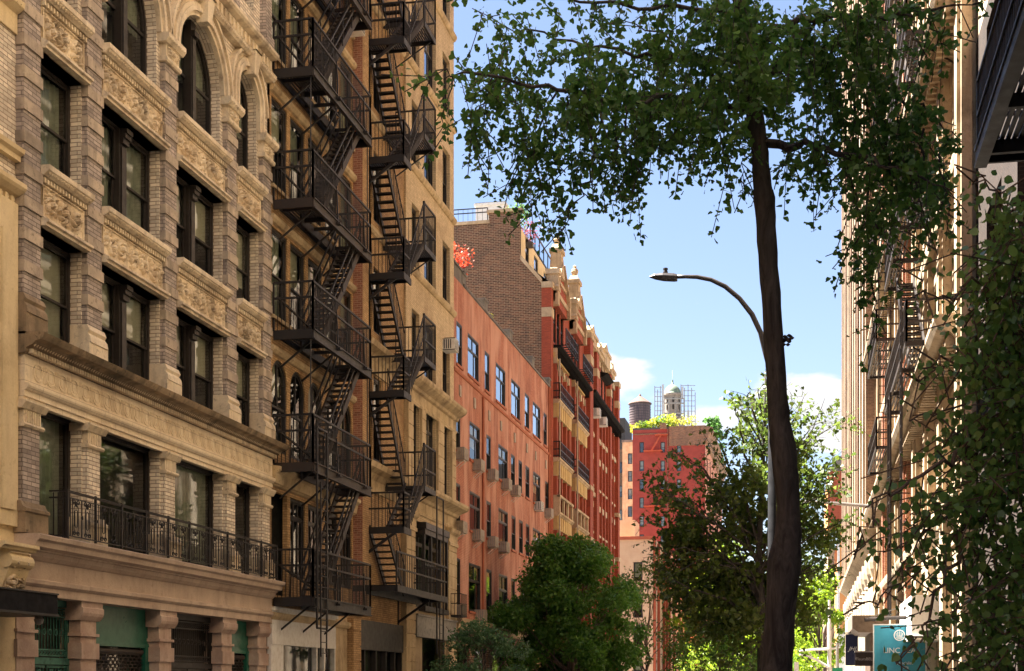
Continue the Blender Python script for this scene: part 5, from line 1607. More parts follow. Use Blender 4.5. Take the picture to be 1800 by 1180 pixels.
# red slab at the end
E1 = thing('red_apartment_block', 'flat fronted red apartment block with roof garden at the street end', 'building', (-20, 216, 0))
EY = 216.0
x0, x1 = ATY(1112, 755, EY)[0], -14.5
zt = ATY(1240, 752, EY)[1]
f_red = stone('faded_red_paint', (0.27, 0.052, 0.038), (0.215, 0.040, 0.030), (0.2, 0.04, 0.03), .35, grain=.1)
ops = wpx(EY, [1128, 1165, 1193.5, 1236.5 - 2], [777 + 32.5 * k for k in range(12)], 8, 19)
ops = [o for o in ops if o[1] < x1 - .2]
front(E1, EY, x0, x1, 0, zt, f_red, ops, cover='rand')
w = MB(); w.wall(-14.5, EY, 262, 0, zt, [(EY + 4 + 7 * i, EY + 6 + 7 * i, 4 + 2.8 * k, 5.8 + 2.8 * k) for i in range(6) for k in range(12)], .2)
w.quad((x0, EY, 0), (x0, EY, zt), (x0, 262, zt), (x0, 262, 0))
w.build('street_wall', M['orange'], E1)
for i in range(6):
    for k in range(6, 12): window(E1, '+X', -14.65, EY + 5 + 7 * i, 4 + 2.8 * k, 2, 1.8, 'dh', M['blackframe'], M['skyglass'])
g = MB(); g.box(x0 + .5, -14.9, EY + .5, 261, 0, zt - .05); g.build('room', M['darkroom'], E1)
g = MB(); g.box(x0, -14.5, EY, 262, zt, zt + .3); g.build('roof', M['roof'], E1)
b = MB(); b.prof(-14.5, [(0, zt - 2.2), (.3, zt - 2), (.5, zt - 1.2), (.9, zt - .6), (1.1, zt - .2), (1.1, zt + .1), (0, zt + .2)], EY - .2, 262)
a_ = ATY(1176, 770, EY); b.box(a_[0], x1 + .05, EY - .12, EY, zt - 2.6, zt + .35)
b.build('brick_cornice', M['brownbrick'], E1)
b = MB(); a_ = ATY(1112, 764, EY); b.box(x0, ATY(1173, 764, EY)[0], EY - .1, EY, a_[1] - .12, a_[1] + .06)
xx = ATY(1166, 760, EY)[0]; b.box(xx - .5, xx + .5, EY - .1, EY + 2, zt, zt + 1.0)
xr = ATY(1174, 760, EY)[0]; b.box(xr - .06, xr + .06, EY - .14, EY, 4, zt)
b.build('trim', M['brownbrick'], E1)
b = MB()
for k in range(2):
    p = ATY(1163, 765 + 97 * k, EY); q = ATY(1146, 793 + 97 * k, EY)
    b.bar((p[0], EY - .6, p[1]), (q[0], EY - .6, q[1]), .12, .25)
    for j in range(1): b.box(q[0] - 1.2, q[0] + 1.6, EY - 1.0, EY, q[1] - .1, q[1])
    b.box(p[0] - 1, p[0] + 1, EY - 1.0, EY, p[1] - .1, p[1])
b.build('fire_stair', M['redstone'], E1)
rn = random.Random(3)
cols = [yelleaf, M['oliveleaf'], M['limeleaf'], yelleaf, M['midleaf'], M['limeleaf'], yelleaf]
words = ['pale green leafy', 'dull green', 'lime green', 'yellow green', 'dark green', 'bright yellow', 'orange yellow']
for i, (px, py, r_) in enumerate(((1117, 745, 1.0), (1127, 741, 1.2), (1139, 743, 1.3), (1150, 740, 1.5), (1163, 746, 1.6), (1170, 733, 2.1), (1181, 740, 2.0))):
    p = ATY(px, 757, EY + 1.5); bush('roof_shrub', f'{words[i]} shrub in the roof garden on the red apartment block', (p[0], EY + 1.5, p[1] - .4), cols[i], r_ * .75, 260, 40 + i, .42)
p = ATY(1210, 756, EY + 1.5); bush('roof_shrub', 'lone yellow shrub near the middle of the red block roof edge', (p[0], EY + 1.5, p[1] - .4), yelleaf, 1.3, 220, 60, .4)
# tan and mauve neighbours left of it
E2 = thing('tan_apartment_block', 'narrow tan apartment block between the red gables and the red block', 'building', (-30, 222, 0))
a, b2 = ATY(1094, 778, 221), ATY(1113, 778, 221)
front(E2, 221, a[0], b2[0], 0, a[1], M['cream'], wpx(221, [1107.5], [797 + 31 * k for k in range(9)], 8, 19), .2)
g = MB(); g.box(a[0] + .1, b2[0], 221.6, 240, 0, a[1]); g.build('room', M['darkroom'], E2)
g = MB(); g.box(a[0] - .1, b2[0], 220.9, 240, a[1], a[1] + .35); g.build('roof', M['coping'], E2)
E3 = thing('mauve_brick_block', 'dark mauve brick block edge behind the red gabled building', 'building', (-36, 232, 0))
a, b2 = ATY(1060, 778, 232), ATY(1096, 790, 232)
front(E3, 232, a[0], b2[0], 0, b2[1], M['brownbrick'], wpx(232, [1091], [812 + 42 * k for k in range(6)], 6, 20), .2)
g = MB(); g.box(a[0], b2[0], 232.6, 250, 0, b2[1] - .1); g.build('room', M['darkroom'], E3)
g = MB(); g.box(a[0], b2[0] + .1, 231.9, 250, b2[1], b2[1] + 1.2); q = ATY(1088, 735, 236); g.box(a[0], q[0] + 1, 236, 246, b2[1], q[1]); g.build('roof', M['roof'], E3)
# peach building nearer
E4 = thing('peach_building', 'peach coloured building with tall windows behind the dark green street tree', 'building', (-16, 140, 0))
x0 = ATY(1060, 950, 140)[0]; zt = ATY(1148, 948, 140)[1]
peach = stone('peach_painted_brick', (0.55, 0.36, 0.24), (0.50, 0.31, 0.20), (0.4, 0.22, 0.12), .35, grain=.2)
front(E4, 140, x0, -14.5, 0, zt, peach, wpx(140, [1121.5], [988, 1052, 1101, 1161], 16, 34), .25)
w = MB(); w.wall(-14.5, 140, 168, 0, zt, [(141.5 + 4 * i, 143 + 4 * i, 2.5 + 3.4 * k, 4.8 + 3.4 * k) for i in range(6) for k in range(4)], .25); w.build('street_wall', peach, E4)
for i in range(6):
    for k in range(4): window(E4, '+X', -14.7, 142.25 + 4 * i, 2.5 + 3.4 * k, 1.5, 2.3, 'dh', M['blackframe'])
b = MB()
for y in (140.1, 144.2, 150, 156, 162): b.box(-14.5, -14.25, y, y + .6, 0, zt)
b.box(-14.7, -14.1, 151.5, 152.3, 0, zt + .3)
b.box(x0, -14.3, 139.8, 140, zt, zt + .3)
b.build('pilaster', M['redstone'], E4)
g = MB(); g.box(x0, -14.85, 140.6, 167, 0, zt - .05); g.build('room', M['darkroom'], E4)
g = MB(); g.box(x0, -14.5, 140, 168, zt, zt + .2); q0, q1 = ATY(1080, 915, 146), ATY(1116, 917, 146); g.box(q0[0], q1[0], 146, 150, zt, q0[1]); g.build('roof', peach, E4)
E5 = thing('brown_row_block', 'brown and tan row of fronts shrinking toward the end of the street', 'building', (-14.5, 185, 0))
w = MB(); w.wall(-14.7, 168, 215, 0, 13.5, [(169.5 + 4 * i, 171 + 4 * i, 2.5 + 3.4 * k, 4.8 + 3.4 * k) for i in range(11) for k in range(3)], .25); w.build('wall', M['cream'], E5)
g = MB(); g.box(-26, -15, 168.2, 215, 0, 13.4); g.build('room', M['darkroom'], E5)
g = MB(); g.box(-26, -14.5, 168.1, 215, 13.5, 13.8)
for i in range(12): g.box(-14.7, -14.5, 168 + 4 * i, 168.5 + 4 * i, 0, 13.5)
g.build('roof', M['redstone'], E5)
for i in range(11):
    for k in range(3): window(E5, '+X', -14.9, 170.25 + 4 * i, 2.5 + 3.4 * k, 1.5, 2.3, 'dh', M['blackframe'])

# water tower
M['roofbrown'] = paint('brown_roof_boards', (.16, .10, .08), .9)
M['towerstone'] = stone('grey_tower_stone', (.34, .29, .25), (.25, .21, .18), (.1, .08, .07), .6)
WTc = AT(1125, 742, 262)
T = thing('water_tower', 'round wooden rooftop water tank with a cone roof, left of the domed tower', 'water tower', (WTc.x, WTc.y, WTc.z - 6))
wood = NT('weathered_tank_boards')
wn1 = wood.noise(3.0, detail=5, stretch=(3, 3, .1))
wood.pbsdf(wood.mix(wood.rng(wn1, .4, .6), (0.085, 0.065, 0.075), (0.16, 0.12, 0.12)), .9, normal=wood.bump(wn1, .6, .05))
R0 = 1.98
b = MB(); b.lathe(WTc, [(R0, -.8), (R0 * .98, 3.3)], 28); b.build('tank', wood.m, T)
b = MB(); b.lathe(WTc, [(R0 * 1.1, 3.25), (R0 * 1.08, 3.4), (.25, 4.75), (.2, 5.0), (.05, 5.2)], 28); b.build('cone_roof', M['roofbrown'], T)
b = MB()
for k in range(9): b.lathe(WTc + Vector((0, 0, -.7 + .48 * k)), [(R0 + .03, 0), (R0 + .03, .06)], 28)
b.build('hoops', M['blackframe'], T)
b = MB()
for i in range(6):
    a = i * PI / 3; b.bar((WTc.x + 1.6 * math.cos(a), WTc.y + 1.6 * math.sin(a), WTc.z - 9), (WTc.x + 1.6 * math.cos(a), WTc.y + 1.6 * math.sin(a), WTc.z - .8), .2)
b.box(WTc.x - 2.2, WTc.x + 2.2, WTc.y - 2.2, WTc.y + 2.2, WTc.z - 1.1, WTc.z - .8)
b.build('legs', M['redstone'], T)
# domed tower with scaffolding
c = AT(1182, 745, 330)
T = thing('domed_tower', 'stone tower with a green dome and spike, wrapped in scaffolding', 'tower', (c.x, c.y, c.z - 40))
b = MB(); b.lathe(c, [(2.9, -40), (2.9, 1.2), (2.6, 1.3), (2.3, 1.6), (2.0, 1.8), (2.0, 6.2), (2.35, 6.4), (2.35, 6.8), (1.9, 6.9)], 20)
b.build('drum', M['towerstone'], T, smooth=False)
b = MB(); b.lathe(c, [(1.95, 6.85)] + [(1.95 * math.cos(t * PI / 16), 6.85 + 2.2 * math.sin(t * PI / 16)) for t in range(8)] + [(.3, 9.0), (.25, 9.5), (.12, 9.6), (.28, 9.9), (.05, 10.2), (.03, 12.4)], 20)
b.build('dome', paint('green_copper', (.16, .21, .15), .6, col2=(.10, .13, .09)), T, smooth=True)
b = MB()
for i in range(8):
    a = i * PI / 4 + .2; u = (math.cos(a), math.sin(a))
    for z in (3.0, 4.6): b.lathe((c.x + 1.75 * u[0], c.y + 1.75 * u[1], c.z + z), [(.35, 0), (.35, 1.1)], 6)
b.build('openings', M['darkroom'], T)
S = thing('scaffolding', 'grey pipe scaffolding standing round the domed tower', 'scaffolding', (c.x, c.y, c.z - 12))
b = MB()
for (pa, pb, ya, yb) in ((1151, 1166, 679, 745), (1197, 1222, 676, 748)):
    n = 4 if pa < 1190 else 5
    for i in range(n):
        px = pa + (pb - pa) * i / (n - 1)
        for dy in (-1.5, 1.5):
            t = AT(px, ya + (i % 2) * 6 + (14 if i == n - 1 and n == 5 else 0), 330 + dy); q = AT(px, yb, 330 + dy); b.bar(t, (t.x, t.y, c.z - 12), .16)
    for k in range(9):
        y = ya + (yb - ya) * k / 8 + 2
        p, q = AT(pa, y, 328.5), AT(pb, y, 328.5); b.bar(p, q, .12)
        p, q = AT(pa, y, 331.5), AT(pb, y, 331.5); b.bar(p, q, .12)
for y in (701, 709, 727): p, q = AT(1167, y, 326), AT(1203, y, 326); b.bar(p, q, .5, .25); p, q = AT(1167, y, 334), AT(1203, y, 334); b.bar(p, q, .5, .25)
for px in (1168, 1176, 1188, 1196, 1202):
    p = AT(px, 700, 326); b.bar(p, (p.x, p.y, c.z - 12), .14)
b.build('pipes', M['greymetal'], S)
b = MB()
for (px, y0, y1) in ((1163.5, 676, 748), (1198, 680, 700), (1208, 722, 748)):
    p, q = AT(px, y0, 327), AT(px + 3.5, y1, 327); b.box(p.x, q.x, p.y - .1, p.y + .1, q.z, p.z)
b.build('netting', paint('grey_netting', (.45, .45, .46), .9), S)
# base block under the tower and tank so they stand on something
Eb = thing('stone_church_block', 'grey stone block carrying the domed tower, behind the red block', 'building', (c.x, c.y, 0))
b = MB(); b.box(c.x - 9, c.x + 9, c.y - 4, c.y + 12, 0, c.z - 8); b.build('wall', M['coping'], Eb)
Eb = thing('brick_tank_block', 'brick building carrying the water tank, behind the red block', 'building', (WTc.x, WTc.y, 0))
b = MB(); b.box(WTc.x - 6, WTc.x + 4, WTc.y - 3, WTc.y + 8, 0, WTc.z - 5.8); b.build('wall', M['brownbrick'], Eb)

# ---- right end: round roofed brick and orange fronts
E6 = thing('round_roof_brick_building', 'brick building with a curved roof edge and orange lower wall, far right', 'building', (4, 172, 0))
x0, x1 = ATY(1455, 800, 172)[0], 22
xo = ATY(1476, 800, 172)[0]
z1 = ATY(1475, 828, 172)[1]; z2 = ATY(1480, 935, 172)[1]; z3 = ATY(1480, 1111, 172)[1]
front(E6, 172, x0, x1, z2, z1, M['redstone'], wpx(172, [1491], [820, 868], 7, 20), .2)
b = MB(); n = 14; cxr = ATY(1490, 800, 172)[0]; zr_ = z1
pts = [(x0 + (cxr - x0) * t / n, 172, z1 + (ATY(1480, 797, 172)[1] - z1) * math.sin(PI / 2 * t / n)) for t in range(n + 1)] + [(x1, 172, ATY(1480, 797, 172)[1]), (x1, 172, z1)]
b.add(pts + [(p[0], 190, p[2]) for p in pts], [tuple(range(len(pts) - 1, -1, -1))] + [(i, i + 1, i + 1 + len(pts), i + len(pts)) for i in range(len(pts) - 1)])
b.build('curved_roof', M['coping'], E6)
orangew = stone('orange_painted_wall', (0.72, 0.33, 0.12), (0.66, 0.29, 0.10), (0.5, 0.2, 0.08), .2, grain=.1)
b = MB(); b.wall(172, xo, x1, z3, z2, [], .1, -1, 'Y'); b.quad((xo, 172, 0), (xo, 200, 0), (xo, 200, z2), (xo, 172, z2)); b.quad((x0, 172, z2), (x0, 200, z2), (x0, 200, z1), (x0, 172, z1)); b.build('orange_wall', orangew, E6)
b = MB(); b.wall(172, xo, x1, 0, z3, [], .1, -1, 'Y'); b.box(xo - .3, x1, 171.9, 172, z3 - .2, z3 + .1); b.box(xo - .25, xo, 171.9, 172.3, 0, z2); b.build('shopfront', M['white'], E6)
E7 = thing('far_cream_building', 'slim cream front far along the right side of the street', 'building', (3, 200, 0))
b = MB(); b.wall(3.4, 205, 260, 0, 21, [], .2, -1); b.box(3.45, 14, 205, 260, 0, 21); b.build('wall', M['cream'], E7)
# distant mass closing the street
HB = thing('distant_tower_block', 'hazy grey apartment block closing the far end of the street', 'building', (0, 420, 0))
b = MB(); b.wall(420, -40, 30, 0, 26, [(-38 + 4 * i, -36 + 4 * i, 2 + 3.5 * k, 4 + 3.5 * k) for i in range(16) for k in range(6)], .4, -1, 'Y'); b.box(-40, 30, 420.6, 440, 0, 25.9); b.build('wall', M['brownbrick'], HB)
# street signs and lamp post in the distance
T = thing('traffic_signal_mast', 'slim white signal pole with two long mast arms at the crossing', 'signal pole', (AT(1458, 1200, 100).x, AT(1458, 1200, 100).y, 0))
p = AT(1458, 1055, 100)
b = MB(); b.tube([(p.x, p.y, 0), (p.x, p.y, AT(1458, 1095, 100).z)], .14, 8); b.tube([(p.x, p.y, AT(1458, 1095, 100).z), (p.x, p.y, p.z)], .09, 8); b.build('pole', M['white'], T)
b = MB(); b.tube([AT(1458, 1141, 100), AT(1430, 1142, 100), AT(1405, 1144.5, 100)], [.12, .1, .07], 6); b.tube([AT(1458, 1174, 100), AT(1435, 1160, 100), AT(1418, 1153, 100), AT(1405, 1151, 100)], [.12, .1, .08, .06], 6); b.tube([AT(1458, 1141, 100), AT(1475, 1139, 100)], .08, 6); b.build('mast_arm', M['white'], T)
p = AT(1472, 1200, 96)
T = thing('street_name_sign', 'small green street sign on a grey post at the bottom edge', 'sign', (p.x, p.y, 0))
b = MB(); b.tube([(p.x, p.y, 0), (p.x, p.y, AT(1472, 1130, 96).z)], .1, 8); b.build('post', M['greymetal'], T)
b = MB(); a, c = AT(1463, 1174, 96), AT(1481, 1190, 96); b.box(a.x, c.x, p.y - .14, p.y - .11, c.z, a.z); b.build('plate', paint('street_sign_green', (.0, .25, .12), .4), T)
p = AT(1400, 1200, 80)
T = thing('parking_sign', 'small white and red parking sign beside the big trunk', 'sign', (p.x, p.y, 0))
b = MB(); b.tube([(p.x, p.y, 0), (p.x, p.y, AT(1400, 1165, 80).z)], .05, 6); b.build('post', M['greymetal'], T)
b = MB(); a, c = AT(1396, 1164, 80), AT(1404, 1180, 80); b.box(a.x, c.x, p.y - .08, p.y - .06, c.z, a.z); b.build('plate', M['white'], T)

# ================================================================ right side of the street
XR = 3.5
def rwall(parent, y0, y1, z0, z1, ops, mat, depth=.35, X=XR, name='wall'):
    w = MB(); w.wall(X, y0, y1, z0, z1, ops, depth, -1)
    w.quad((X, y0, z0), (X, y0, z1), (X + 8, y0, z1), (X + 8, y0, z0)); w.quad((X, y1, z0), (X + 8, y1, z0), (X + 8, y1, z1), (X, y1, z1))
    w.build(name, mat, parent)
# R3 tall loft with pale pilasters
yb3 = PY(1545, XR); ye3 = PY(1494, XR)
R3 = thing('tall_loft_building', 'tall brown brick loft with close set pale pilasters, far right side', 'building', (3.6, 90, 0))
N3 = 12; st = (ye3 - yb3) / N3
ops = [(yb3 + st * i + .75, yb3 + st * (i + 1) - .75, 9.8 + 3.7 * k, 12.3 + 3.7 * k) for i in range(N3) for k in range(11)]
buffbrick = brick('tan_brown_brick', (0.30, 0.19, 0.13), (0.23, 0.14, 0.095), (0.36, 0.26, 0.18), st=.2)
palest = stone('pale_limestone', (0.62, 0.50, 0.36), (0.48, 0.38, 0.27), (0.14, 0.10, 0.07), .7, grain=.2)
rwall(R3, yb3, ye3, 9.2, 54, ops, buffbrick)
for i, o in enumerate(ops):
    if i % 11 < 9: window(R3, '-X', XR + .32, (o[0] + o[1]) / 2, o[2], o[1] - o[0], o[3] - o[2], 'dh', M['blackframe'], cover='rand')
for i in range(N3 + 1):
    y = yb3 + st * i
    b = MB(); b.box(XR - .62, XR, y - .38, y + .38, 9.2, 52); b.box(XR - .14, XR, y - .62, y + .62, 9.2, 52)
    b.build('pilaster', palest if i % 3 else buffbrick, R3)
b = MB()
for k in range(11): 
    for i in range(N3 if k < 8 else 0):
        s = MB(); s.box(XR - .06, XR, yb3 + st * i + .65, yb3 + st * (i + 1) - .65, 9.55 + 3.7 * k, 9.8 + 3.7 * k); s.build('sill', palest, R3)
b.prof(XR, [(0, 7.9), (.15, 7.95), (.15, 8.35), (.3, 8.5), (.5, 8.7), (.75, 8.85), (.8, 9.05), (0, 9.25)], yb3 - .3, ye3 + .5, -1)
b.build('cornice', palest, R3); b = MB()
b.prof(XR, [(0, 52), (.5, 52.2), (1.2, 53), (1.3, 54), (0, 54)], yb3, ye3 + .5, -1)
b.build('top_cornice', palest, R3)
b = MB(); b.wall(XR + .2, yb3, ye3, 0, 7.95, [(yb3 + st * i + .6, yb3 + st * (i + 1) - .6, .6, 6.9) for i in range(N3)], .3, -1); b.build('base_wall', palest, R3)
for i in range(N3 + 1):
    b = MB(); y = yb3 + st * i
    b.lathe((XR - .05, y, 0), [(.42, 0), (.42, .5), (.32, .7), (.30, 6.6), (.34, 6.7), (.30, 6.8), (.42, 7.2), (.46, 7.5), (.46, 7.9)], 12); b.build('column', palest, R3, smooth=False)
for i in range(N3): window(R3, '-X', XR + .45, yb3 + st * (i + .5), .6, st - 1.2, 6.3, 'french', M['blackframe'])
g = MB(); g.box(XR + .8, XR + 14, yb3 + .1, ye3 - .1, 0, 53.9); g.build('room', M['darkroom'], R3)
g = MB(); g.box(XR, XR + 14, yb3, ye3, 54, 54.3); g.build('roof', M['roof'], R3)
# R2 cream building
ys2, ye2 = PY(1705, XR), yb3 - .02
R2 = thing('cream_loft_building', 'cream loft building with moulded cornices behind a fire escape, right side', 'building', (3.6, 50, 0))
N2 = 9; st2 = (ye2 - ys2) / N2
cr2 = stone('warm_cream_stone', (0.58, 0.46, 0.32), (0.44, 0.33, 0.22), (0.14, 0.10, 0.06), .8, grain=.25)
zf = [6.1, 9.75, 13.35, 17.0, 20.6, 24.2, 27.8, 31.4, 35.0]
ops = [(ys2 + st2 * i + .7, ys2 + st2 * (i + 1) - .7, z, z + 2.3) for i in range(N2) for z in zf]
ops += [(ys2 + st2 * i + .7, ys2 + st2 * (i + 1) - .7, .5, 4.2) for i in range(N2)]
rwall(R2, ys2, ye2, 0, 39, ops, cr2, .4)
for o in ops: 
    if o[2] < 28: window(R2, '-X', XR + .36, (o[0] + o[1]) / 2, o[2], o[1] - o[0], o[3] - o[2], 'dh' if o[2] > 5 else 'french', M['blackframe'], cover='rand' if o[2] > 5 else None)
for i in range(N2 + 1):
    y = ys2 + st2 * i
    b = MB(); b.box(XR - .22, XR, y - .42, y + .42, 0, 38); b.box(XR - .30, XR, y - .25, y + .25, 5.5, 38); b.build('pilaster', M['pinkbrick'] if i in (4, 7) else cr2, R2)
b = MB()
for z in zf:
    big = z in (9.75, 17.0)
    o_ = .75 if big else .32
    b.prof(XR, [(0, z - 1.15), (.06, z - 1.1), (.06, z - .7), (o_ * .4, z - .6), (o_ * .55, z - .45), (o_ * .9, z - .35), (o_, z - .2), (o_, z - .08), (0, z - .02)], ys2 - .05, ye2, -1)
    if big: cornice_teeth(b, XR, ys2, ye2, z - .72, z - .5, .1, .5, .14, .2, -1)
b.prof(XR, [(0, 38), (.5, 38.2), (1.2, 38.7), (1.3, 39.2), (0, 39.3)], ys2, ye2, -1)
b.build('cornice', cr2, R2)
g = MB(); g.box(XR + .85, XR + 14, ys2 + .1, ye2 - .1, 0, 38.9); g.build('room', M['darkroom'], R2)
g = MB(); g.box(XR, XR + 14, ys2, ye2, 39, 39.3); g.build('roof', M['roof'], R2)
# white clapboard shop hood + pale awning box
b = MB(); b.box(2.7, XR, 37.5, 42.0, 2.9, 4.0); b.box(2.65, XR, 37.4, 42.1, 2.85, 2.93); b.build('shop_fascia', M['white'], R2)
F3 = thing('fire_escape', 'rust brown fire escape of slatted platforms on the cream loft building', 'fire escape', (3, 38, 9))
a, c_ = 34.2, 42.8
for z in (9.7, 13.3, 16.9, 20.5, 24.1):
    b = MB(); X0, X1 = XR, 2.35
    for y in (a, a + 2.9, a + 5.8, c_): b.box(X1, X0, y - .03, y + .03, z - .12, z)
    b.box(X1 - .03, X1 + .03, a, c_, z - .12, z)
    for k in range(13):
        x = X1 + (X0 - X1) * (k + .5) / 13; b.box(x - .02, x + .02, a, (a + 2.9) if 3 < k < 10 else c_, z - .03, z)
    for y in (a + .2, a + 3, a + 6): b.bar((X0, y, z - .8), (X1 + .15, y, z - .1), .04)
    b.build('platform', M['ironrust'], F3)
    b = MB(); rail(b, [(X0, a), (X1, a), (X1, c_), (X0, c_)], z, (.45, .95), .16); b.build('railing', M['ironrust'], F3)
    if z < 24:
        b = MB(); stair(b, 2.65, 3.1, a + 3.2, z, c_ - .4, z + 3.6); b.build('stair', M['ironrust'], F3)
b = MB()
for y in (a + .1, a + .6):
    b.bar((2.25, y, 4.6), (2.25, y, 11.0), .04)
for k in range(20): b.bar((2.25, a + .1, 4.7 + .31 * k), (2.25, a + .6, 4.7 + .31 * k), .022)
b.build('drop_ladder', M['ironrust'], F3); b = MB()
for y in (39.6, 40.6): b.bar((2.3, y, 3.6), (2.3, y, 9.6), .06)
b.bar((2.3, 39.6, 3.6), (2.3, 40.6, 3.6), .05)
for k in range(5): b.bar((2.3, 39.6, 4.5 + k * 1.1), (2.3, 40.6, 4.5 + k * 1.1), .03)
b.build('ladder_guide', M['ironrust'], F3)
F4 = thing('fire_escape', 'far fire escape ladder with mesh guard on the cream loft, above the banner', 'fire escape', (3, 52, 9))
for z in (9.7, 13.3, 16.9, 20.5, 24.1, 27.7, 31.3):
    b = MB(); b.box(2.4, XR, 49, 49.06, z - .1, z); b.box(2.37, 2.43, 49, 55, z - .1, z); b.box(2.4, XR, 54.95, 55, z - .1, z)
    for k in range(12): x = 2.4 + 1.1 * (k + .5) / 12; b.box(x - .02, x + .02, 49, 55, z - .03, z)
    b.build('platform', M['ironrust'], F4)
    b = MB(); rail(b, [(XR, 49), (2.4, 49), (2.4, 55), (XR, 55)], z, (.45, .95), .2); b.build('railing', M['ironrust'], F4)
    b = MB()
    for x in (2.55, 2.95): b.bar((x, 50.5, z), (x, 50.5, z + 3.7), .04)
    for k in range(12): b.bar((2.55, 50.5, z + .2 + .3 * k), (2.95, 50.5, z + .2 + .3 * k), .025)
    b.build('ladder', M['ironrust'], F4)
# R1 dark near building with its huge iron stair
R1 = thing('dark_brick_building', 'dark brown brick building with black iron balconies at the upper right edge', 'building', (3.7, 20, 0))
dbrick = brick('very_dark_brick', (0.028, 0.015, 0.011), (0.020, 0.012, 0.009), (0.05, 0.036, 0.028), st=.3)
ops = [(11 + 4.2 * i, 13.2 + 4.2 * i, 1.2 + 3.75 * k, 3.7 + 3.75 * k) for i in range(5) for k in range(8)]
rwall(R1, 4, ys2 - .1, 0, 15.4, [o for o in ops if o[3] < 15.4], dbrick, .3, XR + .12)
rwall(R1, 4, ys2 - .3, 15.4, 36, [o for o in ops if o[2] > 15.4], palest, .3, XR + .12, 'upper_wall')  # upper part made pale, mostly out of view, to bounce light onto the left fronts
for o in ops: 
    if 12 < o[0] and o[2] < 22: window(R1, '-X', XR + .38, (o[0] + o[1]) / 2, o[2], o[1] - o[0], o[3] - o[2], 'dh', M['blackframe'])
g = MB(); g.box(XR + .9, XR + 14, 4.1, ys2 - .4, 0, 35.9); g.build('room', M['darkroom'], R1)
g = MB(); g.box(XR + .1, XR + 14, 4.1, ys2 - .4, 36, 36.2); g.build('roof', M['roof'], R1)
b = MB(); b.box(XR - .15, XR + .1, ys2 - .1, ys2 + .4, 0, 38); b.build('corner_pilaster', palest, R1)
F5 = thing('fire_escape', 'massive black iron fire escape balcony seen from below at the upper right', 'fire escape', (3, 14, 8.9))
yn, yf = 6.0, 19.9
for z in (5.1, 8.87, 12.7):
    X0, X1 = XR + .1, 2.3
    b = MB()
    b.box(X1 - .04, X1 + .04, yn, yf, z - .24, z); b.box(X1 - .06, X1 + .1, yn, yf, z - .03, z + .01); b.box(X1 - .06, X1 + .1, yn, yf, z - .25, z - .22)
    b.box(X1, X0, yf - .05, yf, z - .2, z)
    for k in range(10): b.box(X1, X0, yn + 1.5 * k, yn + 1.5 * k + .08, z - .2, z - .03)
    for k in range(16): x = X1 + .05 + (X0 - X1 - .05) * (k + .5) / 16; b.box(x - .028, x + .028, yn, yf, z - .03, z)
    b.build('platform', M['iron'], F5)
    b = MB()
    for h_ in (.45, .92): b.box(X1 - .03, X1 + .03, yn, yf, z + h_ - .02, z + h_ + .02)
    n = int((yf - yn) / .13)
    for k in range(n + 1): y = yn + (yf - yn) * k / n; b.bar((X1, y, z), (X1, y, z + .92), .018)
    rail(b, [(X1, yf), (X0, yf)], z, (.45, .92), .13)
    b.build('railing', M['iron'], F5)
    if z < 12: b = MB(); stair(b, 2.75, 3.4, 9.5, z, 13.5, z + 3.8); b.build('stair', M['iron'], F5)
# ---------------------------------------------------------------- signs on the right
def text(name, s, parent, mat, loc, size, rotz=0, ext=.006, align='CENTER', font_shear=0):
    cu = bpy.data.curves.new(name, 'FONT'); cu.body = s; cu.size = size; cu.extrude = ext; cu.align_x = align; cu.align_y = 'CENTER'; cu.shear = font_shear
    o = bpy.data.objects.new(name, cu); sc.collection.objects.link(o)
    cu.materials.append(mat)
    me = bpy.data.meshes.new_from_object(o)
    bpy.data.objects.remove(o)
    o = bpy.data.objects.new(name, me); sc.collection.objects.link(o)
    o.parent = parent; o.location = Vector(loc) - org(parent); o.rotation_euler = (PI / 2, 0, rotz)
    return o
teal = paint('teal_cloth', (0.045, 0.30, 0.42), .7, col2=(0.035, 0.26, 0.37))
TY = 38.2 * 1.0
pa, pb = AT(1537, 1098, 38.0), AT(1626, 1098, 38.0)
BN = thing('teal_banner', 'teal hanging banner with white round emblem and serif lettering', 'banner', (pa.x, pa.y, 0.8), 'hanging shop signs')
yy = (pa.y + pb.y) / 2
x0, x1 = pa.x, pb.x; ztb = AT(1580, 1099, 38).z; zbb = AT(1580, 1183, 38).z
b = MB(); n = 16
vs = []; 
for j in range(9):
    for i in range(n + 1):
        u = i / n; v = j / 8
        vs.append((x0 + (x1 - x0) * u, yy + .03 * math.sin(u * 7 + v * 2) * v, ztb + (zbb - ztb) * v))
b.add(vs, [(j*(n+1)+i, (j+1)*(n+1)+i, (j+1)*(n+1)+i+1, j*(n+1)+i+1) for j in range(8) for i in range(n)])
b.build('cloth', teal, BN)
b = MB(); b.box(x0 - .03, x0, yy - .02, yy + .02, zbb, ztb); b.box(x1, x1 + .03, yy - .02, yy + .02, zbb, ztb); b.box(x0 - .03, x1 + .03, yy - .02, yy + .02, ztb, ztb + .03); b.box(x0 - .03, x1 + .03, yy - .02, yy + .02, zbb - .03, zbb)
b.build('hem', M['white'], BN)
xm = (x0 + x1) / 2 - .01; yt = yy - .05
b = MB(); zc = AT(1580, 1117, 38).z
def ringy(b, x, y, z, r0, r1, n=28):
    vs = []
    for i in range(n):
        a = 2 * PI * i / n
        for rr in (r0, r1): vs.append((x + rr * math.cos(a), y, z + rr * math.sin(a)))
    b.add(vs, [(2*i, 2*i+1, (2*i+3) % (2*n), (2*i+2) % (2*n)) for i in range(n)])
ringy(b, xm, yt, zc, .125, .148)
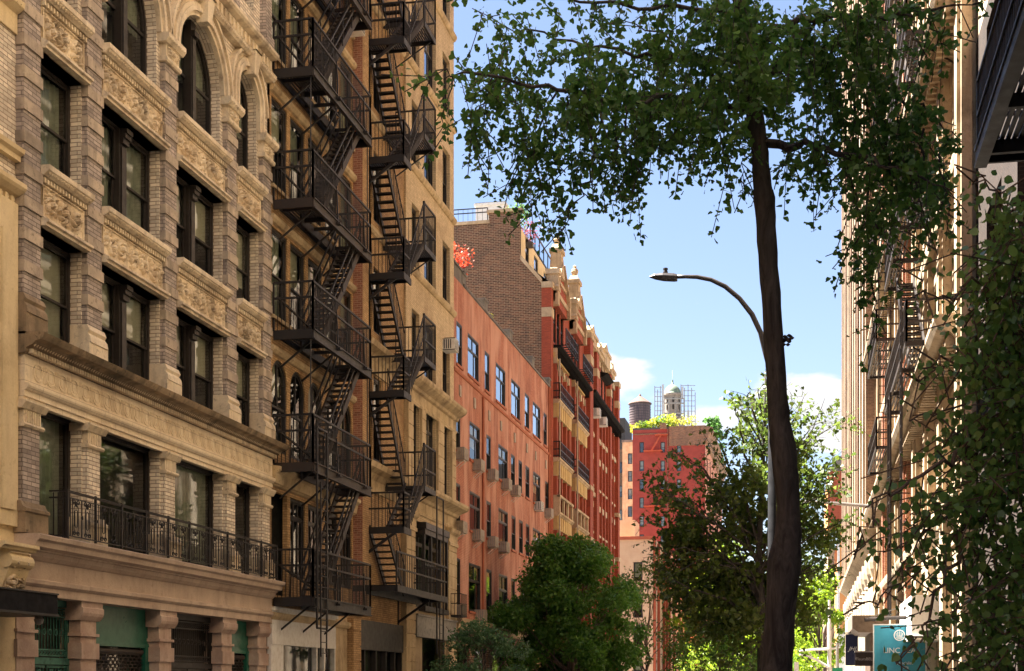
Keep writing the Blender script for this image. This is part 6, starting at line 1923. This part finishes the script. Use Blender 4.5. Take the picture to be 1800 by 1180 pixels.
for k in range(5):
    q = -.085 + .0425 * k; h_ = math.sqrt(max(0, .105 ** 2 - q * q))
    b.box(xm + q - .008, xm + q + .008, yt - .004, yt, zc - h_ * .2, zc + h_)
    b.box(xm - .09 + abs(q) * .3, xm + .09 - abs(q) * .3, yt - .004, yt, zc - .02 - .02 * k, zc - .01 - .02 * k)
b.build('emblem', M['white'], BN)
text('lettering', 'LINC   EA', BN, M['white'], (xm, yt, AT(1580, 1144, 38).z), .20)
text('lettering', 'Specialist', BN, M['white'], (xm + .14, yt, AT(1580, 1166, 38).z), .115)
text('lettering', '1976', BN, M['white'], (xm + .14, yt, AT(1580, 1174, 38).z), .10)
b = MB(); b.tube([AT(1520, 1090, 38), AT(1560, 1087, 38), AT(1625, 1084, 38), Vector((XR, AT(1640, 1083, 38).y, AT(1640, 1083, 38).z))], .05, 8); b.build('pole', M['ironrust'], BN)
b = MB(); b.bar(AT(1522, 1088, 38), Vector((XR, 38.6, 4.1)), .02); b.build('stay_wire', M['greymetal'], BN)
# navy flag sign
pa, pb = AT(1486, 1115, 60), AT(1508, 1170, 60)
NF = thing('navy_banner', 'small navy banner with white script letters, left of the dark shop sign', 'banner', (pa.x, pa.y, 1), 'hanging shop signs')
b = MB(); b.box(pa.x, pb.x, pa.y - .02, pa.y + .02, pb.z, pa.z); b.build('cloth', paint('navy_cloth', (0.008, 0.012, 0.055), .6), NF)
text('lettering', 'JHL', NF, M['white'], ((pa.x + pb.x) / 2 + .04, pa.y - .04, AT(1497, 1141, 60).z), .24, font_shear=.4)
b = MB(); b.tube([(pa.x - .1, pa.y, pa.z + .05), (XR, pa.y, pa.z + .05)], .03, 6); b.build('rod', M['iron'], NF)
# FleursBELLA blade sign
pa, pb = AT(1503, 1147, 54), AT(1540, 1171, 54)
FS = thing('flower_shop_sign', 'dark brown flower shop sign with white lettering beside the teal banner', 'sign', (pa.x, pa.y, 1), 'hanging shop signs')
b = MB(); b.box(pa.x, pb.x, pa.y - .05, pa.y + .05, pb.z, pa.z); b.build('board', paint('brown_board', (.07, .05, .045), .6), FS)
b = MB(); b.box(pa.x - .02, pb.x + .4, pa.y - .07, pa.y + .07, pa.z, pa.z + .05); b.build('rod', M['white'], FS)
text('lettering', 'FleursBELLA', FS, M['white'], (pa.x + .02, pa.y - .06, (pa.z + pb.z) / 2), .155, align='LEFT')
# stone hood above it
pa, pb = AT(1498, 1082, 56), AT(1537, 1112, 56)
b = MB(); b.box(pa.x, XR, pa.y, pa.y + 6, pb.z + .15, pa.z); b.prof(XR, [(0, pb.z), (XR - pa.x - .25, pb.z), (XR - pa.x - .05, pb.z + .15), (0, pb.z + .15)], pa.y + .02, pa.y + 6, -1)
b.build('shop_hood', paint('brown_hood', (.20, .15, .12), .7), R2)
b = MB(); b.box(XR - .9, XR, pa.y + .5, pa.y + 5.5, 0, pb.z); b.build('shop_bay', paint('brown_shopfront', (.12, .08, .06), .6), R2)
# flagpole sticking out over the street
HP = thing('flagpole', 'long bare grey flagpole reaching out from the right building fronts', 'flagpole', (3.5, 60, 9.4))
b = MB(); q = AT(1555, 893, 61); b.tube([AT(1400, 880.5, 61), AT(1480, 886, 61), q], [.045, .07, .09], 8); b.lathe(AT(1400, 880.5, 61) - Vector((0, 0, .08)), [(.02, 0), (.09, .05), (.09, .12), (.02, .16)], 8); b.build('pole', M['greymetal'], HP)
b = MB(); b.box(q.x - .15, XR + .05, q.y - .15, q.y + .15, q.z - .35, q.z + .2); b.build('bracket', M['beige'], HP)
# ---------------------------------------------------------------- street lamp
p = AT(1357, 1200, 30)
SL = thing('street_lamp', 'grey street lamp with long curved arm and flat lamp head', 'street lamp', (p.x, p.y, 0))
b = MB(); b.tube([(p.x, p.y, 0), (p.x, p.y, 1.0), (p.x, p.y, AT(1357, 600, 30).z)], [.13, .10, .075], 12); b.lathe((p.x, p.y, 0), [(.28, 0), (.28, .2), (.2, .5), (.12, .7)], 12); b.build('pole', paint('grey_pole_paint', (.013, .0135, .016), .9, 0, spec=.1), SL, smooth=True)
b = MB(); b.tube([AT(a, c, 30) for a, c in ((1355, 655), (1345, 617), (1337, 585), (1322, 553), (1300, 525), (1275, 504), (1250, 492), (1225, 487), (1205, 486.5), (1188, 487))], [.06, .06, .055, .055, .05, .05, .045, .045, .04, .04], 8)
lampgrey = paint('dark_grey_lamp_paint', (.075, .07, .075), .4, .2)
b.build('arm', lampgrey, SL, smooth=True)
c0, c1 = AT(1190, 488, 30), AT(1142, 487, 30)
b = MB(); secs = [(0, .13, .05, .055), (.12, .15, .06, .06), (.5, .17, .06, .05), (.8, .13, .045, .03), (1, .03, .01, .01)]
vs = []
for f, wd, up, dn in secs:
    cc = c0.lerp(c1, f)
    for (dy, dz) in ((-wd, 0), (-wd * .7, up), (wd * .7, up), (wd, 0), (wd * .8, -dn), (-wd * .8, -dn)): vs.append((cc.x, cc.y + dy, cc.z + dz))
b.add(vs, [(i*6+k, i*6+(k+1)%6, (i+1)*6+(k+1)%6, (i+1)*6+k) for i in range(4) for k in range(6)] + [tuple(range(5, -1, -1)), tuple(range(24, 30))])
b.build('lamp_head', lampgrey, SL)
b = MB(); b.lathe(c0.lerp(c1, .42) + Vector((0, 0, .05)), [(.05, 0), (.05, .07), (.03, .09), (.05, .1), (.05, .14)], 10); b.build('photocell', M['blackframe'], SL)
# unseen blocks added behind and beside the camera to shade and bounce light
for (nm, lb, x0, x1, y0, y1, h, m) in (('unseen_block', 'plain unseen block on the left, added to shade the street', -27, -14.7, -45, 7.9, 46, M['goldbrick']),
                                       ('unseen_block', 'plain unseen block on the right behind the viewer, made tall and pale to bounce light', 3.7, 16, -45, 3.9, 44, palest)):
    t = thing(nm, lb, 'building', (x0, y0, 0)); b = MB(); b.box(x0, x1, y0, y1, 0, h); b.build('wall', m, t); b = MB(); b.box(x0 - .2, x1 + .2, y0, y1, h, h + .6); b.build('roof', M['roof'], t)

# ================================================================ trees
def branchy(name, label, base, trunk, branches, leafm, size, kind, seed, fills, perm=.0, dens=60, spread=.28, barkm='barkdark', cat='tree', twigl=.5, down=.5, nper=14, hang=(.22, .1, .18), jit=.06):
    """a near tree: trunk = [(point, radius)], branches = [(points, r0, leafy_from, density factor)], fills = leafy masses.
    Side twigs leave every branch and carry the leaves."""
    rnd = random.Random(seed); t = thing(name, label, cat, base)
    b = MB(); b.tube([p for p, r in trunk], [r for p, r in trunk], 14); b.build('trunk', M[barkm], t, smooth=True)
    br = MB(); P = []
    for pts, r0, lf, dn in branches:
        pts = [Vector(p) for p in pts]
        # smooth
        fine = []
        for i in range(len(pts) - 1):
            for k in range(4):
                f = k / 4; q = pts[i].lerp(pts[i + 1], f); q += Vector([rnd.gauss(0, .03) for _ in range(3)]); fine.append(q)
        fine.append(pts[-1]); m = len(fine)
        br.tube(fine, [max(.006, r0 * (1 - i / (m - 1) * .9)) for i in range(m)], 6)
        for i in range(m - 1):
            f = i / (m - 1)
            if f < lf: continue
            seg = (fine[i + 1] - fine[i]); L = seg.length
            for _ in range(max(1, int(L * 5 * dn))):
                o = fine[i].lerp(fine[i + 1], rnd.random())
                dr = Vector((rnd.gauss(0, 1), rnd.gauss(0, 1), rnd.gauss(-.25, .7))).normalized() + seg.normalized() * .5
                tl = twigl * rnd.uniform(.3, 1.1) * (1.1 - .5 * f)
                e = o + dr * tl + Vector((0, 0, -tl * .25))
                br.bar(o, e, .009)
                n = max(2, int(tl * dens / 4 * rnd.uniform(.7, 1.3)))
                for k in range(n):
                    q = o.lerp(e, (k + .5) / n); P.append((q.x + rnd.gauss(0, .05), q.y + rnd.gauss(0, .05), q.z + rnd.gauss(0, .05)))
    for (c, rr, n) in fills:
        c = Vector(c)
        for _ in range(max(1, int(n / nper))):
            d = Vector([rnd.gauss(0, 1) for _ in range(3)]).normalized() * (rnd.random() ** .45)
            o = c + Vector((d.x * rr[0], d.y * rr[1], d.z * rr[2]))
            e = o + Vector((rnd.gauss(0, hang[0]), rnd.gauss(0, hang[0]), -abs(rnd.gauss(hang[1], hang[2]))))
            br.bar(o, e, .008)
            for k in range(nper):
                q = o.lerp(e, k / nper); P.append((q.x + rnd.gauss(0, jit), q.y + rnd.gauss(0, jit), q.z + rnd.gauss(0, jit)))
    br.build('branches', M[barkm], t)
    leaves_mesh('crown', t, leafm, np.array(P), size, seed, kind, down)
    return t
S0 = 17.0
def A_(x, y, s=S0): return AT(x, y, s)
tp = [(1362, 1455, 34), (1364, 1300, 29), (1366, 1180, 26.5), (1370, 1100, 26), (1376, 1030, 28), (1379, 985, 29), (1385, 940, 23), (1386, 890, 20), (1382, 840, 21.5), (1377, 790, 22.5), (1370, 742, 19),
      (1366, 690, 18), (1361, 610, 17), (1357, 540, 16.5), (1351, 470, 16.5), (1347, 400, 17), (1344, 350, 19), (1340, 330, 16), (1336, 270, 14.5), (1328, 210, 15), (1318, 150, 13), (1308, 80, 11), (1298, 0, 10), (1290, -120, 8), (1284, -260, 5)]
rb = random.Random(11)
trunk = []
for i in range(len(tp) - 1):
    for k in range(3):
        f = k / 3; x, y, r = [tp[i][q] + (tp[i + 1][q] - tp[i][q]) * f for q in range(3)]
        trunk.append((A_(x + rb.uniform(-.6, .6), y), r * S0 / FP * rb.uniform(.965, 1.045)))
def BR(pts, r, lf=.15, dn=1.0, ds=0.0):
    n = len(pts)
    if r < .021: dn *= 1.9
    return ([A_(x, y, S0 + ds * i / max(1, n - 1)) for i, (x, y) in enumerate(pts)], r, lf, dn)
Bs = [
 BR([(1326, 200), (1250, 178), (1180, 172), (1070, 178), (960, 150), (860, 130), (790, 128), (742, 134)], .045, .1, 1.1, -1.2),
 BR([(1312, 110), (1200, 98), (1120, 100), (1000, 75), (900, 50), (830, 15)], .035, .1, 1.0, 1.5),
 BR([(1300, 10), (1180, 20), (1050, 0), (930, -20), (830, -30)], .03, .1, 1.0, -1.0),
 BR([(1338, 250), (1392, 252), (1450, 262), (1530, 280), (1600, 300), (1680, 340)], .06, .15, 1.2, -1.0),
 BR([(1325, 180), (1345, 130), (1400, 110), (1480, 120), (1560, 160), (1630, 200), (1690, 250)], .06, .1, 1.2, 1.5),
 BR([(1310, 90), (1380, 40), (1460, 30), (1560, 30), (1650, 15), (1730, 5)], .05, .1, 1.1, -1.5),
 BR([(1330, 210), (1300, 170), (1240, 120), (1160, 60), (1080, 30)], .04, .1, 1.1, 1.0),
 BR([(1320, 150), (1400, 70), (1480, 0), (1560, -60)], .04, .1, 1.0, -1.0),
 BR([(900, 135), (850, 190), (822, 240), (835, 262)], .012, .1, .9, .3), BR([(800, 130), (775, 190), (778, 240)], .012, .1, .8, 0),
 BR([(860, 135), (850, 220), (862, 290)], .012, .1, .9), BR([(980, 160), (930, 250), (900, 320), (895, 335)], .015, .1, .9, .5),
 BR([(1000, 170), (970, 270), (950, 340), (925, 382)], .018, .05, .9, .6), BR([(1060, 180), (1045, 270), (1020, 350), (995, 395), (978, 418)], .018, .05, .85, -.4),
 BR([(1100, 180), (1090, 260), (1075, 310), (1082, 345)], .014, .1, .8), BR([(1150, 180), (1130, 240), (1125, 290)], .014, .1, 1.0),
 BR([(1200, 180), (1215, 240), (1235, 280)], .012, .1, .8), BR([(1325, 250), (1310, 290), (1297, 340)], .012, .3, .9),
 BR([(1320, 235), (1290, 245), (1280, 250)], .01, .1, .8),
 BR([(1400, 255), (1385, 280), (1370, 295)], .01, .2, 1.0), BR([(1440, 262), (1450, 300), (1460, 322)], .01, .2, .8),
 BR([(1480, 200), (1500, 300), (1512, 400), (1508, 440)], .015, .1, 1.0, -.5), BR([(1530, 290), (1535, 400), (1530, 520), (1538, 595)], .018, .1, .75, -.5),
 BR([(1560, 250), (1570, 350), (1560, 430)], .015, .1, .9), BR([(1620, 230), (1615, 330), (1620, 400)], .015, .1, .9), BR([(1650, 260), (1660, 340), (1670, 380)], .015, .1, .8),
 BR([(1620, 20), (1650, 60), (1655, 80)], .012, .1, .7), BR([(1560, 100), (1580, 200), (1600, 330)], .02, .1, 1.1), BR([(1495, 120), (1500, 220), (1490, 300)], .02, .1, 1.0),
]
px2m = S0 / FP
fills = []
for (x, y, rx, ry, n, ds) in ((830, 150, 45, 40, 330, 0), (900, 110, 60, 60, 620, 1), (960, 200, 60, 60, 800, 0), (1030, 150, 70, 60, 1100, -1), (1100, 190, 70, 60, 1200, 1), (1040, 60, 60, 40, 380, 0),
                              (1180, 190, 80, 50, 1100, 0), (1150, 100, 70, 60, 800, 1), (1250, 200, 60, 45, 700, -1), (1240, 110, 80, 70, 1300, 0), (1240, 20, 80, 50, 1100, 0), (1300, 60, 60, 60, 1100, -1), (1340, 120, 50, 60, 800, -1.5),
                              (1380, 60, 80, 70, 1500, 1), (1440, 140, 70, 60, 1100, 0), (1480, 40, 90, 60, 1500, -1), (1520, 200, 60, 60, 1000, 0), (1580, 280, 60, 70, 1100, 0), (1640, 290, 50, 60, 750, 1),
                              (1540, 60, 60, 50, 700, 0), (1450, 250, 60, 35, 420, 0), (1390, 200, 30, 30, 160, 0), (1600, 190, 40, 40, 420, 0), (1530, 350, 40, 60, 420, -1), (900, 20, 60, 30, 300, 0), (1120, 20, 50, 30, 300, 0), (1640, 20, 50, 20, 200, 0), (1520, 460, 22, 60, 170, -.5), (880, 220, 30, 40, 180, 0), (1050, 260, 40, 50, 330, 0), (960, 300, 30, 50, 220, 0), (1110, 270, 35, 35, 260, 0)):
    c = A_(x, y, S0 + ds); fills.append((c, (rx * px2m * 1.1, .9, ry * px2m * 1.1), int(n * .78)))
branchy('ginkgo_tree', 'tall near ginkgo with dark bare trunk and drooping fan leaved branches', (trunk[0][0].x, trunk[0][0].y, 0), trunk, Bs, M['ginkgo'], .070, 'fan', 21, fills, dens=130, nper=30, hang=(.15, .4, .38), jit=.045)
b = MB(); q = A_(1375, 602, S0 - .05)
b.tube([q, q + Vector((.05, -.1, .02)), q + Vector((.09, -.15, -.03))], .025, 6)
for k in range(9): b.lathe(q + Vector((.02 + .012 * k, -.12 + rb.uniform(-.04, .04), rb.uniform(-.07, .05))), [(.005, -.02), (.03, 0), (.005, .02)], 6)
tw = thing('sprout_knot', 'dark knotted sprout on the right side of the bare ginkgo trunk', 'burl', q); 
b.build('burl', M['barkdark'], tw)

# near right tree, glossy heart leaves, trunk outside the frame
S1 = 10.0
def B_(x, y, s=S1): return AT(x, y, s)
tb = B_(1985, 1500, 11)
trunk = [(Vector((tb.x, tb.y, 0)), .16), (B_(1980, 1200, 11), .13), (B_(1965, 900, 10.8), .10), (B_(1930, 600, 10.5), .07), (B_(1900, 380, 10.3), .04), (B_(1880, 250, 10.2), .02)]
def BQ(pts, r, lf, dn, ds=0): return ([B_(x, y, 10.6 + (ds - .6) * i / max(1, len(pts) - 1)) for i, (x, y) in enumerate(pts)], r, lf, dn)
Bs = [BQ([(1965, 900), (1850, 860), (1760, 880), (1680, 960), (1650, 1060), (1620, 1110), (1575, 1165)], .03, .3, .55, -.5),
      BQ([(1970, 1000), (1880, 980), (1800, 1000), (1720, 1040), (1660, 1080)], .03, .2, 1.1),
      BQ([(1950, 760), (1850, 720), (1760, 740), (1680, 800), (1600, 850), (1545, 880), (1500, 975)], .03, .25, .7, -.6),
      BQ([(1930, 640), (1850, 600), (1760, 580), (1690, 620), (1640, 655), (1600, 660)], .025, .2, .8),
      BQ([(1920, 560), (1840, 500), (1770, 480), (1710, 500), (1660, 520), (1610, 520)], .025, .2, .8, -.4),
      BQ([(1900, 420), (1820, 380), (1760, 360), (1730, 320), (1725, 308)], .02, .2, .9),
      BQ([(1900, 450), (1840, 430), (1770, 420), (1720, 440)], .02, .2, 1.0, .5),
      BQ([(1960, 850), (1870, 800), (1800, 810), (1730, 850), (1660, 900), (1600, 960), (1530, 970)], .025, .2, .9, .3),
      BQ([(1975, 1120), (1880, 1100), (1800, 1110), (1730, 1130), (1680, 1150)], .025, .1, 1.2),
      BQ([(1700, 880), (1640, 920), (1590, 990), (1560, 1050), (1500, 1060)], .01, .2, .6, -.5),
      BQ([(1700, 700), (1640, 720), (1600, 740)], .01, .1, .8)]
m1 = S1 / FP; fills = []
for (x, y, rx, ry, n, ds) in ((1780, 420, 45, 60, 420, 0), (1750, 520, 60, 60, 560, 0), (1790, 600, 60, 60, 620, .4), (1720, 640, 50, 50, 400, 0), (1780, 720, 60, 70, 700, 0), (1710, 760, 50, 50, 420, .3), (1780, 840, 60, 60, 660, 0),
                              (1710, 870, 55, 50, 420, 0), (1640, 850, 45, 45, 230, 0), (1780, 950, 60, 60, 620, 0), (1700, 980, 55, 50, 460, .3), (1640, 930, 40, 40, 200, 0), (1780, 1060, 60, 60, 640, 0), (1700, 1090, 55, 50, 420, 0), (1640, 1000, 40, 40, 170, 0), (1770, 1150, 60, 40, 460, 0), (1680, 1160, 40, 30, 200, 0), (1760, 350, 30, 30, 110, 0), (1565, 1165, 12, 10, 22, -.5), (1610, 870, 30, 30, 90, 0), (1590, 920, 30, 25, 80, 0), (1810, 500, 40, 60, 300, .5), (1820, 800, 40, 90, 400, .5), (1820, 1000, 40, 90, 400, .5)):
    fills.append((B_(x, y, S1 + ds), (rx * m1, .45, ry * m1), int(n * (.85 if x > 1705 else .42))))
branchy('street_tree', 'near right tree with glossy dark heart shaped leaves hanging over the signs', (tb.x, tb.y, 0), trunk, Bs, M['pear'], .058, 'heart', 31, fills, dens=75, twigl=.3, down=.7, barkm='bark')

# street trees further on
def TB(px, s): p = AT(px, HY, s); return (p.x, p.y, 0)
G = 'street trees along the block'
tree('street_tree', 'full dark green tree in front of the orange and red buildings', TB(1003, 68), 9.2, 3.8, M['midleaf'], 56000, .19, 151, .16, .04, 75, lump=.75, group=G, sub=.72)
tree('street_tree', 'low pale green tree under the orange building at the bottom', TB(848, 54), 3.9, 2.3, M['paleleaf'], 11000, .13, 52, .08, .1, 26, group=G, sub=.95)
tree('street_tree', 'sparse yellow green tree between the dark tree and peach building', TB(1140, 92), 10.5, 3.0, M['oliveleaf'], 3200, .2, 53, .12, .25, 18, group=G, lump=.8)
S2 = 52.0
def C_2(x, y, s=S2): return AT(x, y, s)
c0 = C_2(1338, 1290)
trunk5 = [((c0.x, c0.y, 0), .22), (C_2(1340, 1200), .18), (C_2(1338, 1080), .16), (C_2(1334, 960), .12), (C_2(1340, 840), .09), (C_2(1344, 740), .05), (C_2(1345, 660), .02)]
r5 = random.Random(77); B5 = []
def B5_(x0, y0, pts, r=.06, dn=1.0):
    ds = r5.uniform(-3.2, 3.2); n = len(pts)
    B5.append(([C_2(x0, y0)] + [C_2(x, y, S2 + ds * (i + 1) / n) for i, (x, y) in enumerate(pts)], r, .12, dn))
for a in ((1338, 1080, [(1290, 1010), (1230, 960), (1170, 930), (1128, 905)]), (1338, 1060, [(1280, 980), (1210, 900), (1160, 850), (1138, 822)]), (1336, 1000, [(1290, 900), (1240, 830), (1200, 800), (1180, 800)]),
          (1336, 980, [(1270, 930), (1200, 880), (1140, 862)]), (1338, 1100, [(1270, 1050), (1200, 1030), (1150, 1000)]), (1338, 1110, [(1290, 1080), (1230, 1080), (1185, 1110)]),
          (1335, 960, [(1300, 860), (1270, 790), (1250, 750)]), (1340, 880, [(1310, 800), (1300, 745), (1290, 712)]), (1340, 840, [(1370, 780), (1400, 725), (1420, 690)]), (1342, 780, [(1325, 720), (1318, 690), (1305, 705)]),
          (1344, 740, [(1350, 690), (1342, 655)]), (1340, 840, [(1390, 800), (1440, 765), (1484, 738)]), (1338, 900, [(1400, 850), (1450, 820), (1478, 790)]), (1336, 960, [(1400, 900), (1450, 880), (1478, 862)]),
          (1336, 1000, [(1400, 960), (1450, 930), (1488, 915)]), (1338, 1060, [(1400, 1010), (1440, 985), (1470, 985)]), (1338, 900, [(1380, 820), (1420, 770), (1450, 700)]), (1344, 760, [(1370, 720), (1380, 680)]),
          (1338, 1100, [(1400, 1060), (1430, 1060)]), (1340, 860, [(1330, 800), (1340, 760)]), (1336, 940, [(1310, 900), (1290, 880), (1240, 880)]), (1336, 1020, [(1260, 970), (1190, 970), (1145, 960)]),
          (1335, 1000, [(1360, 900), (1370, 840)]), (1338, 1120, [(1300, 1140), (1260, 1150)]), (1338, 1050, [(1300, 990), (1250, 1000), (1200, 1000)])):
    B5_(*a)
    x0, y0, pts = a; B5_(x0, y0 + 8, [(x + r5.uniform(-22, 22), y + r5.uniform(-18, 22)) for x, y in pts], .04)
f5 = [(C_2(x, y, S2 + r5.uniform(-2, 2)), (rx * S2 / FP, 1.6, ry * S2 / FP), n) for (x, y, rx, ry, n) in
      ((1270, 1010, 60, 45, 1900), (1330, 1030, 60, 60, 2400), (1310, 920, 50, 40, 1300), (1390, 1000, 50, 50, 1500), (1210, 940, 50, 40, 1500), (1190, 1010, 45, 40, 1100), (1240, 1060, 50, 40, 1000), (1400, 900, 45, 40, 1000), (1330, 850, 45, 40, 900), (1440, 940, 35, 30, 700), (1340, 720, 30, 30, 330), (1380, 760, 40, 30, 420), (1300, 770, 30, 30, 300), (1420, 840, 40, 35, 500), (1260, 860, 40, 30, 600), (1400, 800, 40, 30, 400), (1180, 870, 30, 25, 320), (1290, 1090, 60, 40, 1300), (1400, 1070, 40, 30, 600))]
t5 = branchy('street_tree', 'big spreading olive green tree behind the bare trunk, reaching left over the red block', (c0.x, c0.y, 0), trunk5, B5, M['oliveleaf'], .15, 'fan', 54, f5, dens=38, twigl=1.25, down=.25, nper=16, hang=(.35, .1, .3), jit=.16)
t5['group'] = G
tree('street_tree', 'green tree lower left behind the big olive tree, over the pavement', TB(1265, 92), 6.2, 4.4, M['midleaf'], 12000, .19, 55, .16, .1, 34, group=G)
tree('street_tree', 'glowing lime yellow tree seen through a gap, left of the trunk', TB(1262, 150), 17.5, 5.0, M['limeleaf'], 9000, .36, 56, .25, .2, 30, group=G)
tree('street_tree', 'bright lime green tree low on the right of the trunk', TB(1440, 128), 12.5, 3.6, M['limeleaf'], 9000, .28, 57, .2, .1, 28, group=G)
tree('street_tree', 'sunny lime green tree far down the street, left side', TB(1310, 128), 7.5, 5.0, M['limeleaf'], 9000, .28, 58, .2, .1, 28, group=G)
tree('street_tree', 'dark far tree above the red block roof, right of the dome', (AT(1245, 1205, 240).x, AT(1245, 1205, 240).y, 0), 47.5, 3.6, M['ginkgo'], 2600, .55, 60, .3, .8, 14, group=G)
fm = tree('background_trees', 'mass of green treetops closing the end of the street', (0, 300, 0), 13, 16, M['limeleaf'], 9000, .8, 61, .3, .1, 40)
